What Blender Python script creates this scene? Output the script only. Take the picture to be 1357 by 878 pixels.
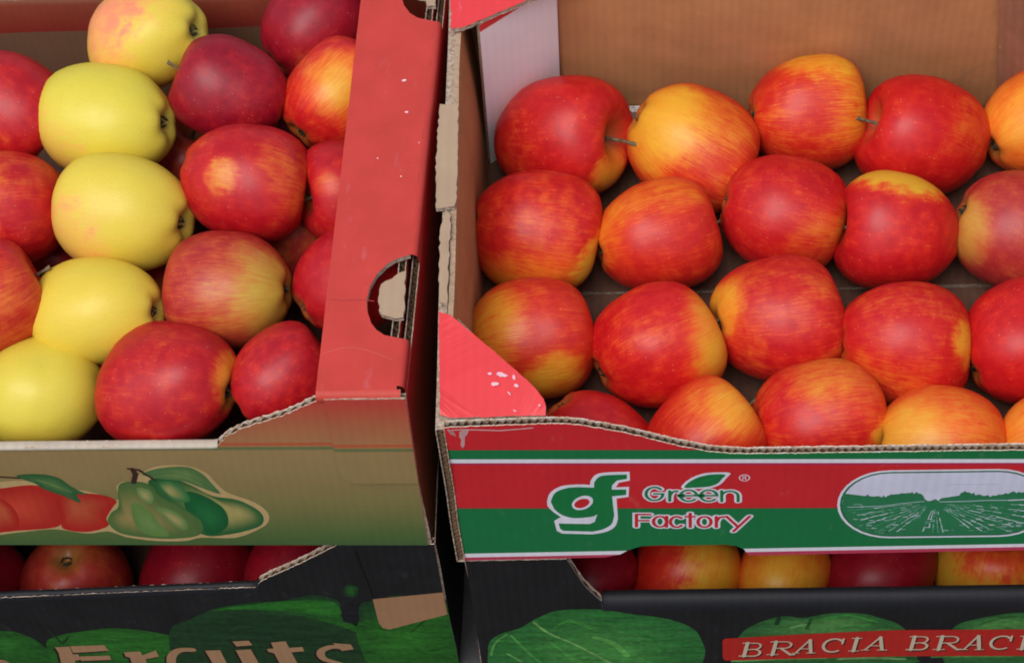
import bpy, bmesh, math, random
from mathutils import Vector, Quaternion, Matrix, noise

# ------------------------------------------------------------------ scene, camera, light
sc = bpy.context.scene
for o in list(bpy.data.objects):
    bpy.data.objects.remove(o)
COL = sc.collection
BASE = 18.5                       # upper crates stand this many cm above the pavement


def W(x, y, z):                   # centimetres above the lower crates' tops -> metres
    return Vector((x / 100, y / 100, (z + BASE) / 100))


cam_data = bpy.data.cameras.new('camera')
cam_data.sensor_width = 36
cam_data.lens = 36 * 3000 / 1357
cam_data.clip_start = .05
cam_data.clip_end = 500
cam = bpy.data.objects.new('camera', cam_data)
COL.objects.link(cam)
cam.matrix_world = Matrix.Translation(W(*(10.166, -61.654, 123.975))) @ Matrix(((0.998526, 0.019471, 0.050671), (0.01033, 0.848241, -0.52951), (-0.053291, 0.529253, 0.846789))).to_4x4()
sc.camera = cam

SUN_EL, SUN_AZ = math.radians(66), math.radians(215)   # azimuth clockwise from +Y
world = bpy.data.worlds.new('World')
sc.world = world
world.use_nodes = True
wn = world.node_tree
wn.nodes.clear()
sky = wn.nodes.new('ShaderNodeTexSky')
sky.sky_type = 'NISHITA'
sky.sun_disc = False
sky.sun_elevation = SUN_EL
sky.sun_rotation = SUN_AZ
sky.air_density = 1.0
sky.dust_density = 2.0
hs = wn.nodes.new('ShaderNodeHueSaturation')
hs.inputs['Saturation'].default_value = .6
bg = wn.nodes.new('ShaderNodeBackground')
bg.inputs['Strength'].default_value = .10
wo = wn.nodes.new('ShaderNodeOutputWorld')
wn.links.new(sky.outputs[0], hs.inputs['Color'])
wn.links.new(hs.outputs[0], bg.inputs['Color'])
wn.links.new(bg.outputs[0], wo.inputs['Surface'])

sun_data = bpy.data.lights.new('sun', 'SUN')
sun_data.energy = 1.6
sun_data.angle = math.radians(38)
sun_data.color = (1, .97, .95)
sun = bpy.data.objects.new('sun', sun_data)
COL.objects.link(sun)
d = Vector((math.sin(SUN_AZ) * math.cos(SUN_EL), math.cos(SUN_AZ) * math.cos(SUN_EL), math.sin(SUN_EL)))
sun.rotation_euler = d.to_track_quat('Z', 'Y').to_euler()
sun.location = (0, 0, 5)

sc.view_settings.view_transform = 'Standard'
sc.view_settings.look = 'None'
sc.view_settings.exposure = 0.38
sc.view_settings.gamma = 1
sc.render.engine = 'CYCLES'
sc.cycles.filter_width = 1.9
sc.cycles.max_bounces = 8
sc.cycles.use_denoising = True

# ------------------------------------------------------------------ data: apples and print
# crate, centre (cm), radius (cm), length / width, rotation, palette, yellow bias, streaks, patches (direction, gain, softness), label
APPLES = [
    ('R',(6.08,27.78,4.82),4.07,1.0335,(.694,-.141,.561,-.43),'red',-.75,.5,[(.5,-.1,.86,.8,.1)],'glossy red apple with its stem hollow facing right, beside the white corner panel'),
    ('R',(14.49,26.81,4.88),4.04,.9944999999999999,(.545,.143,.816,-.126),'gala',-.6,.9,[(-.57,-.33,-.75,.75,.4),(-.98,-.12,-.18,.3,.4)],'mostly yellow apple with fine red streaks, back row beside the small white label'),
    ('R',(22.17,29.28,4.74),3.87,.9555,(.665,.068,.733,.127),'gala',-.7,.9,[(-.56,.82,.13,.75,.25),(-.7,-.04,.71,.4,.25)],'red apple with a yellow crown on top, highest in the striped crate'),
    ('R',(29.67,26.95,4.92),4.02,1.02375,(.451,.435,-.324,-.709),'red',-.8,.5,[(-.14,.82,-.56,.25,.3)],'plain red apple with its hollow turned left, in the back row of the striped crate'),
    ('R',(37.08,28.17,4.46),3.54,.975,(.718,-.182,.656,.149),'orange',-.6,.8,[(-.74,-.01,-.67,.45,.4)],'orange apple cut off by the right picture edge, in the back row'),
    ('R',(4.34,20.19,5.01),3.96,.9944999999999999,(.555,.417,.65,.309),'red',-.6,.6,[(-.46,-.08,.88,.95,.09),(-.82,-.57,-.01,.35,.4)],'red apple with a bright yellow spot low on its right, beside the brown wall'),
    ('R',(12.16,19.63,4.78),3.75,1.0335,(.383,.485,.515,.593),'gala',-.82,.9,[(.65,.76,.06,.45,.4),(.05,.41,-.91,.4,.2)],'orange red apple with yellowish top, next to the red one at the brown wall'),
    ('R',(20.15,21.44,4.73),3.81,1.014,(.355,-.573,.532,-.513),'red',-.75,.6,[(.63,-.1,.77,.3,.3)],'deep red apple in front of the mostly yellow apple and the yellow crowned one'),
    ('R',(27.26,19.59,5.0),3.82,.975,(.43,.507,-.368,-.65),'red',-.8,.5,[(-.96,.29,.04,1.7,.34)],'two coloured apple, top third yellow and the rest red with pale dots'),
    ('R',(34.67,19.83,4.71),3.91,.9555,(.539,-.157,.788,-.254),'dull',-.7,.5,[(.17,-.47,-.86,.75,.2)],'dull brownish red apple with an olive left side, touching the right picture edge'),
    ('R',(4.05,12.22,4.92),3.84,.9944999999999999,(.583,.281,.674,.358),'gala',-.7,.9,[(-.45,.44,-.78,.5,.35),(-.88,-.39,.26,.75,.14)],'streaky orange red apple with two yellow patches, behind the scuffed red corner flap'),
    ('R',(11.81,11.3,5.06),3.96,.94575,(.166,.544,.399,.719),'red',-.65,.6,[(-.04,.49,.87,.6,.22),(-.57,.56,.6,.3,.2)],'bright red apple with a thin orange edge, beside the streaky two patched apple'),
    ('R',(19.29,13.24,5.02),4.02,.94575,(.474,-.598,.418,-.493),'red',-.6,.6,[(-.04,-.4,-.92,.75,.14)],'red apple with a yellow left edge and pale dots, beside the bare floor gap'),
    ('R',(26.96,11.25,5.13),3.94,1.00425,(.007,.756,.009,.654),'red',-.65,.6,[(.53,.27,.81,.8,.07),(.07,.91,-.4,.2,.4)],'large red apple with one tiny yellow spot, below the half yellow half red apple'),
    ('R',(34.44,11.31,4.75),3.88,.975,(.658,-.518,.449,-.31),'red',-.8,.5,[],'plain dark red apple cut by the picture edge, below the olive sided apple'),
    ('R',(7.96,5.0,4.42),3.37,.975,(.287,-.153,.863,-.387),'red',-.85,.5,[],'small plain red apple just behind the tip of the red corner flap'),
    ('R',(14.47,4.53,4.83),3.54,.975,(.308,.299,.558,.71),'gala',-.85,.9,[(.21,.85,.48,.35,.3),(-.23,.58,.79,.5,.2)],'red and orange apple above the crate logo, second in the front row'),
    ('R',(21.36,6.1,4.86),3.64,1.02375,(.017,.719,.134,.682),'red',-.6,.7,[(.13,.58,.81,.8,.05),(.9,-.17,.39,.3,.4)],'red apple with a pale scratch and tiny yellow speck, tallest in the front row'),
    ('R',(28.49,4.04,5.03),3.69,1.02375,(.045,-.77,.088,-.63),'orange',-.6,.8,[(.47,.19,-.86,.6,.35),(1.0,.06,-.03,.2,.4)],'yellow orange apple in the front row above the oval field picture'),
    ('R',(35.45,4.18,4.74),3.5,.975,(.55,.302,.672,.393),'orange',-.44999999999999996,.7,[(-.49,.57,-.66,.4,.4)],'pale orange apple cut by the right picture edge, in the front row'),
    ('L',(-19.55,29.65,13.65),3.32,1.1,(.014,-.83,.102,.549),'gold',.7,.3,[(-.77,.39,.51,-.85,.45),(-.98,-.19,-.09,-.5,.4)],'yellow apple with a pink blushed left cheek, topmost of the yellow apples'),
    ('L',(-21.63,23.77,12.98),3.64,1.08,(.592,.139,-.756,-.241),'gold',.95,.2,[(.47,-.59,.66,-.85,.35)],'large clean yellow apple with its hollow facing right, second from the top'),
    ('L',(-20.11,17.12,12.21),3.6,1.1,(.023,.71,-.189,-.678),'gold',.85,.25,[(.03,.73,.69,-.8,.4)],'yellow apple with an orange tinted left side, middle of the yellow row'),
    ('L',(-21.28,10.81,11.16),3.18,1.19,(.589,.222,-.735,-.253),'gold',1.2,.2,[],'plain yellow apple with small scratches, second lowest of the yellow row'),
    ('L',(-24.54,6.51,8.94),3.4,1.0,(.295,-.604,-.277,.687),'gold',1.25,.2,[],'pale yellow apple at the low front edge, lowest of the yellow row'),
    ('L',(-14.26,25.66,13.22),3.18,1.12,(.69,.145,-.582,-.406),'crim',-.9,.35,[(.64,.05,-.77,.15,.3)],'dark crimson apple right of the topmost yellow apples'),
    ('L',(-12.93,19.16,12.5),3.66,1.03,(.471,.576,.513,.429),'wine',-.75,.5,[(-.48,.8,-.36,.6,.06),(-.12,.66,.74,.2,.25)],'red apple with a pale yellow blotch in its middle and a stem'),
    ('L',(-13.62,12.29,10.97),3.67,1.01,(.206,.686,-.322,-.619),'dull',-.65,.8,[(-.1,.79,-.6,.35,.4),(.02,.32,-.95,.5,.3)],'muted red apple with a yellowish olive right side, above the big glossy one'),
    ('L',(-16.71,6.08,10.36),3.73,1.07,(.617,.011,-.772,-.151),'wine',-.75,.5,[(.11,.14,-.98,.75,.1)],'big glossy red apple with an orange ring round its hollow, at the low front'),
    ('L',(-10.01,6.0,11.2),2.98,1.0,(.136,-.604,-.254,-.744),'wine',-.75,.4,[],'dusky red apple under the red rim, above the sloping cut edge'),
    ('L',(-9.65,32.03,11.42),3.26,1.03,(.35,.213,.584,.701),'crim',-.9,.35,[(-.87,.14,-.47,.3,.3)],'very dark plum red apple at the top beside the red rim'),
    ('L',(-7.78,25.82,12.07),3.46,.97,(.526,-.015,.666,.529),'red',-.6,.7,[(-.85,.52,-.03,.35,.2),(-1.0,.01,-.06,.35,.2)],'orange red apple half under the red rim, below the plum red one'),
    ('L',(-6.35,19.23,11.17),3.32,1.0,(.772,.025,-.593,.228),'wine',-.85,.4,[(.55,-.46,.7,.3,.04)],'red apple mostly hidden under the rim, with a thin yellow mark'),
    ('L',(-6.42,12.56,11.2),3.28,1.0,(.432,.254,.629,.594),'wine',-.8,.4,[],'bright red apple mostly hidden under the rim, beside the cut out handle'),
    ('L',(-28.28,25.06,13.1),3.33,1.05,(.3,-.319,.797,-.416),'wine',-.8,.4,[],'red apple at the left picture edge, highest of three there'),
    ('L',(-27.93,18.01,11.76),3.85,1.0,(.11,-.645,-.204,.729),'wine',-.75,.5,[(-.75,-.59,-.3,.2,.4)],'large red apple at the left picture edge, middle one of three there'),
    ('L',(-27.92,11.05,12.39),3.37,1.0,(.069,-.632,-.252,-.73),'wine',-.65,.5,[(.32,.92,.24,.2,.5)],'orange tinged red apple at the left picture edge, lowest of three there'),
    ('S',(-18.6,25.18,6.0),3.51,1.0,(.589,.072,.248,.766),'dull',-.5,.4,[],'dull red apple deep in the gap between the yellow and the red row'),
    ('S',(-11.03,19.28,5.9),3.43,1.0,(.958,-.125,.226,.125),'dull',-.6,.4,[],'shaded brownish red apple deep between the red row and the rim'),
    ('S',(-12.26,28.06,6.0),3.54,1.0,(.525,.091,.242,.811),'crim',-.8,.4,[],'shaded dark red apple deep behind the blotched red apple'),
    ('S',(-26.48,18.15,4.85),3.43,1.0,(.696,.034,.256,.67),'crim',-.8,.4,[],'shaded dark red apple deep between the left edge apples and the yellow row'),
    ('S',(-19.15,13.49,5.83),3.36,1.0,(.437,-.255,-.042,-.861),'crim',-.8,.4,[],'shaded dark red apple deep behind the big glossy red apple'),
    ('Q',(-28.13,5.78,-15.81),3.93,1.0,(.03,.939,-.342,-.017),'dull',-.75,.5,[(-.03,-.03,-1.0,.2,.3)],'orange red apple with its dark eye facing out, in the black lettered crate'),  # Q apples: shade of the slot painted in through darker palettes
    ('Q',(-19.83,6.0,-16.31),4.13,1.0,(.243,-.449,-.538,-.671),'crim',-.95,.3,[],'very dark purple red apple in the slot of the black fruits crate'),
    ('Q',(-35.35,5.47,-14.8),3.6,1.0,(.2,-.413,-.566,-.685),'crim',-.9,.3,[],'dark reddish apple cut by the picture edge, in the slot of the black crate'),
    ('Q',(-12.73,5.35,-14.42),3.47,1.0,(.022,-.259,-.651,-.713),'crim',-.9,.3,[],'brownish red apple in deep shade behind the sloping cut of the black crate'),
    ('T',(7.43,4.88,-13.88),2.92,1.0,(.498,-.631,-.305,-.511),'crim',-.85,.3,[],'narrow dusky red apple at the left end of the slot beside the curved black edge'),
    ('T',(13.69,5.57,-15.76),3.67,1.0,(.893,-.377,.228,.092),'gala',-.15,.5,[(-.19,-.93,.31,.35,.5),(-.93,-.32,.16,-.7,.4)],'orange apple with a red left cheek, under the notch of the upper crate'),
    ('T',(20.27,5.08,-15.17),3.13,1.0,(.116,.128,.689,.704),'gala',-.2,.7,[(-.28,.67,-.69,.4,.6)],'small yellowish orange apple between the orange and the crimson one in the slot'),
    ('T',(26.92,5.57,-15.71),3.65,1.0,(.662,-.521,.468,.267),'crim',-1,.3,[],'smooth crimson apple in the slot above the red banner'),
    ('T',(34.42,5.82,-16.47),3.91,1.0,(.826,-.203,-.101,-.517),'orange',.55,.5,[(.21,-.1,.97,-1.0,.4)],'yellow apple with an orange top and its hollow showing, in the slot'),
]
ART = {
    'logo': [
        ('p',0,(.815,.776,.839),[(5.32,6.69),(5.35,6.87),(5.39,7.13),(5.45,7.42),(5.54,7.67),(5.66,7.9),(5.81,8.12),(5.99,8.31),(6.18,8.47),(6.41,8.56),(6.68,8.62),(6.95,8.64),(7.18,8.66),(7.39,8.65),(7.58,8.63),(7.75,8.59),(7.87,8.57),(7.91,9.05),(7.95,9.19),(8.02,9.38),(8.1,9.59),(8.2,9.75),(8.29,9.85),(8.39,9.94),(8.53,10.0),(8.73,10.04),(9.06,10.08),(9.48,10.09),(9.89,10.09),(10.16,10.09),(10.17,9.04),(9.54,8.8),(9.35,8.23),(10.12,8.27),(10.07,7.03),(9.37,6.85),(9.42,4.37),(9.4,4.17),(9.37,3.87),(9.31,3.55),(9.23,3.28),(9.13,3.07),(8.99,2.89),(8.84,2.73),(8.67,2.6),(8.47,2.5),(8.24,2.42),(8.02,2.36),(7.87,2.31),(6.05,2.48),(5.75,2.84),(5.64,4.15),(6.05,4.62),(5.96,4.75),(5.84,4.94),(5.71,5.15),(5.61,5.34),(5.52,5.53),(5.43,5.73),(5.37,5.91),(5.32,6.03)]),
        ('p',1,(.011,.195,.051),[(5.53,6.59),(5.56,6.74),(5.61,6.97),(5.66,7.22),(5.73,7.46),(5.82,7.66),(5.92,7.82),(6.05,7.95),(6.19,8.06),(6.33,8.15),(6.48,8.23),(6.63,8.28),(6.78,8.31),(6.93,8.33),(7.09,8.33),(7.25,8.33),(7.42,8.32),(7.62,8.3),(7.81,8.28),(7.97,8.26),(8.09,8.24),(8.12,8.88),(8.16,9.0),(8.22,9.17),(8.29,9.35),(8.37,9.48),(8.45,9.57),(8.53,9.64),(8.63,9.69),(8.8,9.73),(9.08,9.75),(9.43,9.77),(9.78,9.77),(10.01,9.78),(10.01,9.24),(9.43,9.06),(9.14,8.49),(9.11,7.98),(9.96,7.95),(9.94,7.29),(9.12,7.13),(9.21,4.72),(9.19,4.51),(9.15,4.22),(9.11,3.9),(9.04,3.63),(8.93,3.42),(8.81,3.24),(8.66,3.09),(8.52,2.96),(8.35,2.85),(8.17,2.77),(8.0,2.71),(7.88,2.66),(6.14,2.83),(5.96,3.11),(5.89,3.8),(7.75,3.67),(8.04,3.94),(8.18,4.75),(7.77,4.56),(7.59,4.53),(7.34,4.48),(7.07,4.45),(6.83,4.46),(6.63,4.52),(6.45,4.62),(6.28,4.74),(6.13,4.89),(6.0,5.07),(5.87,5.29),(5.77,5.5),(5.7,5.64)]),
        ('s',2,(.815,.776,.839),.078,[(6.04,4.48),(6.17,4.43),(6.36,4.36),(6.57,4.28),(6.78,4.21),(6.97,4.18),(7.15,4.18),(7.32,4.2),(7.48,4.24),(7.63,4.29),(7.76,4.36),(7.88,4.44),(7.98,4.54),(8.06,4.65),(8.13,4.75),(8.18,4.82)]),
        ('p',2,(.815,.776,.839),[(8.0,6.63),(7.98,6.89),(7.9,7.09),(7.76,7.23),(7.59,7.28),(7.4,7.25),(7.21,7.13),(7.03,6.94),(6.89,6.7),(6.79,6.43),(6.75,6.15),(6.78,5.89),(6.86,5.68),(6.99,5.54),(7.16,5.49),(7.35,5.52),(7.55,5.64),(7.73,5.83),(7.87,6.08),(7.97,6.35)]),
        ('p',3,(.624,.023,.027),[(7.8,6.51),(7.78,6.67),(7.72,6.8),(7.62,6.89),(7.5,6.92),(7.36,6.89),(7.22,6.8),(7.09,6.67),(6.99,6.51),(6.92,6.33),(6.89,6.14),(6.91,5.97),(6.97,5.84),(7.07,5.76),(7.19,5.73),(7.33,5.76),(7.47,5.84),(7.6,5.97),(7.7,6.14),(7.77,6.32)]),
    ],
    'lettering': [
        ('s',.0,(.815,.776,.839),.443,[(11.94,7.91),(11.81,8.08),(11.65,8.18),(11.48,8.17),(11.33,8.07),(11.2,7.89),(11.12,7.65),(11.09,7.37),(11.12,7.09),(11.21,6.85),(11.34,6.66),(11.5,6.56),(11.67,6.56),(11.83,6.65),(11.96,6.83),(12.04,7.08),(12.07,7.35),(11.58,7.37)]),
        ('s',2.0,(.011,.195,.051),.183,[(11.94,7.91),(11.81,8.08),(11.65,8.18),(11.48,8.17),(11.33,8.07),(11.2,7.89),(11.12,7.65),(11.09,7.37),(11.12,7.09),(11.21,6.85),(11.34,6.66),(11.5,6.56),(11.67,6.56),(11.83,6.65),(11.96,6.83),(12.04,7.08),(12.07,7.35),(11.58,7.37)]),
        ('s',.25,(.815,.776,.839),.447,[(12.47,6.45),(12.46,7.7)]),
        ('s',2.25,(.011,.195,.051),.185,[(12.47,6.45),(12.46,7.7)]),
        ('s',.36,(.815,.776,.839),.445,[(12.47,7.02),(12.48,7.05),(12.5,7.2),(12.54,7.34),(12.59,7.46),(12.64,7.56),(12.71,7.62),(12.77,7.66),(12.84,7.66),(12.91,7.63)]),
        ('s',2.45,(.011,.195,.051),.184,[(12.47,7.02),(12.48,7.05),(12.5,7.2),(12.54,7.34),(12.59,7.46),(12.64,7.56),(12.71,7.62),(12.77,7.66),(12.84,7.66),(12.91,7.63)]),
        ('s',.0,(.815,.776,.839),.445,[(13.1,7.09),(13.56,7.07),(14.04,7.06),(14.0,7.29),(13.92,7.5),(13.79,7.66),(13.64,7.75),(13.47,7.75),(13.32,7.68),(13.2,7.54),(13.11,7.34),(13.09,7.1),(13.11,6.87),(13.19,6.66),(13.32,6.49),(13.47,6.4),(13.64,6.39),(13.79,6.46),(13.92,6.6)]),
        ('s',2.0,(.011,.195,.051),.184,[(13.1,7.09),(13.56,7.07),(14.04,7.06),(14.0,7.29),(13.92,7.5),(13.79,7.66),(13.64,7.75),(13.47,7.75),(13.32,7.68),(13.2,7.54),(13.11,7.34),(13.09,7.1),(13.11,6.87),(13.19,6.66),(13.32,6.49),(13.47,6.4),(13.64,6.39),(13.79,6.46),(13.92,6.6)]),
        ('s',.25,(.815,.776,.839),.445,[(14.27,7.05),(14.73,7.04),(15.2,7.02),(15.17,7.25),(15.08,7.46),(14.95,7.62),(14.8,7.71),(14.63,7.72),(14.48,7.64),(14.36,7.5),(14.28,7.3),(14.25,7.07),(14.28,6.83),(14.36,6.62),(14.49,6.45),(14.64,6.36),(14.81,6.35),(14.96,6.42),(15.09,6.56)]),
        ('s',2.25,(.011,.195,.051),.184,[(14.27,7.05),(14.73,7.04),(15.2,7.02),(15.17,7.25),(15.08,7.46),(14.95,7.62),(14.8,7.71),(14.63,7.72),(14.48,7.64),(14.36,7.5),(14.28,7.3),(14.25,7.07),(14.28,6.83),(14.36,6.62),(14.49,6.45),(14.64,6.36),(14.81,6.35),(14.96,6.42),(15.09,6.56)]),
        ('s',.0,(.815,.776,.839),.447,[(15.5,6.28),(15.46,7.6)]),
        ('s',2.0,(.011,.195,.051),.185,[(15.5,6.28),(15.46,7.6)]),
        ('s',.11,(.815,.776,.839),.445,[(15.48,6.81),(15.48,6.94),(15.49,7.11),(15.54,7.26),(15.61,7.38),(15.7,7.48),(15.81,7.54),(15.94,7.56),(16.06,7.53),(16.18,7.46),(16.28,7.36),(16.36,7.23),(16.41,7.08),(16.43,6.91),(16.45,6.25)]),
        ('s',2.2,(.011,.195,.051),.184,[(15.48,6.81),(15.48,6.94),(15.49,7.11),(15.54,7.26),(15.61,7.38),(15.7,7.48),(15.81,7.54),(15.94,7.56),(16.06,7.53),(16.18,7.46),(16.28,7.36),(16.36,7.23),(16.41,7.08),(16.43,6.91),(16.45,6.25)]),
        ('s',.0,(.815,.776,.839),.472,[(10.51,3.23),(10.52,4.81),(11.33,4.78)]),
        ('s',2.0,(.624,.023,.027),.205,[(10.51,3.23),(10.52,4.81),(11.33,4.78)]),
        ('s',.11,(.815,.776,.839),.47,[(10.52,4.03),(11.21,4.0)]),
        ('s',2.2,(.624,.023,.027),.204,[(10.52,4.03),(11.21,4.0)]),
        ('s',.25,(.815,.776,.839),.47,[(12.25,4.17),(12.15,4.38),(12.01,4.5),(11.86,4.52),(11.71,4.44),(11.6,4.27),(11.53,4.03),(11.52,3.77),(11.57,3.51),(11.67,3.31),(11.81,3.18),(11.96,3.16),(12.11,3.24),(12.22,3.41),(12.29,3.65),(12.3,3.92),(12.25,4.17)]),
        ('s',2.25,(.624,.023,.027),.203,[(12.25,4.17),(12.15,4.38),(12.01,4.5),(11.86,4.52),(11.71,4.44),(11.6,4.27),(11.53,4.03),(11.52,3.77),(11.57,3.51),(11.67,3.31),(11.81,3.18),(11.96,3.16),(12.11,3.24),(12.22,3.41),(12.29,3.65),(12.3,3.92),(12.25,4.17)]),
        ('s',.36,(.815,.776,.839),.472,[(12.3,3.14),(12.3,4.51)]),
        ('s',2.45,(.624,.023,.027),.205,[(12.3,3.14),(12.3,4.51)]),
        ('s',.0,(.815,.776,.839),.469,[(13.16,4.25),(13.07,4.37),(12.96,4.44),(12.85,4.46),(12.74,4.41),(12.65,4.3),(12.58,4.16),(12.53,3.97),(12.52,3.77),(12.54,3.57),(12.6,3.39),(12.67,3.24),(12.77,3.13),(12.88,3.09),(12.99,3.1),(13.1,3.18),(13.18,3.31)]),
        ('s',2.0,(.624,.023,.027),.203,[(13.16,4.25),(13.07,4.37),(12.96,4.44),(12.85,4.46),(12.74,4.41),(12.65,4.3),(12.58,4.16),(12.53,3.97),(12.52,3.77),(12.54,3.57),(12.6,3.39),(12.67,3.24),(12.77,3.13),(12.88,3.09),(12.99,3.1),(13.1,3.18),(13.18,3.31)]),
        ('s',.25,(.815,.776,.839),.472,[(13.71,3.06),(13.68,4.84)]),
        ('s',2.25,(.624,.023,.027),.205,[(13.71,3.06),(13.68,4.84)]),
        ('s',.36,(.815,.776,.839),.468,[(13.42,4.44),(13.95,4.42)]),
        ('s',2.45,(.624,.023,.027),.203,[(13.42,4.44),(13.95,4.42)]),
        ('s',.0,(.815,.776,.839),.47,[(14.93,3.71),(14.9,3.97),(14.81,4.2),(14.68,4.35),(14.53,4.4),(14.38,4.36),(14.26,4.21),(14.18,4.0),(14.15,3.73),(14.19,3.47),(14.27,3.24),(14.4,3.09),(14.56,3.03),(14.71,3.08),(14.83,3.23),(14.91,3.45),(14.93,3.71)]),
        ('s',2.0,(.624,.023,.027),.204,[(14.93,3.71),(14.9,3.97),(14.81,4.2),(14.68,4.35),(14.53,4.4),(14.38,4.36),(14.26,4.21),(14.18,4.0),(14.15,3.73),(14.19,3.47),(14.27,3.24),(14.4,3.09),(14.56,3.03),(14.71,3.08),(14.83,3.23),(14.91,3.45),(14.93,3.71)]),
        ('s',.25,(.815,.776,.839),.472,[(15.26,3.01),(15.22,4.38)]),
        ('s',2.25,(.624,.023,.027),.205,[(15.26,3.01),(15.22,4.38)]),
        ('s',.36,(.815,.776,.839),.47,[(15.24,3.63),(15.25,3.66),(15.28,3.83),(15.31,3.99),(15.36,4.12),(15.41,4.22),(15.47,4.3),(15.54,4.33),(15.62,4.34),(15.69,4.31)]),
        ('s',2.45,(.624,.023,.027),.204,[(15.24,3.63),(15.25,3.66),(15.28,3.83),(15.31,3.99),(15.36,4.12),(15.41,4.22),(15.47,4.3),(15.54,4.33),(15.62,4.34),(15.69,4.31)]),
        ('s',.0,(.815,.776,.839),.468,[(15.82,4.39),(16.55,3.0)]),
        ('s',2.0,(.624,.023,.027),.203,[(15.82,4.39),(16.55,3.0)]),
        ('s',.11,(.815,.776,.839),.467,[(17.19,4.35),(16.29,2.43)]),
        ('s',2.2,(.624,.023,.027),.203,[(17.19,4.35),(16.29,2.43)]),
        ('p',4,(.815,.776,.839),[(13.14,8.04),(13.11,8.18),(13.17,8.38),(13.27,8.6),(13.37,8.8),(13.49,8.99),(13.62,9.17),(13.78,9.34),(13.94,9.49),(14.1,9.61),(14.27,9.71),(14.46,9.79),(14.68,9.84),(14.98,9.87),(15.33,9.88),(15.65,9.86),(15.86,9.8),(15.92,9.69),(15.87,9.54),(15.78,9.36),(15.7,9.17),(15.62,8.97),(15.54,8.74),(15.44,8.53),(15.32,8.35),(15.19,8.22),(15.05,8.12),(14.89,8.04),(14.72,7.98),(14.54,7.94),(14.36,7.92),(14.16,7.91),(13.96,7.91),(13.73,7.91),(13.49,7.92),(13.27,7.95)]),
        ('p',5,(.011,.195,.051),[(13.32,8.09),(13.31,8.21),(13.36,8.38),(13.45,8.56),(13.55,8.73),(13.66,8.89),(13.8,9.05),(13.94,9.2),(14.09,9.32),(14.25,9.42),(14.41,9.51),(14.58,9.57),(14.76,9.62),(14.98,9.64),(15.23,9.65),(15.45,9.63),(15.59,9.59),(15.64,9.52),(15.61,9.43),(15.55,9.31),(15.48,9.18),(15.42,9.02),(15.35,8.83),(15.27,8.64),(15.17,8.48),(15.05,8.37),(14.93,8.28),(14.79,8.2),(14.64,8.15),(14.48,8.11),(14.31,8.09),(14.13,8.08),(13.96,8.07),(13.78,8.06),(13.58,8.04),(13.42,8.04)]),
        ('s',6,(.028,.323,.091),.046,[(13.42,8.22),(13.54,8.28),(13.69,8.36),(13.87,8.45),(14.06,8.56),(14.25,8.68),(14.45,8.82),(14.68,9.0),(14.9,9.18),(15.09,9.33),(15.22,9.44)]),
        ('s',0,(.815,.776,.839),.06,[(17.01,9.13),(16.99,9.26),(16.93,9.38),(16.86,9.46),(16.76,9.51),(16.66,9.52),(16.57,9.47),(16.5,9.39),(16.45,9.28),(16.43,9.15),(16.46,9.01),(16.51,8.9),(16.59,8.81),(16.68,8.76),(16.79,8.76),(16.88,8.8),(16.95,8.88),(17.0,9.0),(17.01,9.13)]),
        ('s',.5,(.815,.776,.839),.045,[(16.64,8.91),(16.62,9.36),(16.77,9.36),(16.81,9.23),(16.75,9.13),(16.63,9.14)]),
        ('s',.8,(.815,.776,.839),.045,[(16.72,9.14),(16.84,8.91)]),
    ],
    'field_picture': [
        ('p',0,(.815,.776,.839),[(24.92,9.76),(24.35,9.68),(23.81,9.46),(23.33,9.09),(22.91,8.58),(22.59,7.96),(22.36,7.24),(22.24,6.45),(22.24,5.62),(22.35,4.79),(22.58,3.97),(22.92,3.21),(23.36,2.54),(23.87,1.98),(24.44,1.57),(25.05,1.31),(25.67,1.22),(32.14,1.18),(32.74,1.26),(33.29,1.51),(33.77,1.92),(34.16,2.47),(34.45,3.13),(34.62,3.89),(34.68,4.7),(34.61,5.53),(34.44,6.36),(34.15,7.14),(33.77,7.86),(33.31,8.49),(32.79,9.0),(32.23,9.38),(31.64,9.62),(31.06,9.7)]),
        ('p',1,(.023,.144,.065),[(24.95,9.56),(24.4,9.49),(23.89,9.28),(23.43,8.92),(23.03,8.44),(22.72,7.84),(22.5,7.16),(22.39,6.41),(22.39,5.62),(22.5,4.82),(22.72,4.04),(23.05,3.32),(23.46,2.68),(23.95,2.15),(24.5,1.76),(25.07,1.51),(25.66,1.42),(32.1,1.38),(32.67,1.46),(33.2,1.7),(33.65,2.09),(34.03,2.61),(34.3,3.25),(34.47,3.96),(34.52,4.73),(34.46,5.53),(34.29,6.32),(34.02,7.07),(33.66,7.75),(33.22,8.35),(32.72,8.84),(32.19,9.2),(31.63,9.43),(31.07,9.51)]),
        ('p',2,(.73,.708,.839),[(24.97,9.4),(24.44,9.33),(23.95,9.13),(23.51,8.79),(23.13,8.32),(22.83,7.75),(22.62,7.09),(22.52,6.37),(22.51,5.62),(22.62,4.85),(22.83,4.11),(23.14,3.41),(23.54,2.8),(24.01,2.29),(24.53,1.91),(25.09,1.68),(25.65,1.59),(32.08,1.55),(32.62,1.63),(33.12,1.86),(33.56,2.23),(33.92,2.73),(34.19,3.34),(34.35,4.02),(34.4,4.76),(34.34,5.53),(34.18,6.28),(33.92,7.0),(33.57,7.66),(33.15,8.24),(32.67,8.71),(32.16,9.05),(31.62,9.27),(31.09,9.35)]),
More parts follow.
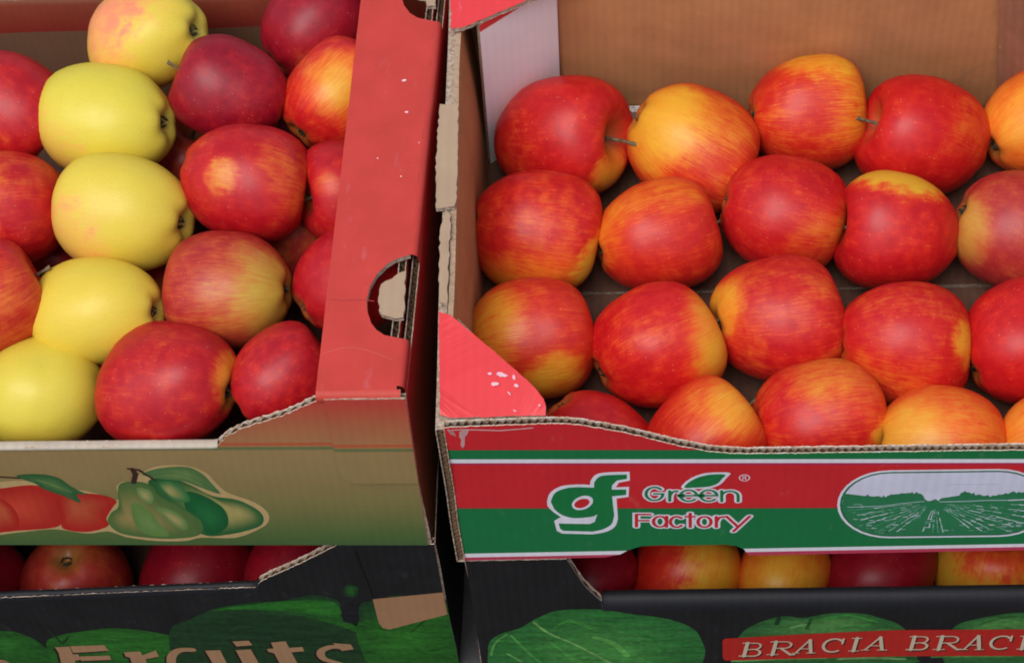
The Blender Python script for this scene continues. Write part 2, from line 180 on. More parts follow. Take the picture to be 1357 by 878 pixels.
        ('p',3,(.028,.205,.08),[(22.47,7.07),(22.6,7.03),(22.73,6.99),(22.82,6.97),(22.97,6.92),(23.07,6.9),(23.19,6.86),(23.32,6.83),(23.41,6.8),(23.57,6.75),(23.71,6.71),(23.8,6.69),(23.91,6.91),(24.01,6.66),(24.13,6.66),(24.29,6.6),(24.45,6.67),(24.6,6.64),(24.77,6.49),(24.83,6.77),(24.95,6.5),(25.06,6.66),(25.15,6.74),(25.25,6.85),(25.39,6.83),(25.54,6.87),(25.7,6.87),(25.86,6.99),(25.95,6.95),(26.12,6.95),(26.24,7.01),(26.34,6.95),(26.45,7.11),(26.55,6.88),(26.7,7.08),(26.87,6.89),(26.96,6.88),(27.14,6.59),(27.25,6.21),(27.42,5.98),(27.59,5.94),(27.68,6.04),(27.76,6.09),(27.88,6.19),(28.06,5.94),(28.18,6.27),(28.3,6.31),(28.43,6.35),(28.55,6.38),(28.71,6.43),(28.82,6.46),(28.92,6.49),(29.08,6.54),(29.2,6.58),(29.27,6.95),(29.35,6.94),(29.46,7.13),(29.61,6.95),(29.75,6.94),(29.91,6.74),(29.97,6.94),(30.15,6.54),(30.24,6.67),(30.37,6.65),(30.48,6.6),(30.61,6.45),(30.71,6.5),(30.85,6.59),(31.01,6.32),(31.09,6.51),(31.23,6.52),(31.33,6.47),(31.45,6.64),(31.56,6.6),(31.71,6.64),(31.84,6.81),(31.96,6.68),(32.1,6.82),(32.18,6.97),(32.3,6.97),(32.48,6.75),(32.55,6.95),(32.71,6.8),(32.85,6.87),(32.94,6.85),(33.1,6.79),(33.22,6.68),(33.34,6.62),(33.5,6.63),(33.62,6.3),(33.79,6.21),(33.91,6.19),(34.04,6.41),(34.26,5.82),(34.34,5.53),(34.4,4.76),(34.35,4.02),(34.19,3.34),(33.92,2.73),(33.56,2.23),(33.12,1.86),(32.62,1.63),(32.08,1.55),(25.65,1.59),(25.09,1.68),(24.53,1.91),(24.01,2.29),(23.54,2.8),(23.14,3.41),(22.83,4.11),(22.62,4.85),(22.51,5.62),(22.53,6.21)]),
        ('s',4,(.485,.571,.604),.077,[(22.87,5.34),(24.84,5.41),(26.04,5.7),(27.24,5.92)]),
        ('s',4,(.485,.571,.604),.092,[(28.17,5.82),(29.69,5.84),(30.9,5.93),(32.13,5.89),(33.33,5.98)]),
        ('s',4.4,(.665,.665,.745),.138,[(32.13,5.89),(33.64,5.97)]),
        ('s',4.8,(.275,.462,.371),.083,[(23.6,5.67),(23.41,5.71),(23.22,5.66)]),
        ('s',5.1,(.651,.708,.745),.043,[(26.58,5.59),(26.44,5.52),(26.29,5.53)]),
        ('s',5.4,(.275,.462,.371),.061,[(26.27,5.53),(26.14,5.55),(26.02,5.49)]),
        ('s',4.8,(.275,.462,.371),.062,[(25.94,5.47),(25.77,5.44),(25.59,5.41)]),
        ('s',5.1,(.462,.597,.565),.067,[(25.55,5.4),(25.35,5.39),(25.16,5.33)]),
        ('s',5.4,(.275,.462,.371),.083,[(25.1,5.32),(24.92,5.23),(24.72,5.25)]),
        ('s',4.8,(.651,.708,.745),.093,[(24.72,5.24),(24.56,5.15),(24.39,5.18)]),
        ('s',5.1,(.144,.361,.238),.064,[(24.38,5.18),(24.15,5.19),(23.93,5.1)]),
        ('s',5.4,(.144,.361,.238),.075,[(23.87,5.09),(23.64,5.06),(23.41,5.0)]),
        ('s',4.8,(.074,.283,.138),.112,[(23.36,4.99),(23.14,5.02),(22.93,4.91)]),
        ('s',5.1,(.275,.462,.371),.044,[(27.02,5.53),(26.91,5.48),(26.8,5.46)]),
        ('s',5.4,(.144,.361,.238),.051,[(26.77,5.45),(26.66,5.42),(26.54,5.37)]),
        ('s',4.8,(.074,.283,.138),.054,[(26.5,5.35),(26.38,5.34),(26.27,5.27)]),
        ('s',5.1,(.462,.597,.565),.067,[(26.2,5.25),(26.07,5.16),(25.94,5.16)]),
        ('s',5.4,(.144,.361,.238),.067,[(25.91,5.15),(25.73,5.14),(25.55,5.03)]),
        ('s',4.8,(.074,.283,.138),.075,[(25.43,4.99),(25.24,4.88),(25.04,4.85)]),
        ('s',5.1,(.275,.462,.371),.086,[(24.94,4.82),(24.74,4.71),(24.54,4.68)]),
        ('s',5.4,(.651,.708,.745),.066,[(24.47,4.66),(24.27,4.66),(24.09,4.53)]),
        ('s',4.8,(.462,.597,.565),.083,[(24.08,4.52),(23.8,4.38),(23.51,4.33)]),
        ('s',5.1,(.144,.361,.238),.039,[(27.09,5.41),(27.0,5.32),(26.9,5.31)]),
        ('s',5.4,(.462,.597,.565),.052,[(26.84,5.29),(26.73,5.28),(26.62,5.17)]),
        ('s',4.8,(.144,.361,.238),.047,[(26.55,5.14),(26.45,5.03),(26.34,5.03)]),
        ('s',5.1,(.462,.597,.565),.061,[(26.33,5.03),(26.17,4.95),(26.02,4.86)]),
        ('s',5.4,(.074,.283,.138),.059,[(25.91,4.81),(25.77,4.75),(25.64,4.67)]),
        ('s',4.8,(.074,.283,.138),.083,[(25.6,4.65),(25.46,4.61),(25.33,4.51)]),
        ('s',5.1,(.651,.708,.745),.084,[(25.25,4.47),(25.03,4.33),(24.8,4.24)]),
        ('s',5.4,(.651,.708,.745),.079,[(24.7,4.19),(24.49,4.13),(24.29,3.97)]),
        ('s',4.8,(.651,.708,.745),.114,[(24.16,3.91),(23.97,3.78),(23.78,3.71)]),
        ('s',5.1,(.074,.283,.138),.046,[(27.26,5.38),(27.18,5.32),(27.09,5.26)]),
        ('s',5.4,(.144,.361,.238),.05,[(27.05,5.22),(26.95,5.13),(26.85,5.08)]),
        ('s',4.8,(.144,.361,.238),.047,[(26.8,5.05),(26.7,4.92),(26.58,4.9)]),
        ('s',5.1,(.462,.597,.565),.052,[(26.56,4.88),(26.42,4.83),(26.29,4.69)]),
        ('s',5.4,(.462,.597,.565),.065,[(26.26,4.67),(26.11,4.58),(25.97,4.46)]),
        ('s',4.8,(.074,.283,.138),.076,[(25.9,4.41),(25.77,4.28),(25.64,4.23)]),
        ('s',5.1,(.275,.462,.371),.068,[(25.59,4.19),(25.43,4.03),(25.26,3.96)]),
        ('s',5.4,(.651,.708,.745),.095,[(25.18,3.91),(24.96,3.69),(24.74,3.59)]),
        ('s',4.8,(.275,.462,.371),.106,[(24.64,3.52),(24.41,3.29),(24.17,3.19)]),
        ('s',5.1,(.144,.361,.238),.104,[(24.13,3.16),(23.93,3.08),(23.75,2.89)]),
        ('s',5.4,(.275,.462,.371),.037,[(27.37,5.33),(27.3,5.23),(27.22,5.2)]),
        ('s',4.8,(.144,.361,.238),.043,[(27.22,5.19),(27.12,5.17),(27.03,5.02)]),
        ('s',5.1,(.275,.462,.371),.047,[(26.98,4.97),(26.89,4.91),(26.8,4.8)]),
        ('s',5.4,(.074,.283,.138),.052,[(26.77,4.77),(26.67,4.65),(26.57,4.59)]),
        ('s',4.8,(.144,.361,.238),.055,[(26.57,4.59),(26.45,4.54),(26.35,4.39)]),
        ('s',5.1,(.144,.361,.238),.073,[(26.32,4.36),(26.19,4.29),(26.06,4.12)]),
        ('s',5.4,(.651,.708,.745),.072,[(26.03,4.09),(25.87,3.97),(25.72,3.8)]),
        ('s',4.8,(.144,.361,.238),.09,[(25.65,3.73),(25.47,3.62),(25.29,3.4)]),
        ('s',5.1,(.074,.283,.138),.081,[(25.25,3.36),(25.07,3.25),(24.89,3.03)]),
        ('s',5.4,(.074,.283,.138),.097,[(24.85,2.99),(24.64,2.75),(24.42,2.59)]),
        ('s',4.8,(.074,.283,.138),.041,[(27.32,5.13),(27.25,5.1),(27.18,4.97)]),
        ('s',5.1,(.074,.283,.138),.042,[(27.15,4.93),(27.06,4.85),(26.98,4.72)]),
        ('s',5.4,(.275,.462,.371),.046,[(26.95,4.68),(26.84,4.62),(26.75,4.44)]),
        ('s',4.8,(.651,.708,.745),.051,[(26.71,4.39),(26.6,4.29),(26.49,4.14)]),
        ('s',5.1,(.275,.462,.371),.055,[(26.46,4.1),(26.33,3.95),(26.2,3.79)]),
        ('s',5.4,(.144,.361,.238),.067,[(26.14,3.71),(26.01,3.5),(25.88,3.4)]),
        ('s',4.8,(.651,.708,.745),.061,[(25.8,3.31),(25.69,3.13),(25.57,3.04)]),
        ('s',5.1,(.275,.462,.371),.098,[(25.55,3.01),(25.43,2.85),(25.3,2.71)]),
        ('s',5.4,(.074,.283,.138),.098,[(25.29,2.7),(25.11,2.49),(24.92,2.26)]),
        ('s',4.8,(.651,.708,.745),.044,[(27.36,5.0),(27.3,4.86),(27.24,4.8)]),
        ('s',5.1,(.144,.361,.238),.044,[(27.23,4.79),(27.16,4.71),(27.09,4.59)]),
        ('s',5.4,(.651,.708,.745),.049,[(27.05,4.53),(26.98,4.34),(26.89,4.28)]),
        ('s',4.8,(.651,.708,.745),.06,[(26.86,4.23),(26.77,4.02),(26.67,3.94)]),
        ('s',5.1,(.651,.708,.745),.053,[(26.65,3.91),(26.53,3.8),(26.43,3.56)]),
        ('s',5.4,(.462,.597,.565),.068,[(26.37,3.48),(26.28,3.34),(26.19,3.19)]),
        ('s',4.8,(.074,.283,.138),.084,[(26.16,3.15),(26.05,3.02),(25.95,2.82)]),
        ('s',5.1,(.275,.462,.371),.099,[(25.88,2.71),(25.71,2.45),(25.55,2.21)]),
        ('s',5.4,(.275,.462,.371),.046,[(27.41,4.84),(27.34,4.78),(27.28,4.59)]),
        ('s',4.8,(.275,.462,.371),.046,[(27.26,4.55),(27.2,4.36),(27.12,4.28)]),
        ('s',5.1,(.462,.597,.565),.061,[(27.08,4.2),(27.0,4.1),(26.92,3.88)]),
        ('s',5.4,(.275,.462,.371),.056,[(26.88,3.8),(26.81,3.63),(26.74,3.52)]),
        ('s',4.8,(.462,.597,.565),.072,[(26.7,3.45),(26.59,3.24),(26.49,3.02)]),
        ('s',5.1,(.275,.462,.371),.084,[(26.45,2.94),(26.36,2.79),(26.28,2.61)]),
        ('s',5.4,(.651,.708,.745),.079,[(26.24,2.52),(26.13,2.28),(26.02,2.1)]),
        ('s',4.8,(.462,.597,.565),.048,[(27.8,4.71),(27.79,4.54),(27.77,4.42)]),
        ('s',5.1,(.651,.708,.745),.047,[(27.77,4.4),(27.75,4.24),(27.74,4.04)]),
        ('s',5.4,(.651,.708,.745),.053,[(27.73,3.99),(27.71,3.83),(27.7,3.62)]),
        ('s',4.8,(.144,.361,.238),.055,[(27.68,3.49),(27.66,3.37),(27.65,3.15)]),
        ('s',5.1,(.074,.283,.138),.073,[(27.65,3.09),(27.63,2.84),(27.61,2.65)]),
        ('s',5.4,(.651,.708,.745),.069,[(27.6,2.62),(27.58,2.31),(27.55,2.09)]),
        ('s',4.8,(.651,.708,.745),.046,[(27.89,4.72),(27.89,4.6),(27.89,4.45)]),
        ('s',5.1,(.651,.708,.745),.04,[(27.89,4.4),(27.89,4.16),(27.88,4.05)]),
        ('s',5.4,(.651,.708,.745),.054,[(27.88,4.03),(27.88,3.89),(27.88,3.64)]),
        ('s',4.8,(.074,.283,.138),.059,[(27.88,3.55),(27.88,3.32),(27.87,3.18)]),
        ('s',5.1,(.651,.708,.745),.071,[(27.87,3.06),(27.87,2.81),(27.86,2.55)]),
        ('s',5.4,(.275,.462,.371),.039,[(27.97,4.9),(27.97,4.79),(27.98,4.64)]),
        ('s',4.8,(.462,.597,.565),.039,[(27.99,4.59),(28.0,4.46),(28.01,4.26)]),
        ('s',5.1,(.074,.283,.138),.042,[(28.01,4.24),(28.03,4.0),(28.03,3.89)]),
        ('s',5.4,(.074,.283,.138),.052,[(28.04,3.85),(28.05,3.68),(28.06,3.51)]),
        ('s',4.8,(.074,.283,.138),.056,[(28.07,3.4),(28.08,3.17),(28.09,3.01)]),
        ('s',5.1,(.275,.462,.371),.072,[(28.1,2.93),(28.11,2.73),(28.12,2.56)]),
        ('s',5.4,(.144,.361,.238),.066,[(28.12,2.54),(28.14,2.3),(28.16,1.95)]),
        ('s',4.8,(.144,.361,.238),.046,[(28.08,4.61),(28.1,4.46),(28.13,4.29)]),
        ('s',5.1,(.074,.283,.138),.047,[(28.14,4.2),(28.16,4.05),(28.19,3.88)]),
        ('s',5.4,(.144,.361,.238),.044,[(28.19,3.86),(28.21,3.68),(28.23,3.55)]),
        ('s',4.8,(.275,.462,.371),.06,[(28.24,3.51),(28.27,3.25),(28.3,3.11)]),
        ('s',5.1,(.275,.462,.371),.054,[(28.3,3.06),(28.34,2.79),(28.37,2.56)]),
        ('s',5.4,(.144,.361,.238),.065,[(28.38,2.49),(28.42,2.23),(28.47,1.89)]),
        ('s',4.8,(.462,.597,.565),.05,[(28.19,4.55),(28.23,4.36),(28.25,4.27)]),
        ('s',5.1,(.074,.283,.138),.047,[(28.27,4.21),(28.31,3.96),(28.35,3.82)]),
        ('s',5.4,(.651,.708,.745),.058,[(28.36,3.79),(28.4,3.6),(28.44,3.4)]),
        ('s',4.8,(.275,.462,.371),.068,[(28.46,3.34),(28.51,3.12),(28.57,2.84)]),
        ('s',5.1,(.462,.597,.565),.064,[(28.57,2.81),(28.61,2.64),(28.66,2.41)]),
        ('s',5.4,(.462,.597,.565),.067,[(28.68,2.33),(28.72,2.15),(28.77,1.92)]),
        ('s',4.8,(.144,.361,.238),.039,[(28.49,4.99),(28.57,4.82),(28.64,4.77)]),
        ('s',5.1,(.651,.708,.745),.042,[(28.66,4.75),(28.74,4.62),(28.83,4.49)]),
        ('s',5.4,(.144,.361,.238),.051,[(28.86,4.45),(28.95,4.37),(29.06,4.16)]),
        ('s',4.8,(.144,.361,.238),.059,[(29.1,4.11),(29.21,3.91),(29.31,3.79)]),
        ('s',5.1,(.275,.462,.371),.059,[(29.33,3.77),(29.44,3.62),(29.56,3.43)]),
        ('s',5.4,(.651,.708,.745),.077,[(29.63,3.33),(29.78,3.14),(29.95,2.87)]),
        ('s',4.8,(.651,.708,.745),.064,[(29.97,2.84),(30.1,2.67),(30.24,2.44)]),
        ('s',5.1,(.144,.361,.238),.042,[(28.55,5.05),(28.63,5.01),(28.72,4.84)]),
        ('s',5.4,(.651,.708,.745),.042,[(28.75,4.81),(28.85,4.72),(28.96,4.55)]),
        ('s',4.8,(.275,.462,.371),.055,[(28.97,4.54),(29.08,4.39),(29.18,4.28)]),
        ('s',5.1,(.275,.462,.371),.063,[(29.18,4.28),(29.29,4.16),(29.4,4.02)]),
        ('s',5.4,(.074,.283,.138),.052,[(29.43,3.98),(29.54,3.9),(29.66,3.7)]),
        ('s',4.8,(.462,.597,.565),.063,[(29.74,3.6),(29.87,3.43),(29.98,3.31)]),
        ('s',5.1,(.651,.708,.745),.077,[(30.02,3.27),(30.13,3.18),(30.26,2.98)]),
        ('s',5.4,(.462,.597,.565),.057,[(30.27,2.96),(30.42,2.74),(30.55,2.62)]),
        ('s',4.8,(.651,.708,.745),.078,[(30.65,2.5),(30.84,2.24),(31.02,2.05)]),
        ('s',5.1,(.144,.361,.238),.04,[(28.54,5.2),(28.61,5.16),(28.7,5.03)]),
        ('s',5.4,(.462,.597,.565),.043,[(28.76,4.97),(28.84,4.95),(28.93,4.79)]),
        ('s',4.8,(.275,.462,.371),.055,[(28.94,4.78),(29.05,4.69),(29.16,4.56)]),
        ('s',5.1,(.144,.361,.238),.057,[(29.2,4.52),(29.33,4.4),(29.46,4.26)]),
        ('s',5.4,(.651,.708,.745),.057,[(29.5,4.21),(29.66,4.05),(29.81,3.9)]),
        ('s',4.8,(.074,.283,.138),.06,[(29.87,3.85),(30.01,3.7),(30.16,3.55)]),
        ('s',5.1,(.462,.597,.565),.082,[(30.24,3.47),(30.39,3.34),(30.54,3.16)]),
        ('s',5.4,(.462,.597,.565),.081,[(30.64,3.06),(30.81,2.94),(30.98,2.72)]),
        ('s',4.8,(.462,.597,.565),.061,[(30.99,2.71),(31.19,2.55),(31.41,2.28)]),
        ('s',5.1,(.074,.283,.138),.043,[(28.85,5.04),(28.97,4.92),(29.08,4.85)]),
        ('s',5.4,(.144,.361,.238),.052,[(29.12,4.82),(29.24,4.76),(29.36,4.61)]),
        ('s',4.8,(.144,.361,.238),.056,[(29.39,4.59),(29.53,4.46),(29.66,4.37)]),
        ('s',5.1,(.144,.361,.238),.068,[(29.72,4.31),(29.89,4.13),(30.05,4.04)]),
        ('s',5.4,(.144,.361,.238),.068,[(30.08,4.01),(30.27,3.89),(30.48,3.69)]),
        ('s',4.8,(.462,.597,.565),.089,[(30.51,3.66),(30.73,3.5),(30.95,3.29)]),
        ('s',5.1,(.074,.283,.138),.067,[(31.02,3.23),(31.23,3.02),(31.43,2.89)]),
        ('s',5.4,(.074,.283,.138),.084,[(31.52,2.81),(31.74,2.69),(31.98,2.43)]),
        ('s',4.8,(.144,.361,.238),.117,[(32.07,2.36),(32.33,2.19),(32.6,1.91)]),
        ('s',5.1,(.074,.283,.138),.039,[(28.69,5.31),(28.78,5.24),(28.88,5.18)]),
        ('s',5.4,(.074,.283,.138),.044,[(28.93,5.14),(29.04,5.09),(29.15,4.99)]),
        ('s',4.8,(.144,.361,.238),.053,[(29.19,4.97),(29.32,4.83),(29.44,4.8)]),
        ('s',5.1,(.144,.361,.238),.052,[(29.45,4.79),(29.58,4.74),(29.72,4.61)]),
        ('s',5.4,(.275,.462,.371),.058,[(29.78,4.57),(29.91,4.52),(30.04,4.39)]),
        ('s',4.8,(.144,.361,.238),.07,[(30.06,4.38),(30.19,4.29),(30.32,4.2)]),
        ('s',5.1,(.462,.597,.565),.075,[(30.4,4.15),(30.61,4.02),(30.81,3.87)]),
        ('s',5.4,(.651,.708,.745),.062,[(30.83,3.86),(31.06,3.74),(31.3,3.54)]),
        ('s',4.8,(.275,.462,.371),.088,[(31.35,3.51),(31.58,3.31),(31.8,3.2)]),
        ('s',5.1,(.144,.361,.238),.09,[(31.82,3.19),(32.0,3.09),(32.19,2.95)]),
        ('s',5.4,(.462,.597,.565),.098,[(32.31,2.86),(32.57,2.7),(32.83,2.51)]),
        ('s',4.8,(.275,.462,.371),.045,[(28.62,5.46),(28.73,5.46),(28.84,5.34)]),
        ('s',5.1,(.275,.462,.371),.051,[(28.91,5.31),(29.01,5.28),(29.12,5.19)]),
        ('s',5.4,(.144,.361,.238),.055,[(29.17,5.17),(29.29,5.09),(29.4,5.05)]),
        ('s',4.8,(.651,.708,.745),.044,[(29.41,5.04),(29.55,4.91),(29.67,4.91)]),
        ('s',5.1,(.074,.283,.138),.059,[(29.72,4.88),(29.89,4.79),(30.07,4.7)]),
        ('s',5.4,(.651,.708,.745),.074,[(30.08,4.69),(30.23,4.57),(30.38,4.54)]),
        ('s',4.8,(.651,.708,.745),.069,[(30.42,4.52),(30.59,4.41),(30.76,4.34)]),
        ('s',5.1,(.074,.283,.138),.074,[(30.78,4.33),(30.95,4.28),(31.14,4.14)]),
        ('s',5.4,(.074,.283,.138),.089,[(31.22,4.1),(31.43,3.94),(31.62,3.88)]),
        ('s',4.8,(.651,.708,.745),.092,[(31.65,3.87),(31.84,3.72),(32.02,3.68)]),
        ('s',5.1,(.462,.597,.565),.115,[(32.08,3.64),(32.39,3.44),(32.69,3.33)]),
        ('s',5.4,(.651,.708,.745),.09,[(32.71,3.31),(33.06,3.08),(33.41,2.95)]),
        ('s',4.8,(.462,.597,.565),.043,[(28.83,5.48),(28.95,5.45),(29.07,5.39)]),
        ('s',5.1,(.144,.361,.238),.055,[(29.09,5.38),(29.2,5.4),(29.32,5.29)]),
        ('s',5.4,(.144,.361,.238),.053,[(29.38,5.27),(29.5,5.23),(29.63,5.18)]),
        ('s',4.8,(.462,.597,.565),.053,[(29.65,5.17),(29.81,5.07),(29.97,5.05)]),
        ('s',5.1,(.074,.283,.138),.062,[(29.99,5.04),(30.17,4.98),(30.35,4.9)]),
        ('s',5.4,(.651,.708,.745),.054,[(30.42,4.87),(30.61,4.82),(30.81,4.73)]),
        ('s',4.8,(.275,.462,.371),.065,[(30.88,4.7),(31.08,4.61),(31.27,4.55)]),
        ('s',5.1,(.462,.597,.565),.081,[(31.4,4.5),(31.64,4.42),(31.89,4.31)]),
        ('s',5.4,(.074,.283,.138),.073,[(31.98,4.28),(32.22,4.19),(32.45,4.1)]),
        ('s',4.8,(.462,.597,.565),.076,[(32.57,4.05),(32.83,3.94),(33.08,3.86)]),
        ('s',5.1,(.651,.708,.745),.084,[(33.17,3.82),(33.54,3.67),(33.9,3.55)]),
        ('s',5.4,(.144,.361,.238),.063,[(29.52,5.44),(29.66,5.4),(29.81,5.37)]),
        ('s',4.8,(.144,.361,.238),.057,[(29.9,5.35),(30.08,5.25),(30.25,5.26)]),
        ('s',5.1,(.651,.708,.745),.067,[(30.32,5.25),(30.52,5.2),(30.71,5.15)]),
        ('s',5.4,(.074,.283,.138),.079,[(30.75,5.14),(30.97,5.05),(31.18,5.04)]),
        ('s',4.8,(.651,.708,.745),.074,[(31.23,5.03),(31.4,5.03),(31.59,4.94)]),
        ('s',5.1,(.074,.283,.138),.094,[(31.62,4.93),(31.84,4.9),(32.06,4.83)]),
        ('s',5.4,(.462,.597,.565),.074,[(32.16,4.8),(32.45,4.73),(32.73,4.66)]),
        ('s',4.8,(.651,.708,.745),.101,[(32.75,4.66),(33.05,4.54),(33.33,4.52)]),
        ('s',5.1,(.144,.361,.238),.091,[(33.41,4.5),(33.65,4.42),(33.88,4.38)]),
        ('s',5.4,(.275,.462,.371),.082,[(32.32,5.38),(32.54,5.33),(32.75,5.33)]),
        ('s',4.8,(.651,.708,.745),.101,[(32.82,5.32),(33.09,5.26),(33.35,5.27)]),
        ('s',5.1,(.651,.708,.745),.114,[(33.48,5.25),(33.78,5.26),(34.08,5.19)]),
        ('s',5.8,(.546,.631,.644),.04,[(24.7,5.3),(24.85,5.28)]),
        ('s',6.1,(.546,.631,.644),.068,[(24.48,2.58),(24.76,2.55)]),
        ('s',6.4,(.337,.509,.434),.07,[(31.42,2.18),(31.7,2.18)]),
        ('s',6.4,(.337,.509,.434),.043,[(25.27,4.94),(25.44,4.89)]),
        ('s',5.8,(.012,.144,.045),.058,[(31.4,3.35),(31.62,3.38)]),
        ('s',6.1,(.159,.371,.246),.052,[(32.21,3.84),(32.42,3.81)]),
        ('s',6.4,(.546,.631,.644),.044,[(29.94,4.7),(30.11,4.66)]),
        ('s',5.8,(.012,.144,.045),.042,[(30.75,4.86),(30.91,4.84)]),
        ('s',6.1,(.012,.144,.045),.054,[(28.11,3.78),(28.33,3.73)]),
        ('s',6.4,(.337,.509,.434),.056,[(24.91,3.71),(25.13,3.67)]),
        ('s',5.8,(.337,.509,.434),.05,[(30.85,4.09),(31.04,4.12)]),
        ('s',6.1,(.159,.371,.246),.052,[(31.2,3.88),(31.4,3.83)]),
        ('s',6.4,(.012,.144,.045),.042,[(31.94,4.79),(32.1,4.79)]),
        ('s',5.8,(.546,.631,.644),.056,[(30.56,3.51),(30.78,3.52)]),
        ('s',6.1,(.546,.631,.644),.056,[(25.6,3.69),(25.82,3.73)]),
        ('s',5.8,(.012,.144,.045),.042,[(26.39,5.0),(26.55,4.99)]),
        ('s',6.1,(.672,.738,.776),.064,[(25.75,2.94),(26.01,2.97)]),
        ('s',6.4,(.012,.144,.045),.039,[(26.62,5.35),(26.75,5.37)]),
        ('s',5.8,(.672,.738,.776),.059,[(30.28,3.3),(30.52,3.24)]),
        ('s',6.1,(.672,.738,.776),.064,[(31.44,2.76),(31.7,2.75)]),
        ('s',6.4,(.672,.738,.776),.063,[(32.17,2.82),(32.42,2.84)]),
        ('s',5.8,(.012,.144,.045),.058,[(24.04,3.54),(24.28,3.49)]),
        ('s',6.1,(.159,.371,.246),.073,[(24.71,2.12),(25.01,2.11)]),
        ('s',6.4,(.159,.371,.246),.075,[(24.96,1.93),(25.27,1.93)]),
        ('s',5.8,(.546,.631,.644),.044,[(28.5,4.81),(28.66,4.81)]),
        ('s',6.1,(.337,.509,.434),.066,[(31.87,2.5),(32.13,2.54)]),
        ('s',5.8,(.337,.509,.434),.065,[(33.0,2.56),(33.27,2.51)]),
        ('s',6.1,(.672,.738,.776),.053,[(26.26,4.01),(26.47,3.97)]),
        ('s',6.4,(.012,.144,.045),.051,[(26.34,4.17),(26.54,4.2)]),
        ('s',5.8,(.337,.509,.434),.061,[(27.59,3.21),(27.84,3.19)]),
        ('s',6.1,(.012,.144,.045),.074,[(25.23,2.02),(25.53,2.06)]),
        ('s',6.4,(.546,.631,.644),.054,[(31.47,3.67),(31.69,3.64)]),
        ('s',5.8,(.012,.144,.045),.063,[(23.88,3.11),(24.13,3.09)]),
        ('s',6.1,(.159,.371,.246),.07,[(28.91,2.24),(29.2,2.23)]),
        ('s',5.8,(.672,.738,.776),.055,[(31.05,3.58),(31.27,3.56)]),
        ('s',6.1,(.159,.371,.246),.056,[(26.83,3.67),(27.05,3.62)]),
        ('s',6.4,(.672,.738,.776),.051,[(31.32,3.98),(31.51,4.0)]),
        ('s',5.8,(.159,.371,.246),.067,[(25.33,2.69),(25.6,2.72)]),
        ('s',6.4,(.337,.509,.434),.057,[(25.22,3.58),(25.45,3.59)]),
        ('s',6.1,(.159,.371,.246),.04,[(27.35,5.2),(27.49,5.21)]),
        ('s',6.4,(.159,.371,.246),.042,[(24.82,5.04),(24.98,5.04)]),
        ('s',5.8,(.672,.738,.776),.056,[(27.73,3.65),(27.95,3.64)]),
        ('s',6.1,(.672,.738,.776),.056,[(23.33,3.8),(23.56,3.77)]),
        ('s',6.4,(.546,.631,.644),.053,[(31.2,3.78),(31.4,3.79)]),
        ('s',5.8,(.337,.509,.434),.044,[(32.84,4.6),(33.01,4.56)]),
        ('s',6.1,(.672,.738,.776),.063,[(31.34,2.83),(31.59,2.86)]),
        ('s',5.8,(.672,.738,.776),.058,[(27.88,3.4),(28.11,3.43)]),
        ('s',6.1,(.337,.509,.434),.04,[(29.16,5.09),(29.3,5.12)]),
        ('s',6.4,(.012,.144,.045),.047,[(33.01,4.36),(33.19,4.32)]),
        ('s',5.8,(.012,.144,.045),.042,[(32.1,4.8),(32.26,4.81)]),
        ('s',6.1,(.159,.371,.246),.072,[(24.4,2.25),(24.7,2.23)]),
        ('s',6.4,(.546,.631,.644),.06,[(24.39,3.36),(24.63,3.36)]),
        ('s',5.8,(.672,.738,.776),.045,[(30.7,4.58),(30.87,4.57)]),
        ('s',6.1,(.159,.371,.246),.052,[(27.93,4.06),(28.14,4.01)]),
        ('s',6.4,(.012,.144,.045),.06,[(29.72,3.19),(29.96,3.19)]),
        ('s',6.1,(.546,.631,.644),.05,[(23.82,4.32),(24.02,4.28)]),
        ('s',6.4,(.012,.144,.045),.07,[(33.1,2.1),(33.38,2.11)]),
        ('s',6.1,(.012,.144,.045),.051,[(25.32,4.19),(25.52,4.18)]),
        ('s',5.8,(.546,.631,.644),.063,[(32.36,2.79),(32.61,2.81)]),
        ('s',6.1,(.159,.371,.246),.067,[(32.45,2.44),(32.72,2.47)]),
        ('s',6.4,(.546,.631,.644),.053,[(26.2,4.01),(26.4,4.03)]),
        ('s',6.1,(.337,.509,.434),.06,[(24.25,3.34),(24.49,3.34)]),
        ('s',5.8,(.672,.738,.776),.061,[(32.47,3.0),(32.72,2.99)]),
        ('s',6.4,(.672,.738,.776),.064,[(24.16,2.99),(24.43,2.94)]),
        ('s',5.8,(.546,.631,.644),.066,[(32.15,2.57),(32.42,2.53)]),
        ('s',6.1,(.337,.509,.434),.049,[(24.25,4.43),(24.44,4.41)]),
        ('s',6.4,(.546,.631,.644),.046,[(26.47,4.66),(26.64,4.65)]),
        ('s',5.8,(.012,.144,.045),.052,[(24.16,4.14),(24.36,4.15)]),
        ('s',6.1,(.337,.509,.434),.041,[(32.94,4.91),(33.09,4.9)]),
        ('s',6.4,(.546,.631,.644),.058,[(31.86,3.33),(32.09,3.33)]),
        ('s',5.8,(.672,.738,.776),.058,[(24.27,3.59),(24.5,3.62)]),
        ('s',6.1,(.672,.738,.776),.05,[(32.56,4.05),(32.74,4.07)]),
        ('s',6.4,(.337,.509,.434),.054,[(27.02,3.88),(27.23,3.88)]),
        ('s',6.4,(.546,.631,.644),.038,[(23.59,5.55),(23.72,5.57)]),
        ('s',6.1,(.159,.371,.246),.071,[(25.01,2.33),(25.3,2.29)]),
        ('s',6.4,(.546,.631,.644),.052,[(27.01,4.1),(27.2,4.14)]),
        ('s',5.8,(.337,.509,.434),.07,[(33.15,2.13),(33.44,2.07)]),
        ('s',6.1,(.012,.144,.045),.074,[(24.92,1.98),(25.23,1.95)]),
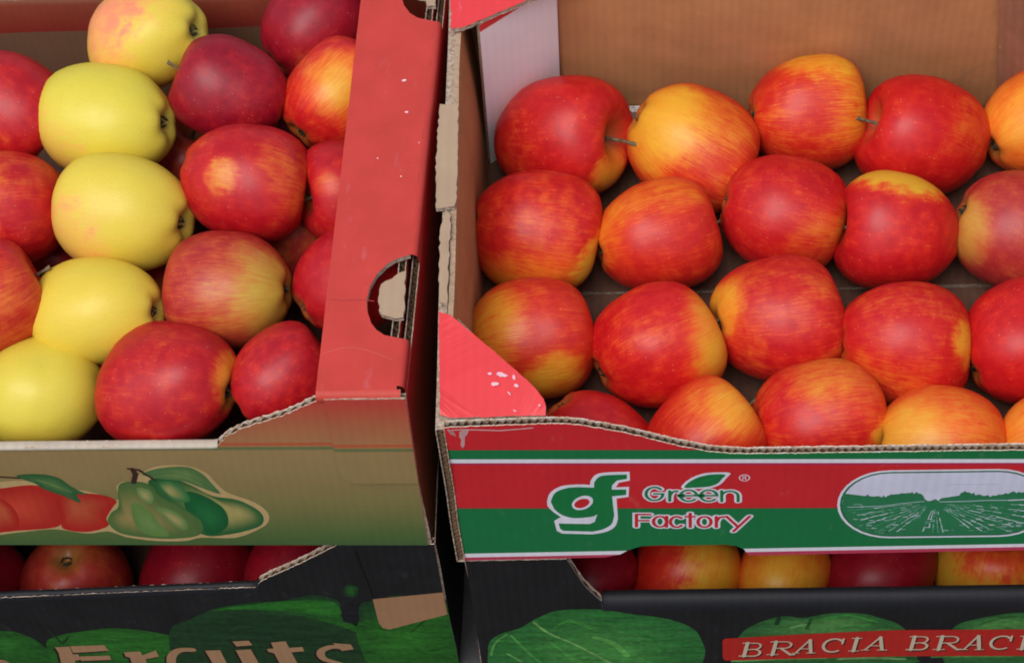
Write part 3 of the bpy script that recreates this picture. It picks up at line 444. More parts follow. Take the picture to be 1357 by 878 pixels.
        ('s',6.4,(.672,.738,.776),.056,[(31.45,3.46),(31.68,3.42)]),
        ('s',5.8,(.337,.509,.434),.064,[(33.06,2.66),(33.32,2.65)]),
        ('s',6.1,(.546,.631,.644),.043,[(31.5,4.77),(31.66,4.75)]),
        ('s',6.4,(.337,.509,.434),.069,[(26.23,2.4),(26.51,2.38)]),
        ('s',6.1,(.012,.144,.045),.056,[(24.3,3.74),(24.52,3.69)]),
        ('s',6.4,(.012,.144,.045),.047,[(30.89,4.35),(31.07,4.32)]),
        ('s',5.8,(.546,.631,.644),.051,[(26.54,4.15),(26.74,4.1)]),
        ('s',6.1,(.012,.144,.045),.065,[(30.42,2.67),(30.68,2.71)]),
        ('s',6.4,(.012,.144,.045),.056,[(30.95,3.53),(31.17,3.54)]),
        ('s',5.8,(.012,.144,.045),.059,[(30.62,3.25),(30.85,3.28)]),
        ('s',6.4,(.012,.144,.045),.063,[(23.82,3.12),(24.08,3.08)]),
        ('s',5.8,(.012,.144,.045),.072,[(28.08,2.13),(28.37,2.13)]),
        ('s',6.4,(.546,.631,.644),.051,[(26.8,4.19),(27.0,4.16)]),
        ('s',5.8,(.012,.144,.045),.051,[(23.68,4.28),(23.88,4.22)]),
        ('s',6.1,(.012,.144,.045),.051,[(28.07,4.1),(28.27,4.05)]),
        ('s',6.4,(.159,.371,.246),.056,[(25.37,3.73),(25.59,3.77)]),
        ('s',5.8,(.337,.509,.434),.037,[(31.11,5.32),(31.23,5.32)]),
        ('s',6.1,(.012,.144,.045),.063,[(28.23,2.91),(28.49,2.88)]),
        ('s',6.4,(.012,.144,.045),.049,[(33.02,4.13),(33.21,4.12)]),
        ('s',5.8,(.159,.371,.246),.058,[(32.47,3.29),(32.7,3.31)]),
        ('s',6.1,(.672,.738,.776),.042,[(30.67,4.9),(30.82,4.86)]),
        ('s',6.4,(.012,.144,.045),.055,[(24.76,3.88),(24.97,3.83)]),
        ('s',5.8,(.337,.509,.434),.044,[(29.21,4.74),(29.38,4.73)]),
        ('s',6.4,(.337,.509,.434),.063,[(25.67,3.07),(25.93,3.04)]),
        ('s',5.8,(.012,.144,.045),.05,[(30.41,4.08),(30.61,4.04)]),
        ('s',6.1,(.012,.144,.045),.043,[(26.5,4.97),(26.65,4.99)]),
        ('s',6.4,(.159,.371,.246),.04,[(31.77,5.07),(31.91,5.09)]),
        ('s',5.8,(.159,.371,.246),.046,[(28.07,4.59),(28.24,4.57)]),
        ('s',6.1,(.337,.509,.434),.07,[(29.0,2.22),(29.29,2.23)]),
        ('s',6.4,(.337,.509,.434),.047,[(23.22,4.66),(23.4,4.61)]),
        ('s',6.1,(.159,.371,.246),.039,[(24.56,5.35),(24.7,5.39)]),
        ('s',6.4,(.012,.144,.045),.061,[(25.67,3.22),(25.91,3.19)]),
        ('s',6.1,(.012,.144,.045),.06,[(30.74,3.17),(30.97,3.18)]),
        ('s',6.4,(.159,.371,.246),.05,[(25.7,4.25),(25.89,4.2)]),
        ('s',5.8,(.012,.144,.045),.061,[(24.63,3.26),(24.88,3.25)]),
        ('s',6.1,(.337,.509,.434),.055,[(28.2,3.73),(28.42,3.73)]),
        ('s',6.4,(.159,.371,.246),.073,[(31.11,1.93),(31.41,1.91)]),
        ('s',6.1,(.672,.738,.776),.037,[(33.71,5.23),(33.84,5.2)]),
        ('s',6.4,(.546,.631,.644),.067,[(27.54,2.63),(27.82,2.58)]),
        ('s',5.8,(.159,.371,.246),.065,[(32.71,2.64),(32.97,2.68)]),
        ('s',6.1,(.159,.371,.246),.073,[(25.13,2.1),(25.43,2.04)]),
        ('s',6.4,(.012,.144,.045),.071,[(31.58,2.07),(31.87,2.02)]),
        ('s',6.1,(.012,.144,.045),.048,[(33.71,4.18),(33.9,4.19)]),
        ('s',6.4,(.012,.144,.045),.053,[(29.92,3.85),(30.12,3.87)]),
        ('s',5.8,(.546,.631,.644),.037,[(30.12,5.42),(30.25,5.42)]),
        ('s',6.1,(.012,.144,.045),.044,[(32.77,4.6),(32.94,4.55)]),
        ('s',6.4,(.546,.631,.644),.061,[(32.97,2.96),(33.23,2.91)]),
        ('s',5.8,(.672,.738,.776),.067,[(27.64,2.6),(27.91,2.62)]),
        ('s',6.1,(.012,.144,.045),.067,[(27.5,2.58),(27.77,2.6)]),
        ('s',6.4,(.159,.371,.246),.043,[(32.75,4.74),(32.91,4.72)]),
        ('s',6.1,(.672,.738,.776),.051,[(33.22,3.93),(33.42,3.91)]),
        ('s',6.4,(.159,.371,.246),.063,[(31.87,2.8),(32.12,2.83)]),
        ('s',5.8,(.012,.144,.045),.059,[(26.19,3.41),(26.43,3.36)]),
        ('s',6.1,(.012,.144,.045),.067,[(26.18,2.63),(26.45,2.65)]),
        ('s',6.4,(.012,.144,.045),.065,[(27.55,2.79),(27.82,2.74)]),
        ('s',6.1,(.012,.144,.045),.054,[(29.63,3.79),(29.84,3.79)]),
        ('s',6.4,(.012,.144,.045),.072,[(24.36,2.24),(24.66,2.21)]),
        ('s',6.1,(.337,.509,.434),.064,[(29.64,2.84),(29.9,2.79)]),
        ('s',6.4,(.159,.371,.246),.073,[(32.62,1.81),(32.93,1.8)]),
        ('s',5.8,(.546,.631,.644),.051,[(26.94,4.11),(27.14,4.08)]),
        ('s',6.1,(.672,.738,.776),.049,[(33.51,4.09),(33.7,4.05)]),
        ('s',6.4,(.546,.631,.644),.067,[(30.75,2.44),(31.02,2.46)]),
        ('s',5.8,(.672,.738,.776),.045,[(32.61,4.5),(32.79,4.47)]),
        ('s',6.1,(.012,.144,.045),.042,[(32.13,4.87),(32.27,4.91)]),
        ('s',6.4,(.672,.738,.776),.064,[(33.01,2.68),(33.27,2.66)]),
        ('s',5.8,(.159,.371,.246),.071,[(30.23,2.09),(30.52,2.1)]),
        ('s',6.1,(.337,.509,.434),.053,[(33.16,3.74),(33.37,3.75)]),
        ('s',6.4,(.672,.738,.776),.057,[(25.12,3.63),(25.35,3.6)]),
        ('s',5.8,(.546,.631,.644),.068,[(24.29,2.65),(24.57,2.64)]),
        ('s',6.4,(.012,.144,.045),.067,[(32.52,2.42),(32.79,2.4)]),
        ('s',6.1,(.546,.631,.644),.04,[(23.62,5.32),(23.77,5.31)]),
        ('s',6.4,(.546,.631,.644),.047,[(25.39,4.6),(25.57,4.57)]),
        ('s',6.1,(.337,.509,.434),.042,[(27.29,5.02),(27.44,5.01)]),
        ('s',6.4,(.672,.738,.776),.071,[(32.51,1.98),(32.8,2.0)]),
        ('s',5.8,(.337,.509,.434),.068,[(24.22,2.62),(24.49,2.66)]),
        ('s',6.1,(.546,.631,.644),.06,[(26.41,3.26),(26.65,3.22)]),
        ('s',6.4,(.337,.509,.434),.046,[(24.92,4.67),(25.09,4.65)]),
        ('s',5.8,(.546,.631,.644),.071,[(28.79,2.15),(29.08,2.18)]),
        ('s',6.4,(.546,.631,.644),.055,[(30.6,3.65),(30.82,3.61)]),
        ('s',5.8,(.337,.509,.434),.062,[(32.42,2.86),(32.67,2.87)]),
        ('s',3,(.546,.521,.658),.076,[(28.39,7.97),(28.46,7.97)]),
        ('s',3,(.546,.521,.658),.076,[(28.59,7.96),(28.68,7.96)]),
        ('s',3,(.546,.521,.658),.076,[(28.78,7.97),(28.86,7.95)]),
        ('s',3,(.546,.521,.658),.076,[(28.99,7.89),(29.06,7.95)]),
        ('s',3,(.546,.521,.658),.076,[(29.18,7.89),(29.31,7.94)]),
        ('s',3,(.546,.521,.658),.076,[(29.38,7.9),(29.45,7.93)]),
        ('s',3,(.546,.521,.658),.076,[(29.57,7.94),(29.7,7.92)]),
        ('s',3,(.546,.521,.658),.076,[(29.77,7.89),(29.86,7.92)]),
        ('s',3,(.546,.521,.658),.076,[(29.97,7.9),(30.04,7.91)]),
        ('s',3,(.546,.521,.658),.076,[(30.16,7.88),(30.29,7.91)]),
        ('s',3,(.546,.521,.658),.076,[(30.36,7.9),(30.46,7.9)]),
        ('s',3,(.546,.521,.658),.076,[(30.56,7.85),(30.66,7.89)]),
        ('s',3,(.546,.521,.658),.076,[(30.75,7.91),(30.85,7.89)]),
        ('s',3,(.546,.521,.658),.076,[(30.95,7.83),(31.04,7.88)]),
        ('s',3,(.546,.521,.658),.076,[(31.14,7.89),(31.27,7.87)]),
    ],
    'fruit_picture': [
        ('p',0,(.474,.323,.138),[(11.96,5.79),(12.37,6.31),(12.83,6.55),(13.32,6.66),(13.81,6.79),(14.33,6.96),(14.87,7.11),(15.39,7.21),(15.84,7.26),(16.17,7.26),(16.43,7.21),(16.66,7.13),(16.9,7.03),(17.13,6.91),(17.34,6.77),(17.57,6.62),(17.89,6.49),(18.33,6.39),(18.85,6.32),(19.39,6.24),(19.89,6.1),(20.36,5.84),(20.82,5.5),(21.23,5.21),(21.53,5.12),(21.67,5.31),(21.7,5.69),(21.68,6.12),(21.71,6.47),(21.81,6.7),(21.93,6.88),(22.06,7.03),(22.19,7.12),(22.32,7.12),(22.46,7.05),(22.6,6.99),(22.74,7.0),(22.84,7.12),(22.93,7.3),(23.05,7.51),(23.22,7.73),(23.48,7.98),(23.78,8.26),(24.13,8.52),(24.5,8.7),(24.91,8.8),(25.38,8.85),(25.83,8.84),(26.23,8.78),(26.56,8.67),(26.85,8.51),(27.11,8.29),(27.36,7.99),(27.56,7.58),(27.73,7.06),(27.91,6.53),(28.16,6.06),(28.51,5.71),(28.95,5.41),(29.38,5.13),(29.72,4.85),(29.97,4.55),(30.16,4.26),(30.3,3.97),(30.39,3.68),(30.42,3.38),(30.4,3.08),(30.32,2.78),(30.19,2.49),(29.98,2.21),(29.69,1.94),(29.38,1.68),(29.07,1.45),(28.78,1.25),(28.5,1.08),(28.2,.94),(27.84,.84),(27.38,.82),(26.84,.85),(26.32,.89),(25.88,.88),(25.57,.81),(25.35,.7),(25.13,.59),(24.83,.52),(24.43,.48),(23.97,.47),(23.49,.48),(23.03,.52),(22.57,.59),(22.11,.7),(21.68,.82),(21.3,.95),(21.0,1.13),(20.77,1.33),(20.54,1.51),(20.28,1.62),(19.98,1.61),(19.66,1.52),(19.32,1.42),(18.92,1.39),(18.47,1.48),(17.97,1.64),(17.44,1.8),(16.89,1.88),(16.35,1.84),(15.8,1.74),(15.2,1.61),(14.5,1.49),(13.55,1.26),(12.41,.94),(11.38,.78),(10.76,1.04),(10.7,1.97),(11.02,3.36),(11.5,4.77)]),
        ('b',1,(.578,.058,.028),(.413,.018,.012),(15.09,4.03),[(11.81,5.22),(12.25,5.75),(12.78,6.1),(13.31,6.34),(13.74,6.51),(14.04,6.57),(14.27,6.53),(14.46,6.45),(14.68,6.42),(14.92,6.45),(15.17,6.51),(15.43,6.58),(15.69,6.64),(15.97,6.69),(16.26,6.74),(16.55,6.76),(16.83,6.75),(17.11,6.68),(17.39,6.57),(17.64,6.43),(17.85,6.29),(18.01,6.16),(18.13,6.02),(18.21,5.86),(18.27,5.62),(18.29,5.29),(18.28,4.87),(18.23,4.43),(18.16,4.02),(18.07,3.62),(17.93,3.21),(17.78,2.84),(17.61,2.54),(17.44,2.33),(17.28,2.19),(17.07,2.09),(16.75,2.0),(16.33,1.91),(15.83,1.84),(15.24,1.77),(14.55,1.7),(13.62,1.52),(12.5,1.26),(11.47,1.14),(10.84,1.35),(10.73,2.09),(10.98,3.2),(11.39,4.34)]),
        ('b',2,(.479,.089,.037),(.418,.016,.011),(18.87,4.31),[(18.09,5.77),(18.41,5.98),(18.83,6.0),(19.28,5.93),(19.68,5.88),(20.03,5.84),(20.36,5.77),(20.65,5.68),(20.9,5.58),(21.1,5.46),(21.26,5.32),(21.38,5.16),(21.43,5.0),(21.4,4.84),(21.31,4.69),(21.18,4.51),(21.05,4.3),(20.9,4.03),(20.73,3.73),(20.57,3.41),(20.45,3.12),(20.42,2.87),(20.46,2.64),(20.47,2.43),(20.37,2.23),(20.11,2.02),(19.75,1.82),(19.34,1.66),(18.96,1.57),(18.57,1.57),(18.16,1.63),(17.8,1.76),(17.56,1.93),(17.48,2.14),(17.51,2.39),(17.6,2.71),(17.68,3.13),(17.74,3.75),(17.8,4.53),(17.9,5.26)]),
        ('b',3,(.527,.098,.04),(.392,.014,.01),(14.12,4.03),[(11.8,5.16),(12.14,5.56),(12.54,5.76),(12.94,5.84),(13.27,5.91),(13.51,5.96),(13.7,5.96),(13.87,5.91),(14.05,5.79),(14.27,5.58),(14.51,5.29),(14.73,4.96),(14.9,4.62),(15.0,4.27),(15.05,3.89),(15.07,3.5),(15.05,3.14),(15.01,2.79),(14.94,2.44),(14.81,2.13),(14.59,1.88),(14.25,1.71),(13.82,1.61),(13.34,1.54),(12.85,1.49),(12.31,1.39),(11.7,1.26),(11.18,1.25),(10.88,1.53),(10.9,2.26),(11.13,3.32),(11.46,4.38)]),
        ('s',4,(.042,.014,.009),.143,[(14.35,7.73),(15.9,7.55),(17.07,7.43)]),
        ('b',4.5,(.087,.175,.05),(.026,.102,.034),(17.83,6.91),[(15.95,7.77),(16.16,7.87),(16.56,7.93),(17.02,7.95),(17.41,7.93),(17.71,7.89),(17.98,7.8),(18.22,7.69),(18.44,7.53),(18.61,7.33),(18.75,7.08),(18.88,6.81),(19.03,6.57),(19.24,6.32),(19.49,6.07),(19.7,5.85),(19.8,5.7),(19.73,5.67),(19.54,5.74),(19.32,5.79),(19.18,5.76),(19.16,5.56),(19.22,5.26),(19.26,4.97),(19.22,4.83),(19.07,4.91),(18.84,5.11),(18.59,5.37),(18.34,5.59),(18.09,5.77),(17.83,5.94),(17.58,6.12),(17.37,6.29),(17.23,6.46),(17.12,6.62),(17.03,6.8),(16.88,6.98),(16.63,7.18),(16.3,7.41),(16.03,7.62)]),
        ('s',5.2,(.205,.296,.091),.048,[(17.12,7.34),(17.27,7.25),(17.48,7.11),(17.72,6.94),(17.95,6.77),(18.2,6.57),(18.48,6.35),(18.73,6.14),(18.91,5.99)]),
        ('b',1.5,(.397,.323,.107),(.009,.102,.027),(28.59,3.68),[(23.75,7.17),(23.97,7.39),(24.32,7.5),(24.72,7.53),(25.07,7.5),(25.37,7.39),(25.65,7.21),(25.93,6.97),(26.2,6.73),(26.47,6.45),(26.72,6.14),(26.98,5.83),(27.28,5.58),(27.64,5.42),(28.05,5.33),(28.45,5.24),(28.8,5.08),(29.11,4.84),(29.4,4.55),(29.65,4.25),(29.84,3.97),(29.96,3.73),(30.02,3.51),(30.05,3.3),(30.05,3.09),(30.03,2.87),(29.97,2.65),(29.89,2.45),(29.75,2.26),(29.56,2.09),(29.32,1.93),(29.05,1.79),(28.77,1.66),(28.49,1.53),(28.19,1.42),(27.89,1.32),(27.57,1.24),(27.25,1.15),(26.91,1.07),(26.57,1.04),(26.25,1.12),(25.92,1.33),(25.61,1.64),(25.3,2.04),(25.01,2.51),(24.73,3.1),(24.45,3.8),(24.21,4.52),(24.02,5.16),(23.87,5.75),(23.74,6.31),(23.69,6.8)]),
        ('b',2.5,(.366,.323,.112),(.023,.159,.045),(24.74,6.08),[(24.33,6.88),(24.43,7.05),(24.61,7.15),(24.82,7.19),(25.01,7.16),(25.19,7.07),(25.37,6.9),(25.54,6.69),(25.68,6.45),(25.79,6.14),(25.88,5.78),(25.94,5.42),(25.94,5.15),(25.87,4.99),(25.73,4.89),(25.57,4.85),(25.41,4.87),(25.24,4.93),(25.05,5.05),(24.87,5.22),(24.71,5.45),(24.57,5.78),(24.43,6.19),(24.34,6.58)]),
        ('b',2.2,(.017,.144,.038),(.009,.093,.026),(26.73,3.1),[(25.77,6.02),(26.0,6.05),(26.32,5.93),(26.65,5.7),(26.94,5.44),(27.21,5.14),(27.47,4.78),(27.69,4.39),(27.83,3.98),(27.9,3.54),(27.9,3.06),(27.84,2.6),(27.72,2.2),(27.5,1.85),(27.2,1.53),(26.87,1.31),(26.59,1.24),(26.36,1.39),(26.16,1.71),(25.97,2.1),(25.82,2.51),(25.69,2.92),(25.58,3.37),(25.5,3.83),(25.47,4.28),(25.48,4.78),(25.52,5.3),(25.62,5.75)]),
        ('b',3,(.319,.238,.08),(.07,.144,.037),(21.71,3.12),[(21.77,6.32),(21.85,6.59),(21.93,6.77),(22.03,6.9),(22.17,7.0),(22.37,7.08),(22.62,7.12),(22.87,7.13),(23.11,7.11),(23.31,7.08),(23.5,7.01),(23.68,6.91),(23.83,6.74),(23.94,6.48),(24.01,6.15),(24.09,5.79),(24.23,5.45),(24.46,5.15),(24.75,4.86),(25.05,4.57),(25.31,4.28),(25.54,3.99),(25.76,3.69),(25.94,3.4),(26.08,3.1),(26.17,2.8),(26.21,2.48),(26.22,2.18),(26.18,1.91),(26.1,1.66),(25.99,1.43),(25.82,1.23),(25.58,1.06),(25.23,.94),(24.8,.85),(24.33,.79),(23.89,.76),(23.48,.77),(23.07,.81),(22.67,.87),(22.28,.95),(21.9,1.04),(21.52,1.15),(21.18,1.28),(20.91,1.47),(20.71,1.73),(20.57,2.04),(20.49,2.37),(20.45,2.67),(20.49,2.95),(20.59,3.22),(20.72,3.48),(20.85,3.71),(21.0,3.89),(21.16,4.03),(21.32,4.19),(21.45,4.45),(21.55,4.87),(21.62,5.39),(21.69,5.91)]),
        ('b',3.5,(.397,.332,.122),(.133,.231,.068),(23.27,5.6),[(22.98,6.46),(23.11,6.49),(23.28,6.45),(23.45,6.37),(23.58,6.26),(23.67,6.1),(23.72,5.89),(23.75,5.66),(23.75,5.45),(23.72,5.24),(23.65,5.02),(23.56,4.83),(23.46,4.73),(23.36,4.74),(23.25,4.83),(23.14,4.97),(23.05,5.11),(22.98,5.25),(22.92,5.41),(22.87,5.57),(22.85,5.75),(22.85,5.94),(22.87,6.16),(22.91,6.34)]),
        ('b',3.5,(.407,.323,.122),(.114,.216,.06),(24.6,2.96),[(23.7,4.29),(23.85,4.35),(24.1,4.29),(24.38,4.16),(24.62,3.99),(24.81,3.79),(24.99,3.52),(25.14,3.23),(25.25,2.96),(25.3,2.67),(25.31,2.37),(25.29,2.1),(25.23,1.91),(25.14,1.8),(25.02,1.75),(24.88,1.76),(24.73,1.85),(24.58,2.04),(24.42,2.32),(24.26,2.64),(24.11,2.96),(23.97,3.32),(23.81,3.71),(23.71,4.07)]),
        ('b',3.3,(.159,.254,.072),(.12,.216,.05),(22.93,2.67),[(22.37,4.88),(22.54,4.9),(22.76,4.68),(22.99,4.34),(23.17,4.0),(23.29,3.67),(23.38,3.29),(23.46,2.89),(23.55,2.52),(23.69,2.13),(23.86,1.74),(23.98,1.39),(23.96,1.16),(23.74,1.05),(23.38,1.04),(22.98,1.11),(22.67,1.25),(22.45,1.46),(22.28,1.75),(22.15,2.1),(22.09,2.52),(22.08,3.11),(22.14,3.84),(22.24,4.5)]),
        ('s',4,(.028,.114,.03),.063,[(23.67,6.74),(23.74,6.57),(23.83,6.32),(23.96,6.04),(24.12,5.74),(24.35,5.43),(24.63,5.1),(24.91,4.76),(25.18,4.43),(25.42,4.08),(25.66,3.71),(25.86,3.39),(26.01,3.16)]),
        ('b',4,(.153,.227,.065),(.072,.162,.051),(26.05,7.72),[(23.48,7.87),(23.6,8.03),(23.89,8.21),(24.25,8.38),(24.62,8.51),(25.0,8.6),(25.44,8.67),(25.86,8.7),(26.21,8.67),(26.48,8.57),(26.69,8.43),(26.87,8.23),(27.04,7.99),(27.21,7.68),(27.36,7.3),(27.49,6.91),(27.6,6.58),(27.7,6.3),(27.8,6.05),(27.84,5.86),(27.79,5.78),(27.62,5.84),(27.36,6.02),(27.07,6.24),(26.79,6.44),(26.55,6.63),(26.31,6.83),(26.06,7.01),(25.8,7.16),(25.51,7.24),(25.2,7.29),(24.88,7.32),(24.58,7.39),(24.24,7.49),(23.88,7.61),(23.6,7.74)]),
        ('s',4.6,(.028,.114,.03),.047,[(23.86,7.79),(24.16,7.85),(24.6,7.94),(25.07,8.01),(25.47,8.0),(25.79,7.9),(26.08,7.74),(26.34,7.54),(26.61,7.29),(26.91,6.97),(27.21,6.58),(27.47,6.21),(27.66,5.95)]),
        ('s',5,(.044,.02,.015),.316,[(22.85,7.03),(23.12,7.88),(23.04,8.43)]),
        ('s',5.5,(.044,.02,.015),.173,[(22.8,8.49),(23.41,8.35),(23.85,7.73),(24.18,7.28)]),
    ],
    'cabbage_picture': [
        ('b',0,(.068,.275,.054),(.028,.159,.034),(7.63,2.9),[(.5,3.44),(.54,3.99),(.58,4.5),(.65,4.96),(.76,5.37),(.91,5.73),(1.09,6.03),(1.31,6.3),(1.55,6.55),(1.83,6.77),(2.14,6.95),(2.46,7.13),(2.77,7.36),(3.05,7.67),(3.33,8.02),(3.6,8.38),(3.88,8.72),(4.17,9.03),(4.46,9.34),(4.77,9.62),(5.08,9.84),(5.42,9.98),(5.76,10.07),(6.12,10.13),(6.51,10.16),(6.93,10.17),(7.37,10.16),(7.83,10.12),(8.3,10.04),(8.77,9.89),(9.26,9.69),(9.75,9.47),(10.21,9.29),(10.65,9.15),(11.08,9.04),(11.49,8.93),(11.88,8.78),(12.27,8.59),(12.64,8.37),(12.99,8.13),(13.31,7.87),(13.58,7.61),(13.83,7.32),(14.05,7.02),(14.23,6.7),(14.37,6.37),(14.48,6.03),(14.56,5.67),(14.64,5.27),(14.74,4.83),(14.83,4.36),(14.91,3.85),(14.94,3.33),(14.93,2.78),(14.89,2.19),(14.82,1.6),(14.72,1.04),(14.62,.54),(14.5,.15),(14.33,.15),(14.07,.15),(13.74,.15),(13.35,.15),(12.84,.15),(12.18,.15),(11.3,.15),(10.24,.15),(9.11,.15),(8.01,.15),(6.93,.15),(5.84,.15),(4.79,.15),(3.83,.15),(2.95,.15),(2.14,.15),(1.45,.15),(.92,.15),(.61,.15),(.48,.15),(.44,.15),(.41,.8),(.38,1.48),(.41,2.17),(.45,2.84)]),
        ('s',1.05,(.114,.323,.076),.161,[(.68,3.11),(.73,3.38),(.79,3.77),(.86,4.22),(.95,4.66),(1.07,5.04),(1.22,5.38),(1.42,5.71),(1.63,6.01),(1.81,6.26),(1.94,6.45)]),
        ('s',1.1,(.078,.323,.058),.184,[(2.19,6.28),(2.28,6.04),(2.39,5.7),(2.54,5.29),(2.7,4.83),(2.88,4.34),(3.11,3.77),(3.38,3.09),(3.67,2.4),(3.91,1.79),(4.09,1.36)]),
        ('s',1.15,(.191,.402,.107),.195,[(3.79,8.26),(3.9,8.03),(4.05,7.7),(4.23,7.32),(4.45,6.91),(4.7,6.52),(4.99,6.16),(5.32,5.8),(5.69,5.43),(6.08,5.02),(6.47,4.56),(6.92,3.98),(7.42,3.3),(7.92,2.6),(8.36,1.98),(8.67,1.55)]),
        ('s',1.2,(.07,.323,.051),.156,[(5.12,7.44),(5.25,7.6),(5.41,7.84),(5.61,8.09),(5.83,8.28),(6.07,8.34),(6.34,8.23),(6.66,7.99),(6.98,7.68),(7.26,7.4),(7.46,7.22)]),
        ('s',1.25,(.061,.287,.045),.116,[(6.07,8.65),(6.32,8.46),(6.69,8.17),(7.1,7.85),(7.47,7.56),(7.73,7.37)]),
        ('s',1.3,(.114,.361,.072),.446,[(7.69,5.8),(7.85,5.68),(8.09,5.52),(8.35,5.32),(8.62,5.08),(8.86,4.81),(9.07,4.45),(9.28,4.0),(9.48,3.54),(9.64,3.12),(9.76,2.84)]),
        ('s',1.35,(.025,.195,.027),.158,[(2.96,5.94),(3.09,5.54),(3.28,4.96),(3.5,4.29),(3.71,3.61),(3.89,3.02),(4.04,2.47),(4.17,1.93),(4.29,1.42),(4.39,.99),(4.47,.68)]),
        ('s',1.4,(.025,.195,.027),.185,[(1.5,5.67),(1.57,5.31),(1.69,4.81),(1.81,4.22),(1.93,3.62),(2.02,3.07),(2.08,2.55),(2.11,2.01),(2.13,1.5),(2.15,1.06),(2.17,.74)]),
        ('s',1.45,(.023,.171,.03),.18,[(6.74,9.24),(6.98,9.27),(7.31,9.33),(7.7,9.38),(8.12,9.39),(8.54,9.34),(9.01,9.17),(9.54,8.92),(10.07,8.63),(10.53,8.37),(10.85,8.2)]),
        ('s',1.5,(.024,.195,.033),.208,[(9.54,7.0),(9.76,6.88),(10.08,6.73),(10.44,6.54),(10.8,6.3),(11.1,6.01),(11.36,5.6),(11.61,5.09),(11.83,4.55),(12.02,4.08),(12.16,3.74)]),
        ('s',1.55,(.02,.156,.026),.181,[(8.78,8.26),(9.02,8.16),(9.36,8.01),(9.75,7.84),(10.09,7.7),(10.33,7.59)]),
        ('s',1.6,(.012,.068,.016),.079,[(10.97,5.82),(11.11,5.77),(11.31,5.69),(11.54,5.61),(11.75,5.53),(11.89,5.48)]),
        ('s',1.65,(.078,.323,.054),.145,[(4.65,5.25),(4.8,4.94),(5.03,4.49),(5.29,3.97),(5.54,3.44),(5.76,2.96),(5.94,2.51),(6.12,2.04),(6.28,1.6),(6.41,1.22),(6.5,.95)]),
        ('s',1.7,(.023,.181,.032),.236,[(12.15,5.34),(12.34,5.21),(12.61,5.03),(12.92,4.82),(13.22,4.58),(13.47,4.35),(13.68,4.08),(13.87,3.78),(14.04,3.48),(14.18,3.21),(14.29,3.03)]),
        ('s',1.75,(.144,.361,.093),.173,[(1.77,3.4),(1.9,3.2),(2.1,2.9),(2.31,2.57),(2.5,2.27),(2.64,2.06)]),
        ('s',1.8,(.084,.323,.058),.187,[(5.76,2.96),(5.95,2.7),(6.24,2.33),(6.56,1.91),(6.85,1.53),(7.05,1.27)]),
        ('s',1.85,(.072,.296,.048),.187,[(10.29,2.82),(10.49,2.57),(10.79,2.19),(11.12,1.77),(11.42,1.39),(11.63,1.13)]),
        ('b',0,(.093,.262,.061),(.028,.125,.032),(22.91,7.4),[(17.13,5.77),(17.27,6.24),(17.44,6.6),(17.62,6.9),(17.84,7.2),(18.1,7.51),(18.39,7.82),(18.7,8.09),(18.99,8.3),(19.26,8.47),(19.52,8.58),(19.78,8.66),(20.01,8.7),(20.22,8.68),(20.4,8.6),(20.58,8.52),(20.76,8.46),(20.94,8.44),(21.1,8.44),(21.28,8.46),(21.5,8.51),(21.77,8.62),(22.08,8.78),(22.42,8.93),(22.8,9.03),(23.25,9.07),(23.76,9.08),(24.27,9.05),(24.73,8.97),(25.11,8.85),(25.45,8.68),(25.78,8.47),(26.12,8.22),(26.48,7.99),(26.84,7.74),(27.21,7.41),(27.57,6.9),(27.97,6.2),(28.4,5.35),(28.77,4.34),(28.98,3.2),(29.06,1.76),(29.04,.15),(28.83,.15),(28.32,.15),(27.4,.15),(26.15,.15),(24.75,.15),(23.42,.15),(22.11,.15),(20.75,.15),(19.51,.15),(18.51,.15),(17.8,.15),(17.3,.15),(16.98,1.57),(16.77,2.81),(16.71,3.76),(16.8,4.54),(16.97,5.2)]),
        ('s',1.07,(.012,.042,.014),.327,[(19.58,8.43),(19.56,8.24),(19.52,7.97),(19.49,7.7),(19.47,7.51)]),
        ('s',1.1,(.023,.102,.021),.238,[(21.66,8.33),(21.62,8.01),(21.56,7.53),(21.5,7.06),(21.46,6.73)]),
        ('s',1.13,(.05,.275,.04),.209,[(22.27,8.13),(22.58,8.28),(23.02,8.49),(23.53,8.67),(24.01,8.71),(24.51,8.54),(25.04,8.23),(25.53,7.89),(25.87,7.67)]),
        ('s',1.16,(.212,.423,.144),.15,[(20.4,6.94),(20.6,7.04),(20.91,7.19),(21.21,7.34),(21.41,7.45)]),
        ('s',1.19,(.042,.254,.037),.18,[(23.56,6.66),(23.97,6.8),(24.58,6.99),(25.19,7.19),(25.6,7.32)]),
        ('b',0,(.093,.262,.061),(.028,.125,.032),(33.75,7.42),[(31.01,6.79),(31.26,7.25),(31.56,7.53),(31.88,7.71),(32.22,7.89),(32.55,8.09),(32.9,8.24),(33.25,8.37),(33.62,8.49),(33.94,8.6),(34.24,8.7),(34.62,8.77),(35.15,8.79),(35.94,8.87),(36.91,8.99),(37.9,8.9),(38.78,8.32),(39.61,7.04),(40.44,5.2),(41.1,3.17),(41.41,1.32),(41.32,.15),(40.91,.15),(40.2,.15),(39.23,.15),(37.8,.15),(35.98,.15),(34.16,.15),(32.74,.15),(31.81,.15),(31.18,.15),(30.76,1.68),(30.5,3.15),(30.43,4.3),(30.55,5.29),(30.77,6.12)]),
        ('s',1.25,(.023,.144,.025),.209,[(32.61,7.1),(32.89,7.31),(33.29,7.62),(33.72,7.92),(34.11,8.12),(34.44,8.18),(34.77,8.16),(35.05,8.12),(35.25,8.08)]),
        ('s',1.28,(.078,.332,.065),.179,[(33.8,7.07),(34.0,7.13),(34.3,7.23),(34.59,7.33),(34.79,7.39)]),
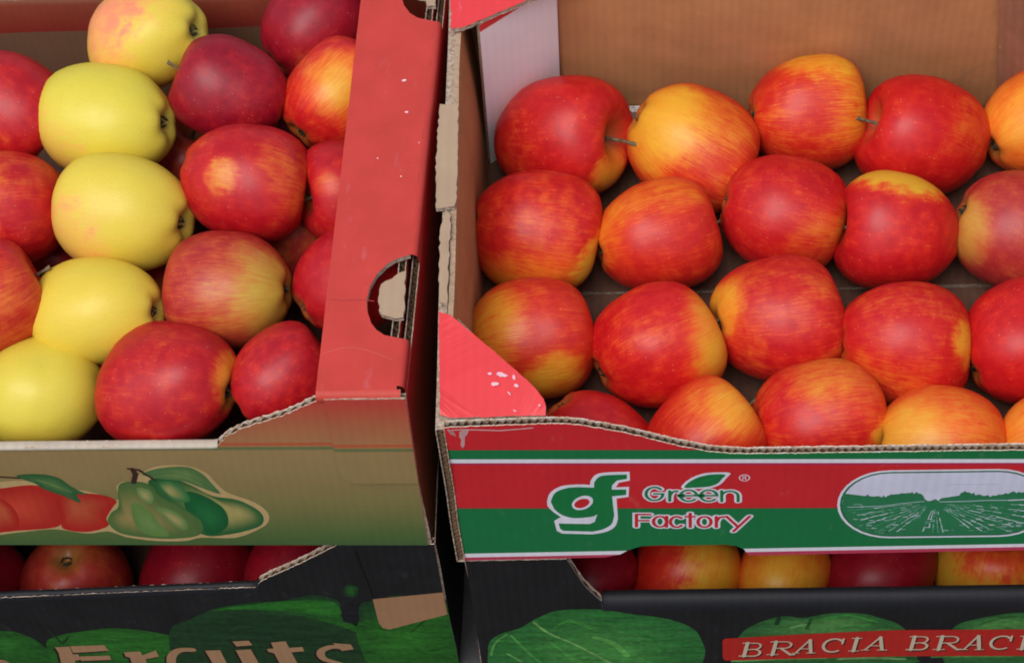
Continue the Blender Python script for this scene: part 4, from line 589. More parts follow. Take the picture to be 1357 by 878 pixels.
        ('s',1.6,(.144,.323,.102),.248,[(16.8,1.67),(17.35,1.73),(18.15,1.81),(19.04,1.9),(19.88,1.96),(20.72,2.0),(21.61,2.01),(22.4,2.02),(22.95,2.02)]),
        ('s',1.6,(.195,.342,.122),.278,[(23.89,1.84),(24.27,1.87),(24.83,1.9),(25.45,1.93),(26.03,1.93),(26.62,1.89),(27.25,1.83),(27.81,1.76),(28.2,1.72)]),
        ('s',1.6,(.024,.102,.024),.308,[(28.5,1.86),(28.63,1.75),(28.83,1.58),(29.03,1.42),(29.16,1.31)]),
        ('s',1.6,(.076,.262,.061),.215,[(30.02,1.96),(30.38,1.97),(30.9,1.98),(31.51,1.98),(32.16,1.98),(32.93,1.96),(33.83,1.93),(34.65,1.9),(35.23,1.88)]),
    ],
    'banner': [
        ('p',0,(.479,.021,.014),[(16.24,5.4),(21.2,5.94),(27.17,6.41),(35.49,6.26),(38.56,5.99),(39.21,1.76),(36.07,2.05),(27.54,2.23),(21.41,2.03),(16.36,1.84),(16.2,2.07),(16.13,2.46),(16.05,4.89),(16.1,5.25)]),
        ('s',1.0,(.068,.01,.006),.25,[(17.61,2.3),(17.81,4.54)]),
        ('s',1.15,(.068,.01,.006),.137,[(17.53,4.46),(18.35,4.43),(18.42,4.42),(18.52,4.38),(18.6,4.29),(18.66,4.17),(18.68,4.04),(18.68,3.89),(18.64,3.75),(18.57,3.63),(18.48,3.53),(18.38,3.47),(18.27,3.45),(17.71,3.43)]),
        ('s',1.3,(.068,.01,.006),.166,[(18.34,3.42),(18.47,3.37),(18.57,3.27),(18.64,3.14),(18.68,2.99),(18.67,2.83),(18.63,2.68),(18.55,2.54),(18.44,2.43),(18.31,2.37),(18.18,2.35),(17.34,2.4)]),
        ('s',2.0,(.61,.497,.352),.25,[(17.52,2.49),(17.71,4.73)]),
        ('s',2.15,(.61,.497,.352),.137,[(17.43,4.65),(18.25,4.62),(18.32,4.61),(18.42,4.56),(18.5,4.48),(18.56,4.36),(18.58,4.22),(18.58,4.08),(18.54,3.94),(18.47,3.82),(18.39,3.72),(18.28,3.66),(18.17,3.64),(17.61,3.62)]),
        ('s',2.3,(.61,.497,.352),.165,[(18.25,3.61),(18.37,3.56),(18.47,3.46),(18.54,3.33),(18.58,3.18),(18.57,3.02),(18.53,2.87),(18.45,2.73),(18.34,2.63),(18.21,2.56),(18.07,2.54),(17.25,2.59)]),
        ('s',1.0,(.068,.01,.006),.25,[(19.5,2.47),(19.67,4.71)]),
        ('s',1.15,(.068,.01,.006),.111,[(19.15,2.59),(19.86,2.57)]),
        ('s',1.3,(.068,.01,.006),.137,[(19.35,4.63),(20.3,4.6),(20.37,4.59),(20.49,4.54),(20.58,4.45),(20.65,4.32),(20.69,4.18),(20.68,4.03),(20.64,3.88),(20.57,3.75),(20.47,3.65),(20.35,3.59),(20.22,3.58),(19.59,3.59)]),
        ('s',1.45,(.068,.01,.006),.198,[(20.06,3.54),(20.7,2.52),(20.95,2.54)]),
        ('s',2.0,(.61,.497,.352),.249,[(19.4,2.66),(19.57,4.89)]),
        ('s',2.15,(.61,.497,.352),.111,[(19.05,2.78),(19.76,2.76)]),
        ('s',2.3,(.61,.497,.352),.137,[(19.25,4.81),(20.2,4.79),(20.27,4.78),(20.39,4.72),(20.48,4.63),(20.55,4.51),(20.59,4.37),(20.58,4.22),(20.54,4.07),(20.47,3.94),(20.37,3.85),(20.25,3.78),(20.12,3.76),(19.48,3.78)]),
        ('s',2.45,(.61,.497,.352),.198,[(19.96,3.72),(20.6,2.71),(20.84,2.73)]),
        ('s',1.0,(.068,.01,.006),.136,[(21.03,2.8),(21.87,4.86)]),
        ('s',1.15,(.068,.01,.006),.242,[(21.87,4.86),(22.05,2.77)]),
        ('s',1.3,(.068,.01,.006),.109,[(20.81,2.78),(21.25,2.77)]),
        ('s',1.45,(.068,.01,.006),.109,[(21.77,2.75),(22.32,2.74)]),
        ('s',1.6,(.068,.01,.006),.108,[(21.35,3.45),(21.95,3.44)]),
        ('s',2.0,(.61,.497,.352),.136,[(20.93,2.99),(21.77,5.05)]),
        ('s',2.15,(.61,.497,.352),.241,[(21.77,5.05),(21.94,2.96)]),
        ('s',2.3,(.61,.497,.352),.109,[(20.71,2.97),(21.14,2.96)]),
        ('s',2.45,(.61,.497,.352),.109,[(21.67,2.94),(22.21,2.93)]),
        ('s',2.6,(.61,.497,.352),.108,[(21.25,3.64),(21.85,3.62)]),
        ('s',1.0,(.068,.01,.006),.197,[(24.0,4.58),(23.84,4.81),(23.65,4.94),(23.43,4.96),(23.22,4.87),(23.03,4.67),(22.89,4.4),(22.81,4.07),(22.8,3.73),(22.86,3.4),(22.99,3.13),(23.16,2.95),(23.37,2.87),(23.59,2.91),(23.8,3.06)]),
        ('s',1.15,(.068,.01,.006),.137,[(24.03,4.17),(24.07,4.97)]),
        ('s',2.0,(.61,.497,.352),.197,[(23.89,4.77),(23.74,4.99),(23.55,5.12),(23.33,5.14),(23.12,5.05),(22.93,4.86),(22.79,4.59),(22.71,4.26),(22.7,3.92),(22.76,3.59),(22.88,3.32),(23.06,3.14),(23.27,3.06),(23.49,3.1),(23.69,3.25)]),
        ('s',2.15,(.61,.497,.352),.137,[(23.92,4.36),(23.96,5.16)]),
        ('s',1.0,(.068,.01,.006),.244,[(24.83,2.91),(24.93,5.1)]),
        ('s',1.15,(.068,.01,.006),.108,[(24.52,3.01),(25.14,2.99)]),
        ('s',1.3,(.068,.01,.006),.107,[(24.62,5.02),(25.23,5.0)]),
        ('s',2.0,(.61,.497,.352),.244,[(24.72,3.1),(24.83,5.28)]),
        ('s',2.15,(.61,.497,.352),.108,[(24.42,3.2),(25.03,3.18)]),
        ('s',2.3,(.61,.497,.352),.107,[(24.52,5.21),(25.12,5.19)]),
        ('s',1.0,(.068,.01,.006),.133,[(25.58,3.15),(26.44,5.16)]),
        ('s',1.15,(.068,.01,.006),.237,[(26.44,5.16),(26.71,3.11)]),
        ('s',1.3,(.068,.01,.006),.106,[(25.34,3.13),(25.82,3.12)]),
        ('s',1.45,(.068,.01,.006),.106,[(26.41,3.1),(27.01,3.08)]),
        ('s',1.6,(.068,.01,.006),.106,[(25.91,3.79),(26.59,3.77)]),
        ('s',2.0,(.61,.497,.352),.133,[(25.47,3.34),(26.34,5.35)]),
        ('s',2.15,(.61,.497,.352),.236,[(26.34,5.35),(26.6,3.3)]),
        ('s',2.3,(.61,.497,.352),.106,[(25.23,3.32),(25.71,3.31)]),
        ('s',2.45,(.61,.497,.352),.106,[(26.3,3.29),(26.9,3.27)]),
        ('s',2.6,(.61,.497,.352),.106,[(25.8,3.98),(26.48,3.96)]),
        ('s',1.0,(.068,.01,.006),.248,[(28.6,3.02),(28.66,5.24)]),
        ('s',1.15,(.068,.01,.006),.136,[(28.38,5.16),(29.2,5.13),(29.26,5.13),(29.36,5.08),(29.45,4.99),(29.51,4.88),(29.55,4.74),(29.55,4.6),(29.52,4.46),(29.47,4.34),(29.38,4.24),(29.28,4.18),(29.18,4.17),(28.63,4.14)]),
        ('s',1.3,(.068,.01,.006),.164,[(29.25,4.13),(29.38,4.08),(29.48,3.98),(29.56,3.86),(29.61,3.71),(29.61,3.55),(29.58,3.4),(29.51,3.26),(29.41,3.16),(29.28,3.09),(29.15,3.07),(28.33,3.12)]),
        ('s',2.0,(.61,.497,.352),.247,[(28.49,3.21),(28.55,5.42)]),
        ('s',2.15,(.61,.497,.352),.136,[(28.27,5.35),(29.09,5.32),(29.15,5.31),(29.25,5.26),(29.34,5.18),(29.41,5.06),(29.44,4.93),(29.44,4.79),(29.41,4.65),(29.36,4.53),(29.27,4.43),(29.18,4.37),(29.07,4.35),(28.52,4.33)]),
        ('s',2.3,(.61,.497,.352),.164,[(29.14,4.32),(29.27,4.27),(29.38,4.17),(29.45,4.05),(29.5,3.9),(29.5,3.74),(29.47,3.59),(29.4,3.45),(29.3,3.35),(29.17,3.28),(29.04,3.26),(28.22,3.31)]),
        ('s',1.0,(.068,.01,.006),.252,[(30.42,2.97),(30.46,5.22)]),
        ('s',1.15,(.068,.01,.006),.112,[(30.07,3.09),(30.79,3.07)]),
        ('s',1.3,(.068,.01,.006),.138,[(30.14,5.14),(31.11,5.11),(31.18,5.1),(31.31,5.05),(31.41,4.96),(31.49,4.84),(31.53,4.69),(31.54,4.54),(31.51,4.39),(31.44,4.26),(31.34,4.16),(31.23,4.1),(31.1,4.08),(30.44,4.1)]),
        ('s',1.45,(.068,.01,.006),.2,[(30.93,4.04),(31.66,3.02),(31.91,3.04)]),
        ('s',2.0,(.61,.497,.352),.251,[(30.31,3.16),(30.35,5.41)]),
        ('s',2.15,(.61,.497,.352),.112,[(29.95,3.28),(30.68,3.26)]),
        ('s',2.3,(.61,.497,.352),.138,[(30.02,5.33),(31.0,5.3),(31.07,5.29),(31.2,5.24),(31.3,5.14),(31.38,5.02),(31.42,4.88),(31.43,4.73),(31.4,4.58),(31.33,4.45),(31.23,4.35),(31.11,4.29),(30.98,4.27),(30.33,4.29)]),
        ('s',2.45,(.61,.497,.352),.2,[(30.82,4.23),(31.55,3.21),(31.79,3.23)]),
        ('s',1.0,(.068,.01,.006),.142,[(32.09,3.03),(32.79,5.19)]),
        ('s',1.15,(.068,.01,.006),.252,[(32.79,5.19),(33.09,3.0)]),
        ('s',1.3,(.068,.01,.006),.113,[(31.88,3.02),(32.3,3.0)]),
        ('s',1.45,(.068,.01,.006),.113,[(32.83,2.99),(33.36,2.97)]),
        ('s',1.6,(.068,.01,.006),.113,[(32.36,3.72),(32.96,3.7)]),
        ('s',2.0,(.61,.497,.352),.142,[(31.98,3.22),(32.68,5.37)]),
        ('s',2.15,(.61,.497,.352),.252,[(32.68,5.37),(32.98,3.19)]),
        ('s',2.3,(.61,.497,.352),.113,[(31.77,3.21),(32.19,3.19)]),
        ('s',2.45,(.61,.497,.352),.113,[(32.71,3.18),(33.24,3.16)]),
        ('s',2.6,(.61,.497,.352),.113,[(32.25,3.91),(32.85,3.89)]),
        ('s',1.0,(.068,.01,.006),.196,[(34.93,4.69),(34.76,4.91),(34.55,5.04),(34.32,5.07),(34.11,4.98),(33.93,4.78),(33.8,4.51),(33.74,4.18),(33.75,3.84),(33.83,3.52),(33.98,3.25),(34.17,3.07),(34.4,2.99),(34.62,3.03),(34.82,3.18)]),
        ('s',1.15,(.068,.01,.006),.136,[(34.98,4.29),(34.98,5.08)]),
        ('s',2.0,(.61,.497,.352),.195,[(34.81,4.87),(34.64,5.1),(34.43,5.23),(34.21,5.25),(34.0,5.16),(33.81,4.97),(33.69,4.7),(33.62,4.37),(33.63,4.03),(33.72,3.71),(33.86,3.44),(34.06,3.26),(34.28,3.18),(34.5,3.22),(34.7,3.37)]),
        ('s',2.15,(.61,.497,.352),.136,[(34.87,4.47),(34.86,5.26)]),
        ('s',1.0,(.068,.01,.006),.247,[(35.88,2.88),(35.85,5.09)]),
        ('s',1.15,(.068,.01,.006),.11,[(35.58,2.98),(36.18,2.96)]),
        ('s',1.3,(.068,.01,.006),.108,[(35.55,5.01),(36.15,5.0)]),
        ('s',2.0,(.61,.497,.352),.247,[(35.77,3.07),(35.73,5.28)]),
        ('s',2.15,(.61,.497,.352),.11,[(35.46,3.17),(36.06,3.15)]),
        ('s',2.3,(.61,.497,.352),.108,[(35.44,5.2),(36.03,5.18)]),
        ('s',1.0,(.068,.01,.006),.139,[(36.71,2.89),(37.43,5.01)]),
        ('s',1.15,(.068,.01,.006),.248,[(37.43,5.01),(37.83,2.86)]),
        ('s',1.3,(.068,.01,.006),.112,[(36.47,2.88),(36.95,2.86)]),
        ('s',1.45,(.068,.01,.006),.112,[(37.53,2.85),(38.12,2.83)]),
        ('s',1.6,(.068,.01,.006),.111,[(36.99,3.56),(37.66,3.54)]),
        ('s',2.0,(.61,.497,.352),.139,[(36.59,3.08),(37.32,5.19)]),
        ('s',2.15,(.61,.497,.352),.247,[(37.32,5.19),(37.71,3.05)]),
        ('s',2.3,(.61,.497,.352),.111,[(36.35,3.07),(36.83,3.05)]),
        ('s',2.45,(.61,.497,.352),.111,[(37.41,3.04),(38.0,3.02)]),
        ('s',2.6,(.61,.497,.352),.111,[(36.88,3.75),(37.54,3.73)]),
    ],
    'bare_patch': [
        ('p',3.6,(.381,.195,.098),[(35.52,10.65),(40.13,11.66),(40.16,8.37),(36.13,6.01),(35.71,6.25),(35.54,7.08)]),
    ],
    'seam': [
        ('s',3.2,(.004,.003,.003),.075,[(35.18,17.59),(35.62,10.65)]),
    ],
    'melon_picture': [
        ('b',0,(.026,.144,.019),(.018,.102,.014),(10.28,3.88),[(5.94,4.77),(6.94,5.76),(8.05,5.96),(9.11,5.8),(9.96,5.68),(10.53,5.66),(10.92,5.54),(11.21,5.33),(11.5,5.01),(11.8,4.63),(12.06,4.17),(12.29,3.56),(12.49,2.75),(12.76,1.6),(13.06,.19),(13.21,.15),(13.01,.15),(12.35,.15),(11.33,.15),(10.1,.15),(8.78,.15),(7.17,.15),(5.26,.15),(3.59,.15),(2.7,.15),(2.87,.15),(3.74,.15),(4.89,2.39)]),
        ('b',.6,(.028,.159,.019),(.023,.125,.016),(17.88,3.9),[(12.49,2.75),(12.66,3.74),(12.87,4.24),(13.15,4.51),(13.53,4.79),(14.06,5.13),(14.71,5.39),(15.39,5.6),(16.01,5.78),(16.52,5.94),(16.98,6.06),(17.44,6.14),(17.95,6.14),(18.55,6.07),(19.2,5.93),(19.84,5.73),(20.44,5.48),(20.98,5.19),(21.48,4.86),(21.95,4.44),(22.41,3.92),(22.91,3.29),(23.43,2.57),(23.88,1.72),(24.15,.71),(24.32,.15),(24.41,.15),(24.23,.15),(23.6,.15),(22.29,.15),(20.45,.15),(18.46,.15),(16.76,.15),(15.34,.15),(14.05,.15),(12.98,.15),(12.24,.15),(11.96,.15),(12.03,.15),(12.27,.89)]),
        ('b',1.2,(.025,.15,.016),(.014,.05,.016),(34.71,4.85),[(21.42,5.71),(21.87,6.66),(22.44,7.07),(23.04,7.46),(23.63,8.06),(24.24,8.64),(24.79,9.1),(25.21,9.35),(25.57,9.47),(25.96,9.61),(26.44,9.81),(26.96,10.03),(27.51,10.2),(28.13,10.28),(28.77,10.31),(29.35,10.37),(29.77,10.48),(30.12,10.63),(30.49,10.79),(30.92,10.99),(31.38,11.2),(31.81,11.28),(32.25,11.18),(32.67,10.95),(33.0,10.7),(33.2,10.51),(33.3,10.29),(33.34,9.95),(33.28,9.35),(33.15,8.62),(33.16,8.08),(33.41,7.81),(33.79,7.73),(34.12,7.91),(34.33,8.52),(34.5,9.37),(34.72,10.04),(35.04,10.28),(35.42,10.35),(35.85,10.45),(36.31,10.79),(36.81,11.18),(37.37,11.28),(37.91,10.92),(38.52,10.27),(39.37,9.62),(40.23,9.46),(40.23,9.31),(40.25,7.93),(40.29,3.94),(40.36,.15),(40.41,.15),(37.6,.15),(30.47,.15),(24.88,.15),(22.33,.15),(21.38,.15),(20.93,.15),(20.74,1.25),(21.02,3.78)]),
        ('b',1.8,(.012,.042,.014),(.016,.05,.016),(27.88,5.28),[(21.98,5.71),(22.48,6.48),(23.15,7.06),(23.88,7.51),(24.59,7.9),(25.25,8.22),(25.93,8.45),(26.61,8.6),(27.28,8.67),(27.96,8.67),(28.65,8.58),(29.32,8.44),(29.96,8.25),(30.56,8.02),(31.13,7.73),(31.67,7.4),(32.19,7.04),(32.7,6.67),(33.2,6.26),(33.65,5.81),(34.02,5.29),(34.3,4.74),(34.53,4.15),(34.66,3.46),(34.66,2.6),(34.62,1.45),(34.55,.15),(34.19,.15),(33.33,.15),(31.67,.15),(29.37,.15),(26.97,.15),(25.03,.15),(23.68,.15),(22.66,.15),(21.93,.15),(21.46,.7),(21.27,2.14),(21.34,3.49),(21.61,4.7)]),
        ('b',2.2,(.028,.175,.018),(.022,.144,.018),(30.86,9.53),[(24.76,8.93),(25.06,9.09),(25.76,9.35),(26.64,9.63),(27.46,9.86),(28.2,10.05),(28.96,10.23),(29.73,10.37),(30.44,10.45),(31.16,10.49),(31.87,10.5),(32.49,10.43),(32.94,10.2),(33.18,9.71),(33.27,9.01),(33.22,8.33),(33.03,7.91),(32.69,7.87),(32.2,8.07),(31.6,8.36),(30.92,8.59),(30.11,8.75),(29.16,8.9),(28.2,9.03),(27.34,9.1),(26.5,9.08),(25.66,8.99),(25.01,8.91)]),
        ('b',2.2,(.028,.162,.017),(.02,.114,.014),(37.12,4.86),[(34.21,7.05),(34.53,7.1),(34.94,6.67),(35.47,6.21),(36.14,6.18),(37.01,6.83),(38.03,7.86),(39.09,8.91),(40.09,9.62),(40.22,10.12),(40.22,10.54),(40.22,10.49),(40.23,9.62),(40.25,7.29),(40.3,3.76),(40.34,.15),(40.37,.15),(40.38,.15),(39.16,.15),(36.92,.15),(35.27,.15),(34.44,.15),(34.08,.15),(33.98,1.25),(33.9,2.6),(33.83,3.89),(33.85,5.21),(33.98,6.33)]),
        ('s',2.7,(.014,.014,.016),1.099,[(33.75,7.48),(33.88,9.61),(34.18,11.28)]),
        ('b',3,(.025,.144,.021),(.014,.042,.014),(34.25,11.9),[(34.79,11.9),(34.77,12.37),(34.63,12.73),(34.4,12.88),(34.13,12.79),(33.89,12.49),(33.74,12.04),(33.71,11.56),(33.81,11.15),(34.03,10.93),(34.3,10.95),(34.55,11.2)]),
        ('s',1,(.014,.042,.012),.169,[(13.26,5.69),(13.32,5.48),(13.41,5.18),(13.5,4.86),(13.57,4.57),(13.62,4.28),(13.64,3.98),(13.68,3.74),(13.75,3.67),(13.89,3.83),(14.08,4.18),(14.26,4.55),(14.38,4.79)]),
    ],
    'fruits_lettering': [
        [('s',.0,(.023,.012,.008),.667,[(8.75,.15),(8.87,.15),(8.91,.15),(8.86,.15),(8.73,.4),(8.54,.5),(8.3,.4),(8.04,.15),(7.77,.15),(7.53,.15),(7.33,.15),(7.21,.15),(7.17,.15),(7.21,.15),(7.34,.15),(7.53,.15),(7.78,.15),(8.05,.15),(8.32,.15),(8.56,.15),(8.75,.15)]),('s',1.0,(.397,.216,.112),.666,[(8.95,.15),(9.06,.15),(9.1,.15),(9.05,.36),(8.93,.64),(8.74,.73),(8.5,.64),(8.23,.35),(7.96,.15),(7.72,.15),(7.53,.15),(7.41,.15),(7.37,.15),(7.41,.15),(7.54,.15),(7.73,.15),(7.98,.15),(8.25,.15),(8.52,.15),(8.76,.15),(8.95,.15)])],
        [('p',.2,(.023,.012,.008),[(12.92,2.89),(13.95,3.03),(13.89,1.74),(14.28,1.74),(14.23,.81),(13.81,.66),(13.69,.15),(14.01,.15),(13.98,.15),(12.19,.15),(12.23,.15),(12.7,.15),(12.97,1.92)]),('p',1.2,(.397,.216,.112),[(13.11,3.12),(14.13,3.26),(14.08,1.97),(14.46,1.97),(14.41,1.04),(14.0,.9),(13.88,.15),(14.2,.15),(14.17,.15),(12.39,.15),(12.42,.15),(12.89,.15),(13.16,2.15)]),('p',.4,(.023,.012,.008),[(14.0,3.07),(16.38,3.26),(16.51,2.35),(15.68,2.21),(13.96,1.97)]),('p',1.4,(.397,.216,.112),[(14.18,3.3),(16.56,3.49),(16.69,2.58),(15.86,2.44),(14.15,2.2)]),('p',.0,(.023,.012,.008),[(14.27,1.37),(16.41,1.56),(16.35,.81),(14.22,.62)]),('p',1.0,(.397,.216,.112),[(14.46,1.6),(16.59,1.79),(16.53,1.05),(14.41,.85)])],
        [('p',.2,(.023,.012,.008),[(17.49,2.08),(18.64,2.22),(18.65,1.57),(19.73,2.41),(19.77,1.39),(18.76,.92),(18.7,.15),(18.95,.15),(18.94,.15),(17.24,.15),(17.25,.15),(17.64,.15),(17.73,1.19),(17.46,1.38)]),('p',1.2,(.397,.216,.112),[(17.67,2.31),(18.82,2.45),(18.83,1.8),(19.91,2.64),(19.94,1.62),(18.93,1.15),(18.89,.15),(19.14,.15),(19.13,.15),(17.42,.15),(17.44,.15),(17.82,.15),(17.91,1.43),(17.64,1.61)])],
        [('s',.4,(.023,.012,.008),.646,[(22.22,2.51),(22.1,2.51),(21.93,2.52),(21.73,2.52),(21.53,2.49),(21.35,2.41),(21.19,2.29),(21.04,2.12),(20.89,1.92),(20.76,1.68),(20.65,1.39),(20.55,1.05),(20.47,.65),(20.41,.21),(20.36,.15),(20.34,.15),(20.33,.15),(20.33,.15),(20.35,.15),(20.41,.15),(20.5,.15),(20.64,.15),(20.82,.15),(21.04,.15),(21.26,.15),(21.48,.15),(21.72,.15),(21.99,.15),(22.26,.15),(22.48,.15),(22.65,.15)]),('s',1.4,(.397,.216,.112),.645,[(22.39,2.74),(22.27,2.74),(22.1,2.75),(21.9,2.75),(21.7,2.72),(21.52,2.64),(21.37,2.52),(21.21,2.35),(21.07,2.15),(20.94,1.91),(20.82,1.62),(20.73,1.28),(20.65,.89),(20.59,.45),(20.54,.15),(20.52,.15),(20.51,.15),(20.51,.15),(20.53,.15),(20.59,.15),(20.68,.15),(20.82,.15),(21.0,.15),(21.22,.15),(21.44,.15),(21.66,.15),(21.9,.15),(22.17,.15),(22.43,.15),(22.66,.15),(22.82,.15)]),('p',.0,(.023,.012,.008),[(23.11,2.37),(24.15,2.47),(24.25,.15),(24.54,.15),(24.55,.15),(23.29,.15)]),('p',1.0,(.397,.216,.112),[(23.28,2.6),(24.32,2.7),(24.43,.15),(24.72,.15),(24.73,.15),(23.47,.15)])],
        [('p',.2,(.023,.012,.008),[(25.21,3.88),(26.34,4.02),(26.48,3.3),(25.39,3.07)]),('p',1.2,(.397,.216,.112),[(25.38,4.11),(26.51,4.25),(26.64,3.52),(25.55,3.29)]),('p',.4,(.023,.012,.008),[(25.21,2.47),(26.26,2.61),(26.49,.15),(26.74,.15),(26.76,.15),(25.38,.15)]),('p',1.4,(.397,.216,.112),[(25.38,2.7),(26.43,2.84),(26.66,.15),(26.91,.15),(26.93,.15),(25.55,.15)])],
        [('p',.0,(.023,.012,.008),[(27.8,3.71),(28.83,3.94),(28.9,2.85),(29.83,2.99),(29.85,2.31),(28.95,2.12),(29.15,.15),(29.42,.15),(29.66,.15),(28.29,.15),(27.92,.15),(27.76,1.98),(27.41,2.16),(27.36,2.66),(27.83,2.76)]),('p',1.0,(.397,.216,.112),[(27.96,3.94),(28.99,4.16),(29.07,3.08),(29.99,3.22),(30.01,2.54),(29.12,2.35),(29.32,.15),(29.59,.15),(29.83,.15),(28.46,.15),(28.09,.15),(27.92,2.21),(27.57,2.39),(27.53,2.89),(28.0,2.98)])],
        [('s',.2,(.023,.012,.008),.564,[(32.68,2.91),(32.55,2.94),(32.37,2.98),(32.15,3.02),(31.94,3.03),(31.75,3.0),(31.57,2.91),(31.4,2.79),(31.23,2.63),(31.09,2.45),(31.0,2.26),(30.94,2.05),(30.91,1.8),(30.91,1.55),(30.95,1.29),(31.04,1.06),(31.18,.86),(31.39,.68),(31.62,.51),(31.86,.33),(32.07,.15),(32.26,.15),(32.47,.15),(32.65,.15),(32.8,.15),(32.89,.15),(32.92,.15),(32.89,.15),(32.82,.15),(32.72,.15),(32.59,.15),(32.42,.15),(32.22,.15),(31.99,.15),(31.75,.15),(31.51,.15),(31.27,.15),(31.0,.15),(30.74,.15),(30.52,.15),(30.36,.15)]),('s',1.2,(.397,.216,.112),.563,[(32.84,3.14),(32.71,3.16),(32.52,3.21),(32.31,3.25),(32.1,3.26),(31.91,3.23),(31.73,3.14),(31.56,3.01),(31.39,2.86),(31.25,2.68),(31.16,2.49),(31.1,2.28),(31.07,2.04),(31.07,1.78),(31.11,1.53),(31.2,1.3),(31.34,1.1),(31.55,.92),(31.78,.74),(32.02,.56),(32.23,.37),(32.42,.17),(32.63,.15),(32.81,.15),(32.96,.15),(33.05,.15),(33.08,.15),(33.05,.15),(32.98,.15),(32.88,.15),(32.75,.15),(32.59,.15),(32.38,.15),(32.15,.15),(31.91,.15),(31.68,.15),(31.43,.15),(31.17,.15),(30.91,.15),(30.68,.15),(30.53,.15)]),('p',.4,(.023,.012,.008),[(31.94,3.63),(33.16,3.46),(33.25,2.64),(32.42,2.36)]),('p',1.4,(.397,.216,.112),[(32.1,3.86),(33.31,3.68),(33.41,2.87),(32.59,2.59)])],
    ],
    'scuff': [
        ('p',0,(.791,.485,.539),[(3.53,2.95),(3.41,2.88),(3.35,2.84),(3.21,2.89),(3.09,2.86),(3.0,2.95),(2.88,3.0),(2.88,3.08),(2.9,3.12),(2.94,3.19),(3.1,3.18),(3.21,3.14),(3.3,3.07),(3.38,3.03)]),
        ('p',0,(.791,.485,.539),[(3.03,2.41),(2.98,2.37),(2.96,2.32),(2.84,2.32),(2.74,2.28),(2.65,2.32),(2.62,2.36),(2.58,2.42),(2.59,2.47),(2.67,2.52),(2.73,2.54),(2.82,2.53),(2.9,2.53),(3.01,2.47)]),
        ('p',0,(.791,.485,.539),[(4.12,2.25),(4.1,2.2),(4.08,2.16),(4.03,2.19),(3.96,2.17),(3.92,2.22),(3.85,2.27),(3.87,2.33),(3.87,2.37),(3.91,2.41),(3.96,2.4),(4.02,2.38),(4.08,2.36),(4.09,2.3)]),
        ('p',0,(.791,.485,.539),[(3.94,2.77),(3.91,2.69),(3.9,2.66),(3.87,2.67),(3.83,2.68),(3.8,2.72),(3.77,2.79),(3.76,2.88),(3.78,2.94),(3.81,3.01),(3.83,3.01),(3.87,2.94),(3.91,2.93),(3.91,2.84)]),
        ('p',0,(.791,.485,.539),[(2.61,3.09),(2.63,3.06),(2.56,3.02),(2.53,3.0),(2.48,3.02),(2.42,3.02),(2.4,3.07),(2.39,3.1),(2.38,3.14),(2.43,3.15),(2.48,3.17),(2.52,3.19),(2.57,3.15),(2.58,3.12)]),
        ('p',0,(.791,.485,.539),[(3.7,1.7),(3.7,1.67),(3.64,1.69),(3.61,1.72),(3.57,1.76),(3.54,1.82),(3.51,1.86),(3.49,1.9),(3.51,1.92),(3.53,1.9),(3.57,1.88),(3.61,1.84),(3.65,1.79),(3.66,1.73)]),
        ('p',0,(.791,.485,.539),[(3.99,.62),(4.01,.6),(3.98,.6),(3.95,.62),(3.9,.65),(3.87,.67),(3.83,.71),(3.86,.73),(3.85,.74),(3.86,.75),(3.91,.73),(3.94,.7),(3.97,.67),(3.99,.65)]),
        ('p',0,(.791,.485,.539),[(5.33,1.0),(5.34,.97),(5.33,.94),(5.29,.94),(5.26,.93),(5.24,.95),(5.22,.97),(5.21,1.0),(5.22,1.03),(5.24,1.05),(5.26,1.06),(5.29,1.06),(5.32,1.04),(5.34,1.03)]),
    ],
    'flange_marks': [
        ('p',0,(.871,.578,.604),[(-2.92,24.16),(-2.98,24.12),(-2.99,24.11),(-3.04,24.1),(-3.1,24.07),(-3.17,24.08),(-3.22,24.14),(-3.18,24.17),(-3.17,24.22),(-3.14,24.22),(-3.11,24.23),(-3.06,24.25),(-3.02,24.24),(-2.95,24.22)]),
        ('p',0,(.871,.578,.604),[(-2.75,21.74),(-2.74,21.71),(-2.77,21.67),(-2.81,21.66),(-2.86,21.68),(-2.92,21.7),(-2.93,21.71),(-2.96,21.75),(-2.93,21.77),(-2.89,21.79),(-2.86,21.82),(-2.81,21.79),(-2.78,21.8),(-2.72,21.77)]),
        ('p',0,(.871,.578,.604),[(-2.96,16.98),(-2.97,16.96),(-2.97,16.92),(-3.0,16.94),(-3.02,16.93),(-3.04,16.93),(-3.04,16.95),(-3.04,16.98),(-3.05,17.0),(-3.04,17.01),(-3.02,17.02),(-3.0,17.03),(-2.97,17.0),(-2.95,17.0)]),
        ('p',0,(.871,.578,.604),[(-4.4,18.34),(-4.41,18.32),(-4.41,18.3),(-4.43,18.29),(-4.45,18.28),(-4.47,18.3),(-4.49,18.33),(-4.48,18.34),(-4.49,18.36),(-4.47,18.38),(-4.46,18.38),(-4.44,18.38),(-4.41,18.37),(-4.41,18.36)]),
        ('p',0,(.871,.578,.604),[(-1.97,19.41),(-1.98,19.4),(-1.99,19.39),(-2.0,19.39),(-2.02,19.38),(-2.04,19.4),(-2.04,19.4),(-2.06,19.42),(-2.05,19.43),(-2.04,19.44),(-2.02,19.45),(-2.0,19.46),(-1.99,19.43),(-1.97,19.43)]),
        ('s',0,(.392,.042,.04),.048,[(-6.8,8.45),(-6.67,8.42),(-6.48,8.38),(-6.25,8.35),(-6.01,8.32),(-5.76,8.32),(-5.47,8.34),(-5.18,8.35),(-4.93,8.35),(-4.71,8.33),(-4.51,8.29),(-4.35,8.26),(-4.23,8.23)]),  # crease, its shade drawn as a thin dark red line
